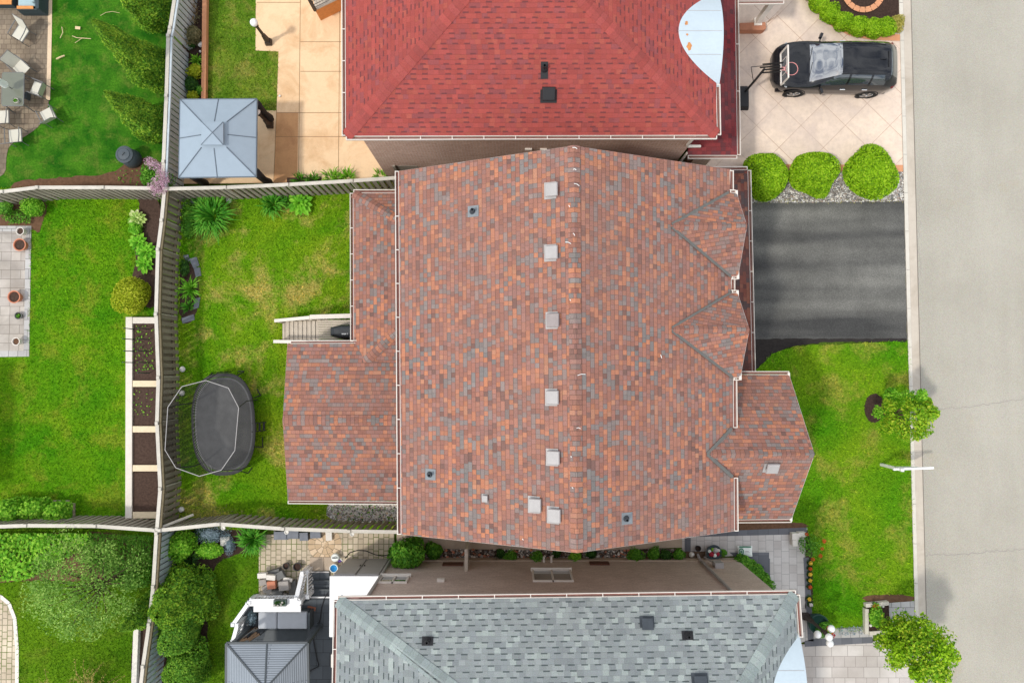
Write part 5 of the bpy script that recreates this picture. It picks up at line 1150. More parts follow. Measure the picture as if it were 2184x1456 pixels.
t = thing('hedge', tuple(P(1610, 1225)), 'low green hedge against the front corner of the tan house', 'hedge')
fpart('foliage', np.concatenate([blob(P(x, y, .3), (.36, .36, .32), 1100, .08, .05, .15) for x, y in ((1583, 1200), (1597, 1210), (1612, 1222), (1622, 1235), (1632, 1250))]), 'leaf_green', t)
rx_ = bush('rose_bush', 1727, 1163, .45, (.46, .46, .45), 800, 'leaf_green', 'flowering rose bush at the corner of the grey walkway', L_=.08, W_=.04, core=0, shell=.9, extra=lambda c, r: [('blossom', np.concatenate([blob((c.x + x, c.y + y, z), (.07, .07, .05), 60, .05, .04, 0, core=0) for x, y, z in ((.5, .2, .6), (.1, -.5, .5), (.35, -.35, .6), (.45, -.1, .5), (-.15, .45, .55))]), 'petal_orange')])
for k, (px, py, m) in enumerate(((1729, 1200, 'petal_yellow'), (1728, 1212, 'petal_orange'), (1728, 1224, 'petal_yellow'), (1728, 1237, 'petal_yellow'), (1728, 1251, 'petal_orange'), (1726, 1277, 'petal_yellow'), (1729, 1289, 'petal_white'))):
    c = P(px, py, .12); t = thing('bedding_flower', (c.x, c.y, .01), ('first yellow', 'first orange', 'second yellow', 'third yellow', 'second orange', 'fourth yellow', 'only white')[k] + ' flower from the rose bush in the row along the grey walkway', 'flower', 'bedding flowers in a row')
    fpart('foliage', blob((c.x, c.y, .06), (.12, .12, .06), 90, .06, .04, 0, core=0), 'leaf_dark', t); fpart('blossom', blob((c.x, c.y, .14), (.07, .07, .04), 80, .05, .04, 0), m, t)

cover('blue_flowers', [(1784, 1334), (1842, 1332), (1843, 1350), (1786, 1352)], 420, 'leaf_blue', 'low strip of silvery blue flowers between the lamp and the planter box', .14, .06, .03)
cover('border_plants', [(1722, 1132), (1734, 1180), (1733, 1305), (1722, 1305)], 90, 'leaf_dark', 'sparse dark seedlings in the flower border', .1, .07, .04)
cover('weeds', [(705, 1070), (850, 1070), (850, 1112), (715, 1110)], 60, 'leaf_green', 'scattered green weeds in the pale pebble patch', .12, .09, .05)
cover('white_flowers', [(700, 1068), (852, 1068), (852, 1112), (708, 1110)], 260, 'petal_white', 'small white blossoms over the pale pebble patch', .14, .05, .04)
cover('weeds', [(384, 1050), (440, 1060), (600, 1112), (384, 1122)], 60, 'leaf_grey', 'dry weeds along the bottom fence of the rear lawn', .15, .1, .03)
cover('weeds', [(388, 396), (750, 388), (750, 412), (388, 418)], 60, 'leaf_green', 'weeds along the foot of the rear fence', .15, .1, .03)
cover('weeds', [(240, 340), (330, 335), (340, 395), (240, 395)], 30, 'leaf_green', 'small weeds in the bare soil by the lilac', .12, .09, .05)
cover('weeds', [(1590, 425), (1925, 424), (1925, 434), (1590, 436)], 110, 'leaf_straw', 'dry weeds at the joint of pebbles and black asphalt', .06, .06, .025)
# ================================================================ car
def car():
    c0, c1 = P(1643, 152, .5), P(1908, 150, .7); Lc = 4.72; yc = P(1776, 204, .25).y + .94; x0 = P(1645, 160, .5).x
    t = thing('parked_car', (x0 + Lc / 2, yc, .02), 'black hatchback suv parked nose in on the pale stamped driveway', 'car')
    st = [0, .12, .45, 1.00, 1.26, 1.78, 2.36, 2.9, 3.6, 4.18, 4.52, 4.67, 4.72]
    Wd = [(.42,.50,.54,.50,.40,.22,0), (.66,.71,.73,.69,.56,.30,0), (.83,.88,.89,.84,.67,.35,0), (.90,.94,.94,.90,.73,.37,0), (.90,.94,.95,.90,.72,.37,0), (.90,.95,.95,.90,.67,.35,0), (.90,.95,.95,.90,.61,.32,0), (.90,.95,.95,.90,.62,.32,0), (.90,.95,.95,.90,.61,.32,0), (.89,.94,.94,.89,.57,.30,0), (.80,.85,.86,.81,.55,.29,0), (.66,.72,.74,.69,.50,.27,0), (.50,.57,.59,.54,.42,.22,0)]
    Zh = [(.32,.46,.60,.68,.70,.71,.71), (.28,.46,.66,.79,.83,.85,.855), (.27,.5,.74,.89,.95,.985,.99), (.27,.5,.78,.97,1.03,1.065,1.075), (.27,.5,.8,.99,1.07,1.115,1.125), (.27,.5,.8,1.01,1.33,1.37,1.38), (.27,.5,.8,1.02,1.56,1.625,1.64), (.27,.5,.8,1.04,1.61,1.675,1.69), (.27,.5,.8,1.06,1.59,1.655,1.67), (.27,.5,.82,1.08,1.53,1.59,1.605), (.30,.5,.82,1.06,1.22,1.26,1.27), (.36,.5,.76,.98,1.04,1.06,1.065), (.42,.53,.72,.88,.92,.93,.935)]
    st, Wd, Zh = np.array(st), np.array(Wd), np.array(Zh)
    def cr(T, Y, x):                            # monotone-ish cubic along the given knots
        out = np.zeros((len(x),) + Y.shape[1:]); m = np.gradient(Y, T, axis=0) if True else 0
        dlt = np.diff(Y, axis=0) / np.diff(T)[:, None]
        m[1:-1] = np.where(dlt[:-1] * dlt[1:] > 0, 2 * dlt[:-1] * dlt[1:] / (dlt[:-1] + dlt[1:] + 1e-12), 0); m[0], m[-1] = dlt[0], dlt[-1]
        for i, q in enumerate(x):
            k = min(max(np.searchsorted(T, q) - 1, 0), len(T) - 2); hh = T[k + 1] - T[k]; s = (q - T[k]) / hh
            out[i] = (2*s**3-3*s**2+1)*Y[k] + (s**3-2*s**2+s)*hh*m[k] + (-2*s**3+3*s**2)*Y[k+1] + (s**3-s**2)*hh*m[k+1]
        return out
    xs = np.array(sorted(set(list(np.linspace(0, 4.72, 90)) + [1.28, 2.34, 4.20, 4.50, 4.62, 1.72, 2.62, 2.70, 3.46, 3.54, 4.02])))
    w, z = cr(st, Wd, xs), cr(st, Zh, xs); ts = np.linspace(0, 6, 25); kn = np.arange(7.)
    w2, z2 = np.array([cr(kn, a[:, None], ts)[:, 0] for a in w]), np.array([cr(kn, a[:, None], ts)[:, 0] for a in z])
    full = np.concatenate([-w2, w2[:, ::-1][:, 1:]], 1); fz = np.concatenate([z2, z2[:, ::-1][:, 1:]], 1); tt = np.concatenate([ts, ts[::-1][1:]])
    n, m = full.shape; o = np.array([-Lc / 2, 0, 0]); V = np.stack([np.repeat(xs[:, None], m, 1), full, fz], 2) + o
    sets = {'body': [], 'windscreen': [], 'side_glass_a': [], 'side_glass_b': [], 'rear_window': []}
    for i in range(n - 1):
        xm = (xs[i] + xs[i + 1]) / 2
        for j in range(m - 1):
            tm = (tt[j] + tt[j + 1]) / 2; side = 'a' if j < m // 2 else 'b'; k = 'body'
            if 1.28 < xm < 2.34 and tm > 4.1: k = 'windscreen'
            elif 4.20 < xm < 4.62 and tm > 4.0: k = 'rear_window'
            elif 3.2 < tm < 3.95:
                lo_ = 1.55 + (tm - 3.2) * .75
                if lo_ < xm < 2.62 or 2.70 < xm < 3.46 or 3.54 < xm < 4.10 - (tm - 3.2) * .2: k = 'side_glass_' + side
            sets[k].append((i * m + j, (i + 1) * m + j, (i + 1) * m + j + 1, i * m + j + 1))
    Vf = V.reshape(-1, 3)
    for k, fs in sets.items():
        used = sorted({q for f in fs for q in f}); mp_ = {q: i for i, q in enumerate(used)}; mb = MB(); mb.v = [tuple(Vf[q]) for q in used]; mb.f = [[mp_[q] for q in f] for f in fs]; mb.m = [0] * len(fs)
        if k == 'body':
            a = [mp_[j] for j in range(m)]; b_ = [mp_[(n - 1) * m + j] for j in range(m)]; mb.f += [a, b_[::-1]]; mb.m += [0, 0]
            mb.box((0, 0, .30), (4.3, 1.7, .12))
        part(k if k in ('body', 'windscreen', 'rear_window') else 'side_window', mb, M['car'] if k == 'body' else M['screen_glass' if k == 'windscreen' else 'car_glass'], t, local=True, smooth=True)
    for x in (.92, 3.78):
        for s_ in (-1, 1):
            q = MB(); y = s_ * .86
            pr = [(.20, -.11), (.335, -.10), (.36, -.06), (.36, .07), (.335, .10), (.25, .105)]
            def disc(mbx, prof, nn=28):
                vs = []; fs = []
                for r, d_ in prof:
                    for k in range(nn): a = 6.28319 * k / nn; vs.append((x - Lc / 2 + r * math.cos(a), y + s_ * d_, .36 + r * math.sin(a)))
                for i in range(len(prof) - 1):
                    for k in range(nn): fs.append((i * nn + k, i * nn + (k + 1) % nn, (i + 1) * nn + (k + 1) % nn, (i + 1) * nn + k))
                mbx.add(vs, fs)
            disc(q, pr); wh = part('wheel', q, M['tyre'], t, local=True, smooth=False)
            r_ = MB(); disc(r_, [(.25, .09), (.225, .075), (.24, .05)])
            for k in range(5):
                for dl in (-.12, .12):
                    a = 6.283 * k / 5 + dl; a2 = 6.283 * k / 5; r_.beam((x - Lc / 2 + .03 * math.cos(a2), y + s_ * .10, .36 + .03 * math.sin(a2)), (x - Lc / 2 + .235 * math.cos(a), y + s_ * .085, .36 + .235 * math.sin(a)), .035, .03, up=(0, 1, 0))
            r_.ball((x - Lc / 2, y + s_ * .10, .36), .05, n=10); part('rim', r_, M['alloy'], wh, local=True)
            ar = MB(); disc(ar, [(.40, .055), (.43, .095), (.40, .10), (.36, .06)]); part('wheel_arch', ar, M['black'], t, local=True)
    for s_ in (-1, 1):
        mi_ = part('wing_mirror', MB().box((1.72 - Lc / 2, s_ * 1.08, 1.08), (.13, .24, .15), .35 * -s_, top=.8).beam((1.70 - Lc / 2, s_ * .90, 1.0), (1.70 - Lc / 2, s_ * 1.0, 1.05), .06, .05), M['car'], t, local=True, bevel=.03)
        part('headlight', MB().beam((.14 - Lc / 2, s_ * .60, .765), (.50 - Lc / 2, s_ * .85, .855), .12, .08), M['lampglass'], t, local=True, bevel=.02)
        part('tail_light', MB().beam((4.64 - Lc / 2, s_ * .66, .96), (4.45 - Lc / 2, s_ * .875, .99), .10, .10), M['tail'], t, local=True, bevel=.02)
        part('roof_rail', MB().tube([(2.3 - Lc / 2, s_ * .60, 1.60), (2.9 - Lc / 2, s_ * .605, 1.655), (3.6 - Lc / 2, s_ * .595, 1.63), (4.0 - Lc / 2, s_ * .57, 1.575)], .014, 6), M['black'], t, local=True)
        for xh in (2.5, 3.35): part('door_handle', MB().beam((xh - Lc / 2, s_ * .955, .93), (xh + .2 - Lc / 2, s_ * .955, .935), .03, .025), M['chrome'], t, local=True)
    part('antenna_fin', MB().beam((3.75 - Lc / 2, -.02, 1.67), (3.98 - Lc / 2, -.02, 1.69), .05, .07), M['car'], t, local=True, bevel=.015)
    part('spoiler', MB().beam((4.08 - Lc / 2, -.30, 1.632), (4.08 - Lc / 2, .30, 1.632), .05, .02), M['black'], t, local=True)
    part('grille', MB().box((.035 - Lc / 2, 0, .60), (.06, .8, .16)), M['black'], t, local=True)
    part('wiper', MB().tube([(1.27 - Lc / 2, -.55, 1.10), (1.36 - Lc / 2, .0, 1.17)], .012, 5).tube([(1.27 - Lc / 2, .05, 1.125), (1.36 - Lc / 2, .6, 1.15)], .012, 5), M['black'], t, local=True)
    t.rotation_euler = (0, 0, R(-1.0)); return t
car()
# ================================================================ basketball hoop
b = P(1586, 200); t = thing('basketball_hoop', (b.x, b.y, 0), 'portable basketball hoop with a clear backboard leaning over the black car', 'basketball hoop')
top = P(1630, 148, 2.45); hc = P(1688, 147, 3.05)
part('base', MB().box((b.x - .12, b.y - .20, .14), (.62, 1.0, .26), top=.8), M['black'], t, bevel=.05)
part('pole', MB().tube([b + Vector((0, 0, .2)), Vector((b.x + .03, b.y + .02, 1.4)), top], .045, 8), M['black'], t)
arm = MB(); bx = hc.x - .40
for dy in (-.10, .10):
    for z0_, z1_ in ((2.45, 3.05), (2.75, 3.35)): arm.beam(Vector((top.x - .12, top.y + dy, z0_ - .1)), Vector((bx, hc.y + dy, z1_)), .035, .05)
arm.beam(Vector((b.x + .02, b.y + .05, 1.2)), Vector((top.x - .45, top.y + .12, 2.35)), .02, .02).beam(Vector((top.x - .45, top.y + .12, 2.35)), Vector((top.x + .2, top.y + .1, 2.6)), .02, .02)
part('arm', arm, M['black'], t)
bb = MB().box((bx + .04, hc.y, 3.36), (.025, 1.12, .74)); bo = part('backboard', bb, M['acrylic'], t)
fr = MB()
for z_ in (2.98, 3.74): fr.box((bx + .04, hc.y, z_), (.05, 1.16, .035))
for y_ in (-.575, .575): fr.box((bx + .04, hc.y + y_, 3.36), (.05, .035, .73))
for y_ in (-.29, .29): fr.box((bx + .06, hc.y + y_ * .9, 3.30), (.012, .025, .42))
fr.box((bx + .06, hc.y, 3.52), (.012, .55, .025)); part('board_frame', fr, M['white'], bo)
part('rim', MB().tube([(hc.x + .23 * math.cos(a * .2618), hc.y + .23 * math.sin(a * .2618), 3.05) for a in range(25)], .012, 6, cap=False).beam((bx + .05, hc.y, 3.05), (hc.x - .22, hc.y, 3.05), .12, .03), M['rim_pink'], t)

# ================================================================ lamps
def lamp(px, py, h, label, gl, gr=.15):
    b = P(px, py); t = thing('lamp_post', (b.x, b.y, 0), label, 'lamp')
    part('base', MB().box((b.x, b.y, .12), (.26, .26, .24), top=.85).box((b.x, b.y, .5), (.18, .18, .54), top=.7), M['globe_brown'], t, bevel=.01)
    po = MB().lathe([(.075, .7), (.06, .8), (.055, h - .25), (.08, h - .22), (.09, h - .15), (.06, h - .1)], (b.x, b.y, 0), 12); part('pole', po, M['globe_brown'], t)
    for dx, dy, z in gl:
        if dx or dy: part('arm', MB().tube([(b.x, b.y, h - .25), (b.x + dx * .6, b.y + dy * .6, z - gr - .12), (b.x + dx, b.y + dy, z - gr)], .02, 6), M['globe_brown'], t)
        part('globe', MB().ball((b.x + dx, b.y + dy, z), gr), M['globe'], t, smooth=True)
    return t
lamp(574, 92, 1.75, 'dark lamp post with one white globe beside the small lawn', [(0, 0, 1.85)])
b0 = P(577, 268); lamp(577, 268, 1.6, 'dark lamp post half hidden by the gazebo roof corner', [(0, 0, 1.75)])
bz = P(1717, 1312)
lamp(1717, 1312, 2.15, 'dark green lamp post with four white globes by the grey walkway', [((lambda q, z: (q.x - bz.x, q.y - bz.y, z))(P(x, y, z), z)) for x, y, z in ((1744, 1352, 2.1), (1773, 1340, 2.1), (1768, 1358, 2.35), (1770, 1371, 2.1))], .135)
q = P(1748, 1340, .4); t = thing('flower_pot', (q.x - .12, q.y + .12, 0), 'large dark green round planter of mixed flowers under the four globe lamp', 'planter')
pc = P(1742, 1327, .3); t.location = (pc.x, pc.y, 0); OFF[t.name] = Vector((pc.x, pc.y, 0))
part('pot', MB().lathe([(.26, 0), (.36, .30), (.38, .55), (.34, .55), (.32, .48), (.01, .48)], (pc.x, pc.y, 0), 24), M['green_plastic'], t, smooth=True)
fpart('foliage', blob((pc.x + .22, pc.y - .15, .62), (.34, .3, .2), 700, .09, .05, .2, core=.5), 'leaf_green', t)
fpart('blossom', np.concatenate([blob((pc.x + x, pc.y + y, .80), (.08, .08, .06), 70, .05, .04, 0, core=0) for x, y in ((.25, -.05), (.12, -.18), (.36, -.2))]), 'petal_orange', t); fpart('blossom', np.concatenate([blob((pc.x + x, pc.y + y, .78), (.09, .09, .06), 70, .05, .04, 0, core=0) for x, y in ((.42, -.32), (.3, -.35))]), 'petal_red', t)
# ================================================================ gazebos
def gazebo_a():
    z = 2.25; cs = [P(384, 212, z), P(548, 211, z), P(546, 377, z), P(381, 379, z)]; ap = P(453, 284, 2.95); t = thing('gazebo', ((cs[0].x + cs[2].x) / 2, (cs[0].y + cs[2].y) / 2, 0), 'square gazebo with a blue grey fabric roof in the corner of two fences', 'gazebo')
    cn = MB()
    for a, b in zip(cs, cs[1:] + cs[:1]):
        cn.add([a, b, ap], [(0, 1, 2)]); cn.add([a, b, b - Z * .12, a - Z * .12], [(0, 3, 2, 1)])
    part('canopy', cn, M['canopy'], t)
    vt = [P(430, 260, 2.93), P(476, 260, 2.93), P(476, 309, 2.93), P(429, 309, 2.93)]; v = MB(); ap2 = P(453, 283, 3.12)
    for a, b in zip(vt, vt[1:] + vt[:1]): v.add([a, b, ap2, a - Z * .06, b - Z * .06], [(0, 1, 2), (0, 3, 4, 1)])
    part('vent_canopy', v, M['canopy'], t)
    sm = MB()
    for a in cs: sm.beam(a + Z * .012, a.lerp(ap, .68) + Z * .012, .03, .02)
    for a, b in zip(cs, cs[1:] + cs[:1]): mdd = (a + b) / 2; sm.beam(mdd + Z * .01, mdd.lerp(ap, .66) + Z * .01, .025, .02); sm.beam(a, b, .03, .03)
    for a in vt: sm.beam(a + Z * .008, ap2 + Z * .008, .02, .012)
    part('seam', sm, M['canopy_seam'], t)
    ctr = sum(cs, Vector()) / 4
    for a in cs:
        p = a.lerp(ctr, .12); pm = MB().box((p.x, p.y, 1.1), (.1, .1, 2.2)).box((p.x, p.y, .03), (.22, .22, .05)); po = part('post', pm, M['globe_brown'], t)
        part('tied_curtain', MB().lathe([(.11, .25), (.15, .5), (.09, 1.0), (.13, 1.7), (.16, 2.1)], (p.x + .1, p.y + .05, 0), 10), plain('dark curtain', sc(44,40,40), .9, .2) if 'dark curtain' not in bpy.data.materials else bpy.data.materials['dark curtain'], po, smooth=True)
    tr = MB()
    a, b = cs[3].lerp(ctr, .12), cs[2].lerp(ctr, .12); n = 9
    for k in range(n): p, q_ = a.lerp(b, k / n), a.lerp(b, (k + 1) / n); m_ = (p + q_) / 2; tr.tube([p - Z * .12, m_ - Z * .42, q_ - Z * .12], .016, 5)
    tr.beam(a - Z * .12, b - Z * .12, .04, .04); tr.beam(a - Z * .44, b - Z * .44, .03, .03); part('frieze', tr, M['globe_brown'], t)
gazebo_a()
DZ = .55                                        # level of the grey deck
def gazebo_b():
    z = 2.25 + DZ; cs = [P(483, 1371, z), P(656, 1370, z), P(660, 1560, z), P(482, 1560, z)]; ap = P(565, 1468, 2.95 + DZ); t = thing('gazebo', ((cs[0].x + cs[2].x) / 2, (cs[0].y + cs[2].y) / 2, DZ), 'gazebo with a ribbed grey metal roof on the dark deck at the bottom edge', 'gazebo')
    rf = MB()
    for a, b in zip(cs, cs[1:] + cs[:1]): rf.slope([a, b, ap], (a, b), .03)
    part('roof', rf, M['rib_roof'], t); sm = MB()
    for a in cs: sm.beam(a + Z * .01, ap + Z * .01, .06, .03)
    m_ = (cs[0] + cs[1]) / 2; sm.beam(m_ + Z * .01, ap + Z * .01, .05, .03)
    for a, b in zip(cs, cs[1:] + cs[:1]): sm.beam(a - Z * .02, b - Z * .02, .09, .08)
    part('roof_trim', sm, M['charcoal'], t); ctr = sum(cs, Vector()) / 4
    for a in cs: p = a.lerp(ctr, .08); part('post', MB().box((p.x, p.y, DZ + 1.1), (.13, .13, 2.25)).box((p.x, p.y, DZ + .06), (.2, .2, .1)), M['charcoal'], t)
gazebo_b()
# ================================================================ grey deck with its railing, steps and furniture
dk = thing('deck', tuple(P(600, 1380)), 'dark grey composite deck with white railing beside the grey roof', 'deck')
dp = [(528, 1278), (656, 1276), (697, 1276), (716, 1276), (716, 1600), (480, 1600), (505, 1370), (507, 1330)]
part('deck_boards', MB().prism([tuple(P(x, y, DZ)[:2]) for x, y in dp], DZ - .06, DZ), M['deck_grey'], dk)
part('skirt', MB().prism([tuple((P(x, y, DZ) * .995)[:2]) for x, y in dp], .0, DZ - .07), M['white_wood'], dk)
for k in range(3):
    z = DZ - .02 - (k + 1) * .135; y0_, y1_ = 1276 - 19 * (k + 1), 1276 - 19 * k
    st_ = part('step', MB().prism([tuple(P(x, y, z)[:2]) for x, y in ((660, y0_), (702, y0_), (703, y1_), (656, y1_))], z - .135, z), M['deck_grey'], dk)
    a, b = P(660, y0_, z), P(702, y0_, z); part('step_edge', MB().beam(a + Z * .004, b + Z * .004, .05, .012), M['vent_grey'] if k == 2 else M['charcoal'], st_)
a, b = P(656, 1273, DZ), P(706, 1273, DZ); part('step_edge', MB().beam(a + Z * .006, b + Z * .006, .05, .014), M['white_wood'], dk)
def railing(pts, h0, h1, label, nb=True, wide=.14):
    T = [P(x, y, z) for x, y, z in pts]; t = thing('railing', tuple(T[0] - Z * T[0].z), label, 'railing'); rl = MB(); ba = MB()
    for a, b in zip(T, T[1:]):
        rl.beam(a, b, wide, .05); lo_ = (a - Z * .78, b - Z * .78); rl.beam(*lo_, .06, .05); n = max(2, int((b - a).length / .13))
        for k in range(1, n): p = a.lerp(b, k / n); ba.beam(p - Z * .77, p - Z * .03, .04, .04)
    part('handrail', rl, M['white_wood'], t, bevel=.008)
    if nb: part('baluster', ba, M['white_wood'], t); t.children[-1]['kind'] = 'stuff'
    for p in T: part('newel_post', MB().box((p.x, p.y, p.z - .45), (.11, .11, .95)).box((p.x, p.y, p.z + .05), (.16, .16, .06), top=.7), M['white_wood'], t)
    return t
RZ = DZ + .95
railing([(640, 1283, RZ), (532, 1284, RZ)], 0, 0, 'white railing on the upper edge of the grey deck, carrying a flower box', wide=.26)
railing([(528, 1288, RZ), (497, 1331, RZ), (506, 1332, RZ - .02), (496, 1368, RZ)], 0, 0, 'white railing on the slanting left corner of the grey deck', wide=.14)
railing([(632, 1276, RZ), (645, 1221, .95)], 0, 0, 'white stair railing beside the deck steps', wide=.16)
railing([(656, 1272, RZ - .35), (656, 1218, .62)], 0, 0, 'thin inner white rail of the deck steps', wide=.06)
p0_, p1_ = P(541, 1297, DZ + .85), P(642, 1297, DZ + .85)
bn = thing('bench', ((p0_.x + p1_.x) / 2, p0_.y, DZ), 'long white board bench top just inside the deck railing', 'bench'); part('seat_board', MB().beam(p0_, p1_, .24, .05), M['white_wood'], bn, bevel=.01)
for f in (.1, .5, .9): p = p0_.lerp(p1_, f); part('leg', MB().box((p.x, p.y, DZ + .41), (.08, .14, .82)), M['white_wood'], bn)
fb = P(598, 1284, RZ + .1); t = thing('flower_box', (fb.x, fb.y, RZ + .03), 'dark flower box with white blooms sitting on the white deck rail', 'planter')
part('box', MB().box((fb.x, fb.y, RZ + .12), (.46, .22, .17)), M['green_plastic'], t); fpart('foliage', blob((fb.x, fb.y, RZ + .22), (.2, .09, .06), 160, .06, .04, 0, core=0), 'leaf_dark', t)
fpart('blossom', np.concatenate([blob((fb.x + x, fb.y + y, RZ + .28), (.035, .035, .03), 40, .03, .025, 0, core=0) for x, y in ((-.16, -.04), (-.05, -.07), (.08, -.03), (.12, .05))]), 'petal_white', t)
s0, s1 = P(551, 1304, DZ + .45), P(655, 1340, DZ + .45)
sf_ = thing('sofa', ((s0.x + s1.x) / 2, (s0.y + s1.y) / 2, DZ), 'outdoor sofa with two light grey cushions on the dark deck', 'sofa')
cx, cy = (s0.x + s1.x) / 2, (s0.y + s1.y) / 2; w_, d_ = s1.x - s0.x, s0.y - s1.y
part('frame', MB().box((cx, cy, DZ + .17), (w_ + .06, d_ + .04, .3)).box((s1.x + .1, cy, DZ + .3), (.08, d_, .58)), M['charcoal'], sf_, bevel=.01)
sp = s0.x + w_ * .385
for a, b in ((s0.x, sp - .012), (sp + .012, s1.x)): part('cushion', MB().box(((a + b) / 2, cy, DZ + .40), (b - a, d_, .15)), M['cushion'], sf_, bevel=.045)
tq = P(600, 1356, DZ + .02); region('deck_shade', [(568, 1343), (655, 1343), (652, 1368), (560, 1368)], M['charcoal'], DZ + .012, 'dark sheet painting the shade on the deck in front of the grey sofa', 'mat', th=.012, at=DZ)  # flat dark sheet imitates the shade on the deck boards
lg = P(530, 1355, DZ + .3); t = thing('log_basket', (lg.x, lg.y, DZ), 'dark wire rack of split firewood at the left corner of the deck', 'firewood rack'); wd = MB(); rk = MB()
for k in range(9): a = .55 + rr.uniform(-.2, .2); o_ = Vector((rr.uniform(-.25, .25), rr.uniform(-.2, .2), rr.uniform(.1, .4))); d_ = Vector((math.cos(a), math.sin(a), 0)) * .22; wd.tube([Vector((lg.x, lg.y, DZ)) + o_ - d_, Vector((lg.x, lg.y, DZ)) + o_ + d_], rr.uniform(.03, .055), 6)
part('firewood', wd, M['bark'], t)
for s_ in (-1, 1): rk.tube([(lg.x - .4 + s_ * .1, lg.y - .35 + s_ * .12 * -1, DZ + .02), (lg.x - .4 + s_ * .1, lg.y - .35 - s_ * .12, DZ + .5), (lg.x + .4 + s_ * .1, lg.y + .2 - s_ * .12, DZ + .5), (lg.x + .4 + s_ * .1, lg.y + .2 - s_ * .12, DZ + .02)], .018, 6)
part('rack', rk, M['charcoal'], t)
pq = P(537, 1315, DZ + .2); clump(537, 1316, DZ + .3, (.2, .26, .2), 260, 'leaf_blue', 'dark purple potted plant left of the grey sofa', core=.7); COL.objects[-1].location.z = 0.0
bq = P(664, 1297, DZ + .05); solo('door_mat', MB().box((0, 0, .01), (.32, .14, .02), -.2), plain('rusty brown mat', sc(150,96,76), .95, .3), 'small rust brown brush lying on the deck by the white bench', 'brush', loc=Vector((bq.x, bq.y, DZ + .002)))
hs = [P(*q, DZ + .03) for q in ((700, 1262), (692, 1275), (686, 1295), (683, 1320), (676, 1338), (668, 1362), (674, 1395), (680, 1420), (664, 1428), (655, 1436))]
solo('garden_hose', MB().tube(hs, .018, 6), M['black'], 'thin black hose snaking across the grey deck', 'hose')
hs = [P(*q, .03) for q in ((736, 1190), (746, 1178), (762, 1173), (780, 1174), (800, 1182), (815, 1185), (830, 1182))]
solo('garden_hose', MB().tube(hs, .018, 6), M['black'], 'black hose curving over the tan cobble patio', 'hose')
# tall white shed next to the grey house
wyg = P(1200, 1191).y; a = P(739, 1193); xr = P(832, 1191).x; t = thing('storage_shed', ((a.x + xr) / 2, wyg - .6, 0), 'tall flat topped shed with white roof and grey doors beside the tan house wall', 'shed')
part('wall', MB().box(((a.x + xr) / 2, wyg - 1.05, 1.28), (xr - a.x - .04, 2.06, 2.56)), M['vent_grey'], t)
part('roof', MB().box(((a.x + xr) / 2 - .02, wyg - 1.05, 2.62), (xr - a.x + .04, 2.14, .10)), M['white_wood'], t, bevel=.02)
for k in (0, 1):
    w_ = (xr - a.x) / 2; dr = part('door', MB().box((a.x + w_ * (k + .5), wyg + .0, 1.22), (w_ - .08, .05, 2.3)), M['vent_grey'], t, bevel=.01); part('handle', MB().box((a.x + w_ + (-.08 if k == 0 else .08), wyg + .04, 1.2), (.03, .04, .12)), M['black'], dr)
# stacked stones and pots on the cobble patio
for k, (x, y, s, z, rz, m, n) in enumerate(((560, 1226, (.36, .20, .2), .46, .05, 'block_pale', 'white faced block on the left end of the stone pile'), (579, 1230, (.36, .20, .2), .46, -.08, 'block_pale', 'white faced block second from the left on the stone pile'), (562, 1240, (.30, .24, .22), .2, .2, 'block', 'low grey stone under the white faced blocks'), (585, 1222, (.55, .3, .3), .15, .3, 'block_dark', 'dark stone at the back of the pile by the cobbles'), (598, 1226, (.34, .3, .2), .38, .5, 'block_dark', 'dark stone behind the pale broken block'), (580, 1246, (.34, .3, .22), .5, .1, 'terracotta', 'broken pinkish block on top of the stone pile'), (607, 1247, (.40, .36, .3), .5, .1, 'block', 'large grey block on the right of the stone pile'), (592, 1262, (.44, .2, .22), .28, -.1, 'block_dark', 'dark grey block at the front of the stone pile'), (576, 1260, (.3, .2, .18), .2, .35, 'block', 'small grey block at the front left of the stone pile'), (603, 1267, (.34, .16, .16), .2, -.2, 'block', 'narrow grey block leaning at the front of the pile'), (614, 1235, (.36, .14, .10), .42, -.2, 'block_pale', 'thin pale slab on the right of the stone pile'), (568, 1254, (.28, .26, .2), .12, .5, 'block', 'grey stone at the lower left foot of the pile'), (625, 1250, (.3, .5, .25), .14, .1, 'block_dark', 'dark stone between the pile and the stair railing'))):
    p = P(x, y, z); solo('stone_block', MB().box((0, 0, 0), s, rz, 0, .96), M[m], n, 'stone', 'blocks of the stone pile', loc=p, bevel=.015)
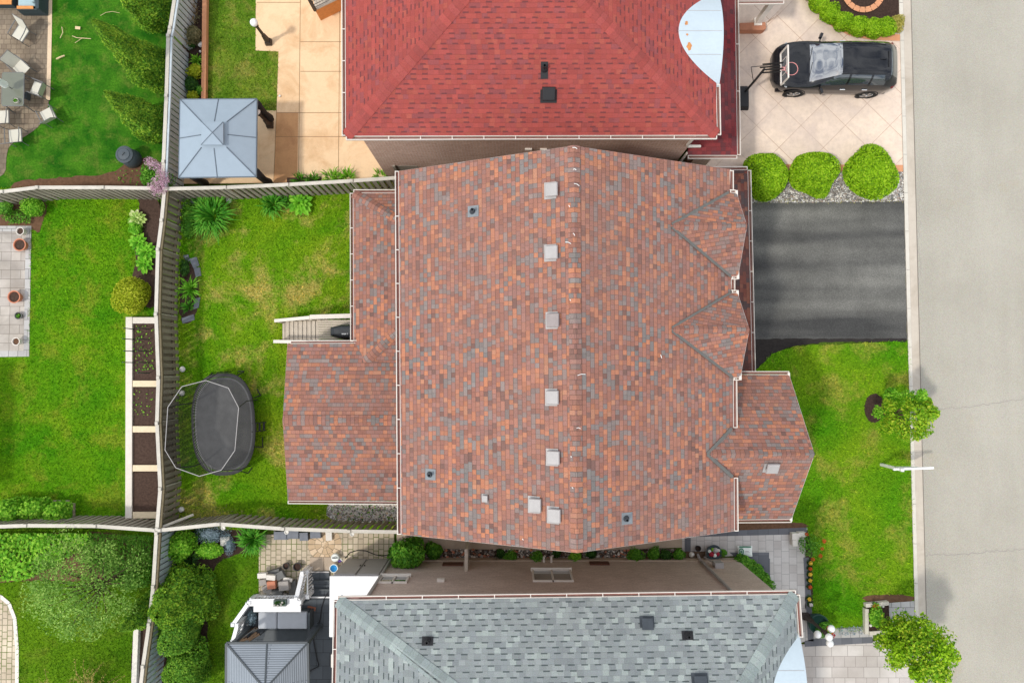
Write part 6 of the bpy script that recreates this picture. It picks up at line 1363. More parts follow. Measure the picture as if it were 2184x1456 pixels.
for x, y, r, h, m, so_, lb in ((610, 1206, .12, .2, 'black', 'soil', 'small black empty pot on the cobble patio'), (634, 1208, .16, .22, 'black', 'mulch', 'wider black pot with debris on the cobble patio'), (43, 493, .15, .34, 'white', 'soil', 'white bucket at the top corner of the slab patio'), (42, 522, .24, .30, 'terracotta', 'soil', 'wide terracotta pot near the top of the slab patio'), (30, 633, .24, .30, 'terracotta', 'soil', 'wide terracotta pot in the middle of the slab patio'), (34, 728, .15, .32, 'white', 'soil_brown', 'white bucket near the lower edge of the slab patio'), (39, 673, .14, .16, 'block_dark', 'soil', 'small grey stone pot with a seedling on the slab patio'), (1489, 1169, .11, .2, 'black', 'mulch', 'small dark red brown pot beside the house downspout')):
    c = P(x, y, h); t = thing('plant_pot', (c.x, c.y, .02), lb, 'pot'); part('pot', MB().lathe([(r * .72, .02), (r * .98, h), (r * 1.05, h), (r * 1.05, h + .02), (r * .88, h + .02), (r * .84, h - .06), (.01, h - .06)], (c.x, c.y, 0), 22), M[m], t)
    part('soil', MB().lathe([(r * .84, h - .065), (r * .84, h - .045), (.01, h - .045)], (c.x, c.y, 0), 16), M[so_], t)
    if 'seedling' in lb: fpart('foliage', blob((c.x, c.y, h), (.08, .08, .05), 40, .06, .04, 0, core=0), 'leaf_green', t)
p = P(716, 1187, .15); t = thing('watering_can', (p.x, p.y, .01), 'pale watering can and rags beside the grey shed wall', 'watering can')
part('can', MB().lathe([(.14, .01), (.16, .26), (.13, .30), (.06, .30)], (p.x, p.y, 0), 16), M['bag'], t); part('handle', MB().tube([(p.x - .1, p.y, .3), (p.x, p.y + .02, .42), (p.x + .1, p.y, .3)], .018, 6), M['black'], t); part('spout', MB().tube([(p.x + .12, p.y - .02, .1), (p.x + .3, p.y - .12, .3)], [.03, .02], 6), M['bag'], t)
p = P(724, 1196, .1); solo('toy_scoop', MB().box((0, 0, .05), (.16, .12, .1), .4, top=.7), M['purple'], 'small purple plastic scoop beside the pale watering can', 'scoop', loc=Vector((p.x, p.y, .01)), bevel=.02)
p = P(713, 1210, .2); t = thing('bucket', (p.x, p.y, .05), 'bright blue bucket at the corner of the white shed', 'bucket'); part('tub', MB().lathe([(.12, .05), (.155, .30), (.165, .30), (.165, .32), (.14, .32), (.12, .1), (.01, .09)], (p.x, p.y, 0), 20), M['bag'], t); part('liner', MB().lathe([(.128, .12), (.138, .29), (.01, .16)], (p.x, p.y, 0), 20), M['blue'], t)
for x, y, rz, s, lb in ((599, 1141, 0, (.55, .34), 'left one of the grey slabs stacked against the fence'), (624, 1139, 0, (.5, .34), 'second grey slab from the left against the fence'), (648, 1143, .03, (.34, .34), 'third grey slab stack from the left against the fence'), (673, 1139, .02, (.42, .3), 'right one of the grey slabs stacked against the fence')):
    p = P(x, y, .15); solo('stacked_slabs', MB().box((0, 0, .07), (*s, .14), rz).box((.02, .01, .20), (s[0] * .95, s[1] * .9, .10), rz + .03), M['paver_dark'] if False else M['slate'], lb, 'slabs', 'slabs stacked along the fence', loc=Vector((p.x, p.y, .013)), bevel=.008)
p = P(702, 1142, .1); solo('stone_block', MB().box((0, 0, .08), (.24, .34, .16), .05), M['block_pale'], 'pale block at the right end of the grey slab row', 'stone', loc=Vector((p.x, p.y, .013)), bevel=.01)
p = P(480, 1154, .1); solo('stepping_stone', MB().box((0, 0, .06), (.36, .34, .12), .05), M['block_pale'], 'square pale stone block among the blue flowers', 'stone', loc=Vector((p.x, p.y, .01)), bevel=.02)
for x, y, lb in ((476, 1125, 'left one of the three ring topped garden lights under the fence'), (611, 1134, 'middle one of the three ring topped garden lights under the fence'), (751, 1138, 'right one of the three ring topped garden lights under the fence')):
    c = P(x, y, .55); t = thing('garden_light', (c.x, c.y, 0), lb, 'light', 'ring topped garden lights'); part('stake', MB().tube([(c.x, c.y, 0), (c.x, c.y, .5)], .012, 6), M['charcoal'], t); part('lamp_ring', MB().lathe([(.075, .50), (.085, .55), (.085, .57), (.06, .57), (.058, .53)], (c.x, c.y, 0), 18), M['stone_white'], t)
for x, y, lb in ((389, 787, 'pale round stone light beside the trampoline fence'), (387, 1086, 'pale round stone light near the leaning timber'), (388, 838, 'dull round light under the trampoline net'), (488, 427, 'white round rock at the edge of the daylily clump'), (428, 95, 'white round globe on the orange edging board'), (407, 102, 'tiny white pot in the fence bed'), (426, 109, 'small pale blue pot in the fence bed'), (596, 204, 'little white cap in the peach concrete by the lawn')):
    c = P(x, y, .1); r = .115 if 'round' in lb else .05; solo('garden_stone', MB().ball((0, 0, r * .7), r, 0, 14, .8), M['stone_white'], lb, 'stone', smooth=True, loc=Vector((c.x, c.y, .02)))
c = P(415, 431, .12); solo('edging_log', MB().tube([(-.42, -.16, .10), (0, 0, .12), (.42, .13, .10)], .10, 9), M['slate'], 'grey stone log behind the large daylily clump', 'stone', loc=Vector((c.x, c.y, 0)))
# orange edging board, raised beds, stone edging
eb = MB(); a, b = P(437, -50, .3), P(434, 212, .3); eb.beam(a - Z * .1, b - Z * .1, .17, .24); solo('edging_board', eb, M['terracotta_edge'], 'long orange brown edging wall between bed and small lawn', 'edging')
t = thing('raised_bed', tuple(P(305, 890)), 'long pale board raised vegetable bed divided into four soil plots beside the fence', 'raised bed'); zb = .34; bd = MB()
def pbeam(mb, p, q, w, h, z): mb.beam(P(*p, z) - Z * h / 2, P(*q, z) - Z * h / 2, w, h)
o = part('side_board', (lambda m_: (pbeam(m_, (275, 676), (274, 1105), .25, zb, zb), m_)[1])(MB()), M['wood_pale'], t)
part('end_board', (lambda m_: (pbeam(m_, (283, 683), (336, 683), .24, zb, zb - .004), m_)[1])(MB()), M['wood_pale'], t); part('fence_board', (lambda m_: (pbeam(m_, (342, 690), (348, 1100), .08, zb, zb - .02), m_)[1])(MB()), M['wood_pale'], t)
for y in (818, 915, 998, 1098): part('divider', (lambda m_: (pbeam(m_, (283, y), (342, y), .24, .2, zb - .01), m_)[1])(MB()), M['wood_cream'], t)
for y0_, y1_ in ((689, 811), (826, 907), (922, 991), (1006, 1090)): part('soil', MB().prism([tuple(P(x, y, .24)[:2]) for x, y in ((281, y0_), (344, y0_), (344, y1_), (281, y1_))], .02, .24), M['soil'], t)
cover('seedlings', [(290, 695), (334, 695), (336, 790), (290, 790)], 60, 'leaf_fresh', 'scattered seedlings in the top plot of the raised bed', .08, .08, .05); COL.objects[-1].location.z = .24
cover('seedlings', [(290, 832), (334, 832), (334, 885), (290, 885)], 45, 'leaf_fresh', 'few seedlings in the second plot of the raised bed', .08, .07, .04); COL.objects[-1].location.z = .24
for k, y in enumerate((702, 724, 749, 773, 795)):
    for j_, x in enumerate((291, 322)):
        if k == 4 and j_ == 0: continue
        p = P(x - 4, y, .24); solo('plant_stake', MB().tube([(0, 0, 0), (.02, 0, .9 + .1 * ((k + j_) % 2))], .019, 6), M['green_plastic'], f'{"left" if j_ == 0 else "right"} dark green stake of the {("first", "second", "third", "fourth", "fifth")[k]} row in the raised bed, counted down the photo', 'stake', 'green stakes in the raised bed', loc=p)
t = thing('stone_edging', tuple(P(150, 1090)), 'low pale stone edging around the three bushes above the lower left fence', 'edging'); m_ = MB(); m2 = MB()
for k in range(9): p = P(30 + k * 13.5, 1072, .15); m_.box((p.x, p.y, .09), (.24, .18, .17), rr.uniform(-.04, .04))
for k in range(4): p = P(152, 1078 + k * 9.5, .15); m2.box((p.x, p.y, .09), (.18, .165, .17), rr.uniform(-.04, .04))
part('stone_row', m_, M['walk'], t, bevel=.01); part('stone_column', m2, M['walk'], t, bevel=.01)
t = thing('edging_wall', tuple(P(288, 1400)), 'long pale low edging wall beside the lower left soil strip', 'edging'); m_ = MB()
for k in range(12): p = P(290 - k * .6, 1345 + k * 15, .2); m_.box((p.x, p.y, .11), (.20, .272, .21))
part('stone_row', m_, M['block_pale'], t, bevel=.01)
# ================================================================ small planter box by the street
t = thing('planter_box', tuple(P(1868, 1315)), 'pale square planter box by the street holding flowers and the young tree', 'planter'); zb = .22
part('rim', (lambda m_: (pbeam(m_, (1847, 1291), (1896, 1286), .14, zb, zb), pbeam(m_, (1849, 1298), (1849, 1352), .14, zb, zb - .003), pbeam(m_, (1855, 1350), (1900, 1347), .14, zb, zb - .006), m_)[-1])(MB()), M['kerb'], t)
part('soil', MB().prism([tuple(P(x, y, .14)[:2]) for x, y in ((1852, 1293), (1896, 1290), (1898, 1346), (1852, 1346))], 0, .14), M['mulch'], t)
c = P(1867, 1293, .25); fs_ = thing('bedding_flower', (c.x, c.y, .15), 'orange flower at the top of the small planter box', 'flower'); fpart('blossom', blob((c.x, c.y, .28), (.13, .12, .07), 120, .06, .045, 0, core=.5), 'petal_orange', fs_); fpart('foliage', blob((c.x, c.y, .2), (.2, .2, .06), 120, .07, .04, 0, core=0), 'leaf_dark', fs_)
clump(1868, 1316, .4, (.3, .42, .3), 700, 'leaf_fresh', 'pale leafy plant in the small planter box under the young tree')
for x, y, lb in ((1853, 1309, 'upper white pebble in the small planter box'), (1857, 1333, 'lower white pebble in the small planter box'), (1883, 1292, 'white pebble at the top right of the small planter box')): c = P(x, y, .16); solo('pebble', MB().ball((0, 0, 0), .06, 0, 10, .7), M['stone_white'], lb, 'pebble', smooth=True, loc=c)
t = thing('planter_box', tuple(P(1700, 1150)), 'low pale stone planter corner holding the rose bush', 'planter'); m_ = MB()
for x, y, s in ((1697, 1144, (.28, .26)), (1696, 1158, (.22, .24)), (1712, 1140, (.3, .18))): p = P(x, y, .3); m_.box((p.x, p.y, .16), (*s, .3))
part('stone', m_, M['block_pale'], t, bevel=.02)
# bag of soil and garden bits on the walkway
c = P(1589, 1175, .1); t = thing('soil_bag', (c.x, c.y, .015), 'full white plastic bag of soil with a round green print, lying on the grey walkway', 'bag'); mb = MB(); nx_, ny_ = 14, 10; w_, h_ = .58, .42
for s_ in (1, -1):
    vs = [(w_ * (u / nx_ - .5) * (1 - .06 * math.sin(math.pi * v / ny_) ** 2), h_ * (v / ny_ - .5) * (1 - .10 * math.sin(math.pi * u / nx_) ** 2), .07 + s_ * .065 * (math.sin(math.pi * u / nx_) * math.sin(math.pi * v / ny_)) ** .5 + .006 * math.sin(u * 2.3 + v * 1.9)) for v in range(ny_ + 1) for u in range(nx_ + 1)]
    mb.add(vs, [((v * (nx_ + 1) + u), (v * (nx_ + 1) + u + 1), ((v + 1) * (nx_ + 1) + u + 1), ((v + 1) * (nx_ + 1) + u)) for v in range(ny_) for u in range(nx_)])
bg_ = part('sack', mb, M['bag'], t, local=True, smooth=True)
em = MB()
for r0, r1 in ((.075, .115), (.0, .05)):
    for k in range(24):
        a0, a1 = 6.283 * k / 24, 6.283 * (k + 1) / 24; zf = lambda r: .152 - .35 * r * r
        if r0 == 0 and k % 6 == 0: continue
        em.quad([(-.16 + r * math.cos(a) * .9, .0 + r * math.sin(a) * 1.15, zf(.1) - .004) for r, a in ((r0, a0), (r1, a0), (r1, a1), (r0, a1))])
part('round_emblem', em, M['green_print'], t, local=True)
part('top_band', MB().box((.0, .175, .115), (.46, .05, .012)), M['green_print'], t, local=True)
part('print_line', MB().box((.06, .02, .147), (.14, .02, .006)).box((.08, -.03, .147), (.18, .012, .006)), M['vent_grey'], t, local=True)
c = P(1523, 1178, .3); t = thing('garden_basket', (c.x, c.y, .01), 'round garden basket heaped with red and white decorations by the tan wall corner', 'basket'); part('basket', MB().lathe([(.22, .02), (.28, .26), (.30, .28), (.25, .28), (.02, .22)], (c.x, c.y, 0), 20), M['wicker'], t)
for x, y, z, r, m in ((-.10, -.06, .30, .10, 'petal_red'), (.05, .09, .30, .11, 'vent_grey'), (.13, -.05, .29, .09, 'petal_red'), (-.05, .12, .29, .07, 'leaf_fresh'), (.03, -.10, .30, .08, 'bag'), (-.17, .05, .28, .07, 'bag'), (.18, .08, .27, .06, 'block_pale')): part('ornament', MB().ball((c.x + x, c.y + y, z), r, 0, 12, .7), M[m], t, smooth=True)
clump(1542, 1178, .16, (.17, .15, .14), 320, 'leaf_green', 'tiny clipped green plant right of the heaped basket')
c = P(1475, 1182, .1); solo('garden_ornament', MB().lathe([(.09, 0), (.11, .05), (.07, .09), (.03, .14)], (0, 0, 0), 14), M['stone_white'], 'round white ornament on the wooden board by the tan wall', 'ornament', smooth=True, loc=Vector((c.x, c.y, .06)))
a = P(1482, 1182); solo('wooden_board', MB().box((0, 0, .03), (.78, .26, .05)), M['bark'], 'brown wooden board lying by the tan wall under the downspout', 'board', loc=Vector((a.x, a.y, .012)), bevel=.006)
c = P(1618, 1210, .05); solo('garden_pot', MB().ball((-.1, 0, .06), .09, 0, 10, .7).ball((.06, .02, .06), .08, 0, 10, .7).ball((.16, .01, .05), .06, 0, 10, .7), M['pipe'], 'cluster of small dark pots on the slate slab by the tan house', 'pots', smooth=True, loc=Vector((c.x, c.y, .02)))
region('path', [(1570, 1190), (1641, 1190), (1642, 1262), (1620, 1262)], M['slate'], .0165, 'blue grey slate slab at the front corner of the tan house', 'paving')
# sale-sign post on the front lawn
b = P(1879, 990); t = thing('sign_post', (b.x, b.y, 0), 'white wooden sign post with a long arm reaching over the kerb', 'sign post')
part('post', MB().box((b.x, b.y, .85), (.10, .10, 1.7)).box((b.x, b.y, 1.73), (.13, .13, .05), top=.4), M['white_wood'], t)
a0, a1 = P(1893, 1005, 1.52), P(1979, 1002, 1.52); d_ = (a1 - a0); part('arm', MB().beam(Vector((b.x - .25, b.y, 1.5)), Vector((b.x - .25, b.y, 1.5)) + d_ * 1.0, .08, .08), M['white_wood'], t)
part('sign_panel', MB().box((b.x + .62, b.y, 1.02), (.8, .02, .62)), M['white_wood'], t)
for x in (.3, .94): part('hook', MB().tube([(b.x + x, b.y, 1.46), (b.x + x, b.y, 1.33)], .008, 5), M['charcoal'], t)
# ================================================================ trampoline
def trampoline():
    cs = P(477, 905, .75); t = thing('trampoline', (cs.x, cs.y, 0), 'oval trampoline with dark mat and tall net ring beside the fence', 'trampoline'); z = .75
    l, r_, tp, bt = P(410, 905, z).x, P(543, 905, z).x, P(477, 797, z).y, P(477, 1012, z).y; rx_, ry_ = (r_ - l) / 2, (tp - bt) / 2; cx, cy = (l + r_) / 2, (tp + bt) / 2; tl = R(3)
    def sup(a, k=1.0, n=2.6, zz=z):
        c, s = math.cos(a), math.sin(a); x, y = rx_ * k * math.copysign(abs(c) ** (2 / n), c), ry_ * k * math.copysign(abs(s) ** (2 / n), s); return Vector((cx + x * math.cos(tl) - y * math.sin(tl) * -1 * -1, cy + x * math.sin(tl) + y * math.cos(tl), zz))
    N_ = 56; A_ = [6.283185 * k / N_ for k in range(N_)]
    part('mat', MB().quad([sup(a, .93, zz=z - .02) for a in A_]), M['mat'], t)
    fr = MB().tube([sup(a) for a in A_] + [sup(A_[0])], .03, 8, cap=False); part('frame', fr, M['pad'], t)
    pd = MB()
    for k in range(N_):
        a, b = A_[k], A_[(k + 1) % N_]; pd.quad([sup(a, .94, zz=z + .02), sup(b, .94, zz=z + .02), sup(b, .99, zz=z + .03), sup(a, .99, zz=z + .03)])
    part('pad', pd, M['pad'], t); sp = MB()
    for k in range(0, N_ * 2):
        a = 6.283185 * k / (N_ * 2)
        if math.cos(a) < -.35: sp.tube([sup(a, .86, zz=z + .01), sup(a + .03, .97, zz=z + .04)], .008, 4)
    o = part('spring_cover_piping', sp, plain('pale piping', sc(150,150,146), .6, .1), t); o['kind'] = 'stuff'
    for k in range(8):
        a = 6.2832 * (k + .5) / 8; p = sup(a); q = sup(a, 1.10); part('leg', MB().tube([p, Vector((q.x, q.y, .03))], .022, 6).tube([Vector((q.x, q.y, .03)), Vector((*sup(a + .18, 1.06)[:2], .03))], .022, 6), M['pad'], t)
    ring = [P(x, y, 2.75) for x, y in ((439, 811), (388, 824), (358, 868), (352, 959), (375, 997), (425, 1015), (472, 1002), (501, 960), (509, 869), (487, 827))]
    rt = MB()
    for a, b in zip(ring, ring[1:] + ring[:1]): rt.tube([a, b], .014, 6)
    part('net_ring', rt, M['vent_grey'], t)
    angs = [math.atan2((p.y - cy) / ry_, (p.x - cx) / rx_) for p in ring]
    net = MB()
    for k in range(len(ring)):
        a, b = ring[k], ring[(k + 1) % len(ring)]; t0, t1 = angs[k], angs[(k + 1) % len(ring)]
        if t1 - t0 > math.pi: t1 -= 6.28319
        if t1 - t0 < -math.pi: t1 += 6.28319
        for s_ in range(4): u, v = s_ / 4, (s_ + 1) / 4; net.quad([a.lerp(b, u), a.lerp(b, v), sup(t0 + (t1 - t0) * v, .90, zz=z + .03), sup(t0 + (t1 - t0) * u, .90, zz=z + .03)])
        if k % 2 == 0: part('net_pole', MB().tube([Vector((*sup(t0, 1.03)[:2], .2)), sup(t0, 1.03, zz=1.5), a], .018, 6), M['pad'], t)
    part('safety_net', net, M['net'], t)
    ld = MB(); q = P(552, 905, .5)
    for dy in (-.16, .16): ld.tube([(q.x - .18, q.y + dy - .1, .78), (q.x + .12, q.y + dy - .1, .0)], .018, 6)
    for f in (.25, .55, .85): ld.beam((q.x - .18 + .3 * f, q.y - .26, .78 - .78 * f), (q.x - .18 + .3 * f, q.y + .06, .78 - .78 * f), .07, .02)
    part('ladder', ld, M['pad'], t)
trampoline()
# ================================================================ back steps and covered grill of the brown house
st_ = thing('wooden_steps', tuple(P(660, 704)), 'weathered pale wooden stairs and landing going down to the rear lawn', 'stairs'); zl = 1.15
for k in range(9):
    z = zl - (k + 1) * .13 + .02; x0_ = 676 - (k + 1) * 9.3; m_ = MB()
    for j_ in (0, 1): a = P(x0_ + 1 + j_ * 4.6, 684, z); b = P(x0_ + 1 + j_ * 4.6, 726, z); m_.prism([(a.x, a.y), (a.x + .105, a.y), (b.x + .105, b.y), (b.x, b.y)], z - .035, z)
    part('tread', m_, M['wood'], st_)
m_ = MB(); a, b = P(676, 682, zl), P(760, 728, zl)
for k in range(9): y = a.y + (b.y - a.y) * (k + .5) / 9; m_.box(((a.x + b.x) / 2, y, zl - .02), (b.x - a.x, abs(b.y - a.y) / 9 - .012, .04))
part('landing', m_, M['wood'], st_)
for y in (682, 727):
    m_ = MB().beam(P(592, y, .1), P(676, y, zl - .1), .05, .24, up=(0, 0, 1)); part('stringer', m_, M['wood'], st_)
m_ = MB().beam(P(586, 684, .95), P(661, 677, zl + .9), .12, .05); m_.beam(P(661, 676, zl + .93), P(760, 673, zl + .95), .16, .05); part('handrail', m_, M['wood_pale'], st_)
m_ = MB().beam(P(584, 728, .95), P(660, 729, zl + .9), .12, .05); m_.beam(P(660, 729, zl + .93), P(752, 730, zl + .95), .14, .05); part('handrail', m_, M['wood_pale'], st_)
for x, y, z in ((586, 684, .95), (661, 676, zl + .92), (584, 728, .95), (660, 729, zl + .92)): p = P(x, y, z); part('newel_post', MB().box((p.x + .05, p.y, p.z / 2), (.09, .09, p.z - .04)), M['wood'], st_)
m_ = MB()
for k in range(12): p = P(592 + k * 13.5, 683.5 - k * .75, 1.0 + min(1, k / 6) * 1.05); m_.box((p.x, p.y, p.z - .45), (.04, .03, .82))
part('baluster', m_, M['wood'], st_)
g = P(728, 706, 2.1); t = thing('covered_grill', (g.x, g.y, zl), 'barbecue grill under a black fitted cover with a small white logo, on the landing', 'grill')
a, b = P(701, 691, 2.05), P(768, 722, 2.05); L_, D_ = b.x - a.x, a.y - b.y; cx, cy = (a.x + b.x) / 2, (a.y + b.y) / 2
mb = MB(); prof = [(0, .30), (.25, .42), (.75, .5), (.8, .5), (1, .36)]
vs = []; lv = [(zl + .03, 1.04), (zl + .60, 1.0), (zl + .82, .92), (zl + .93, .70), (zl + .95, .45)]
sh = [(-.5, -.28), (-.5, .30), (-.2, .46), (.5, .5), (.5, -.5), (-.12, -.5), (-.28, -.42)]
for z, k in lv: vs += [(cx + x * L_ * (k if z > zl + .7 else 1) + (1 - k) * .1, cy + y * D_ * k, z) for x, y in sh]
n = len(sh); mb.add(vs, [(i * n + (j_ + 1) % n, i * n + j_, (i + 1) * n + j_, (i + 1) * n + (j_ + 1) % n) for i in range(len(lv) - 1) for j_ in range(n)] + [tuple(range(len(vs) - 1, len(vs) - n - 1, -1))])
cv = part('cover', mb, M['cover'], t, bevel=.02)
p = P(735, 712, zl + .94); m_ = MB(); pz = zl + .96
for k in range(5): m_.box((p.x - .09 + k * .034, p.y, pz - .002), (.022, .05 if k % 2 else .042, .008), .15 * (-1) ** k)
m_.box((p.x + .10, p.y + .02, pz - .002), (.03, .012, .008)).box((p.x + .115, p.y - .0, pz - .002), (.012, .05, .008)).box((p.x + .10, p.y - .02, pz - .002), (.03, .012, .008))
part('white_logo', m_, M['ink'], cv)
# brown garden chair piece tucked by the grill
# ================================================================ wooden deck of the red house at the top
t = thing('wooden_deck', tuple(P(700, 10)), 'raised deck with orange boards and dark railing at the top beside the red roof', 'deck'); zd = 1.0
pts = [tuple(P(x, y, zd)[:2]) for x, y in ((672, 22), (745, -14), (745, -200), (650, -120))]; part('deck_boards', MB().prism(pts, zd - .06, zd), M['wood'], t)
pts2 = [P(x, y, zd - .06) for x, y in ((672, 22), (745, -14))]; part('skirt', MB().quad([pts2[0], pts2[1], pts2[1] - Z * (zd - .07), pts2[0] - Z * (zd - .07)]).quad([pts2[0], pts2[0] - Z * .93, Vector(P(650, -120, zd)) - Z * .99, Vector(P(650, -120, zd)) - Z * .06]), M['wood_orange'], t)
q0, q1, q2 = P(671, 20, zd + .95), P(745, -16, zd + .95), P(648, -120, zd + .95); m_ = MB(); q0 = P(672, 22, zd) + Z * .5; q0 = Vector((q0.x, q0.y, zd + .9)); q1 = Vector((P(745, -14, zd).x, P(745, -14, zd).y, zd + .9)); q2 = Vector((P(650, -120, zd).x, P(650, -120, zd).y, zd + .9))
m_.beam(q0, q1, .09, .05).beam(q0, q2, .09, .05)
for z_ in (.25, .5, .7): m_.beam(q0 - Z * z_, q1 - Z * z_, .015, .015).beam(q0 - Z * z_, q2 - Z * z_, .015, .015)
part('railing', m_, M['globe_brown'], t)
for p in (q0, q1, q2): part('post', MB().box((p.x, p.y, zd + .45), (.1, .1, .95)), M['globe_brown'], t)
# ================================================================ patio furniture, top left
def chair():
    t = thing('sling_chair', (0, 0, 0), 'beige sling patio chair', 'chair', 'sling chairs on the old paver patio')
    fr = MB().tube([(-.25, .26, 0), (-.25, .28, .40), (-.25, -.26, .42), (-.25, -.30, 0)], .016, 6); f2 = MB().tube([(.25, .26, 0), (.25, .28, .40), (.25, -.26, .42), (.25, -.30, 0)], .016, 6)
    seat = MB().box((0, 0, .42), (.46, .50, .02)); bk_ = MB(); bk_.quad([(-.23, -.25, .43), (.23, -.25, .43), (.23, -.44, .98), (-.23, -.44, .98)]).quad([(-.23, -.27, .43), (-.23, -.46, .98), (.23, -.46, .98), (.23, -.27, .43)]).quad([(-.23, -.44, .98), (.23, -.44, .98), (.23, -.46, .98), (-.23, -.46, .98)])
    part('seat', seat, M['sling'], t, local=True, bevel=.008); part('backrest', bk_, M['sling'], t, local=True)
    for m_ in (fr, f2): part('side_frame', m_, M['chair_frame'], t, local=True)
    for s_ in (-1, 1): part('armrest', MB().tube([(s_ * .26, .28, .40), (s_ * .28, .26, .62), (s_ * .28, -.05, .64), (s_ * .26, -.34, .68)], .018, 6), M['chair_frame'], t, local=True)
    part('back_frame', MB().tube([(-.24, -.26, .42), (-.24, -.46, 1.0), (.24, -.46, 1.0), (.24, -.26, .42)], .015, 6), M['chair_frame'], t, local=True)
    return t
c0 = chair(); first = True
for x, y, rz, lb in ((44, 72, 2.6, 'beige sling chair on its own between the sofa and the table, topmost of the chairs'), (46, 146, -2.3, 'beige sling chair with a tall tilted back above the upper right table corner'), (82, 190, 1.2, 'beige sling chair right of the glass table at its middle'), (103, 246, .5, 'beige sling chair standing partly on the grass at the patio edge'), (33, 290, .1, 'lowest beige sling chair, at the rounded bottom of the old patio'), (6, 250, .05, 'beige sling chair cut by the left edge below the table'),):
    p = P(x, y, .42)
    if first: c0.location = (p.x, p.y, .016); c0.rotation_euler = (0, 0, rz); c0['label'] = lb; first = False
    else: dup(c0, (p.x, p.y, .016), rz, lb)
a, b = P(5, 155, .72), P(50, 226, .72); cx, cy = (a.x + b.x) / 2, (a.y + b.y) / 2
t = thing('patio_table', (cx, cy, .016), 'rounded smoked glass patio table among the sling chairs', 'table'); w_, d_ = b.x - a.x, a.y - b.y
part('table_top', MB().box((cx, cy, .72), (w_, d_, .025)), M['glass_table'], t, bevel=.01)
part('rim', MB().tube([(cx + w_ / 2 * x, cy + d_ / 2 * y, .715) for x, y in ((-.85, -1), (.85, -1), (1, -.88), (1, .88), (.85, 1), (-.85, 1), (-1, .88), (-1, -.88), (-.85, -1))], .02, 6), M['chair_frame'], t)
for sx in (-1, 1):
    for sy in (-1, 1): part('leg', MB().tube([(cx + sx * w_ * .44, cy + sy * d_ * .44, .70), (cx + sx * w_ * .50, cy + sy * d_ * .5, .02)], .02, 6), M['chair_frame'], t)
p = P(34, 215, .84); t = thing('plant_pot', (p.x, p.y, .735), 'small white pot with a green seedling on the glass table', 'pot'); part('pot', MB().lathe([(.07, .735), (.10, .86), (.11, .86), (.085, .86), (.08, .83), (.01, .83)], (p.x, p.y, 0), 18), M['white'], t); fpart('foliage', blob((p.x, p.y, .87), (.08, .07, .05), 50, .07, .04, 0, core=0), 'leaf_green', t)
p = P(8, 178, 1.3); t = thing('garden_umbrella', (p.x - .1, p.y, .735), 'closed pale garden umbrella standing through the glass table', 'umbrella'); part('folded_canopy', MB().lathe([(.03, .95), (.14, 1.15), (.12, 1.7), (.05, 2.1)], (p.x - .05, p.y, 0), 10), M['bag'], t); part('pole', MB().tube([(p.x - .05, p.y, .02), (p.x - .05, p.y, 2.2)], .02, 6), M['chair_frame'], t)
a, b = P(38, -40, .45), P(90, 24, .45); cx, cy = (a.x + b.x) / 2, (a.y + b.y) / 2; w_, d_ = b.x - a.x, a.y - b.y
t = thing('garden_sofa', (cx, cy, .016), 'dark wicker garden sofa with pale teal cushions and an orange wooden arm, top left', 'sofa')
part('frame', MB().box((cx, cy, .18), (w_, d_, .32)).box((b.x - .07, cy, .5), (.14, d_, .36)), M['wicker'], t, bevel=.02); part('cushion', MB().box((cx - .1, cy + .08, .42), (w_ - .30, d_ - .2, .16)), M['teal'], t, bevel=.05); part('back_cushion', MB().box((b.x - .24, cy + .1, .58), (.16, d_ - .3, .3)), M['teal'], t, bevel=.05)
part('arm_board', MB().box((cx - .12, b.y + .10, .54), (w_ - .34, .12, .05)), M['wood_orange'], t, bevel=.008); part('side_panel', MB().box((cx - .05, b.y + .04, .30), (w_ - .16, .06, .44)), M['wicker'], t)
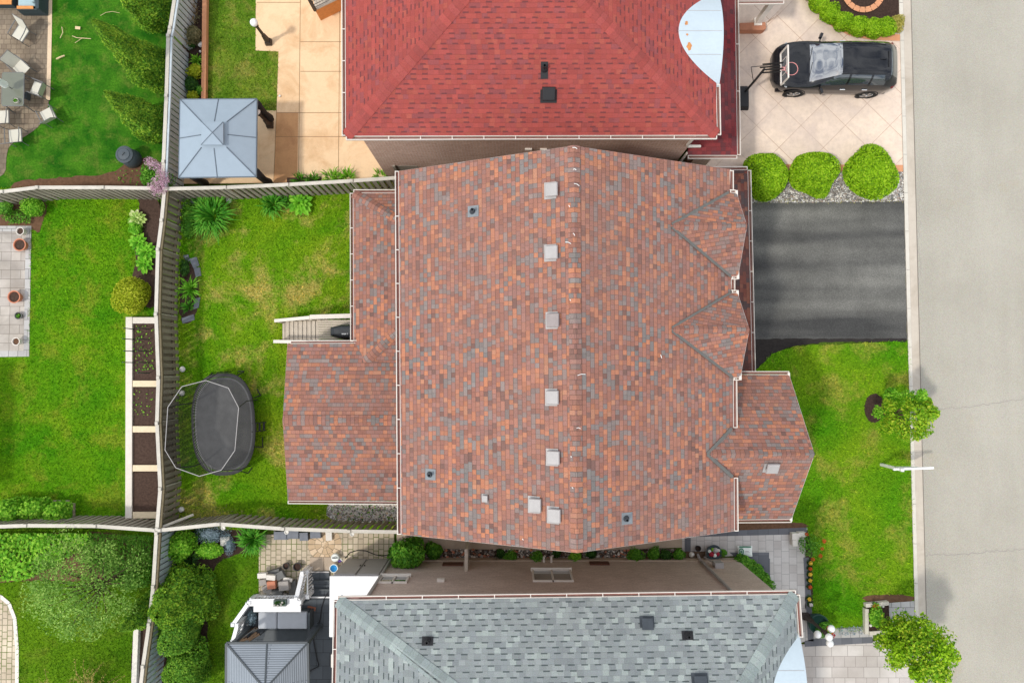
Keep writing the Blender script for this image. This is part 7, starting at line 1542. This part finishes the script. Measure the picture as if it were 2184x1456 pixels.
a, b = P(-30, -30, .4), P(25, 10, .4); t = thing('side_table', ((a.x + b.x) / 2, (a.y + b.y) / 2, .016), 'low table with an orange wooden top at the top left corner', 'table'); part('table_top', MB().box(((a.x + b.x) / 2, (a.y + b.y) / 2, .40), (b.x - a.x, a.y - b.y, .05)), M['wood_orange'], t, bevel=.008); part('frame', MB().box(((a.x + b.x) / 2, (a.y + b.y) / 2, .2), (b.x - a.x - .04, a.y - b.y - .04, .34)), M['wicker'], t)
p = P(54, 203, .3); solo('storage_box', MB().box((0, 0, .14), (.10, .26, .26), -.1), M['charcoal'], 'small dark box under the right edge of the glass table', 'box', loc=Vector((p.x, p.y, .017)), bevel=.01)
c = P(264, 329, .8); t = thing('compost_bin', (c.x, c.y, .01), 'round dark grey lidded bin at the end of the left fence bed', 'bin'); part('body', MB().lathe([(.34, 0), (.37, .1), (.31, .74)], (c.x, c.y, 0), 28), M['bin'], t, smooth=True); part('lid', MB().lathe([(.335, .73), (.335, .77), (.26, .81), (.24, .80), (.22, .83), (.01, .85)], (c.x, c.y, 0), 28), M['bin'], t); part('handle', MB().box((c.x, c.y, .865), (.14, .035, .04), .9), M['charcoal'], t)
def stick(pts, r, lb): solo('branch', MB().tube([P(x, y, .09) for x, y in pts], r, 6), M['dry'], lb, 'stick', 'dry sticks on the upper left lawn')
stick([(154, 77), (164, 81), (180, 82), (194, 83)], .014, 'longest pale stick lying on the deep green lawn'); stick([(160, 92), (170, 85), (176, 81)], .010, 'short pale stick branching off the longest one'); stick([(132, 58), (134, 70), (128, 82)], .014, 'upright pale bark strip on the lawn by the old patio'); stick([(214, 34), (226, 27), (240, 25), (255, 28)], .008, 'thin bent twig next to the tip of the tallest cedar')
p = P(166, 60, .09); solo('wood_chip', MB().box((0, 0, .0), (.20, .11, .03), -.1), M['dry'], 'flat pale pinkish wood chip on the deep green lawn', 'wood chip', loc=p)
p = P(129, 123, .1); solo('wood_chip', MB().tube([(-.16, -.06, 0), (0, 0, .03), (.16, .08, 0)], .03, 5), M['dry'], 'small pale curved bark piece at the lawn edge by the tilted chair', 'wood chip', loc=p)
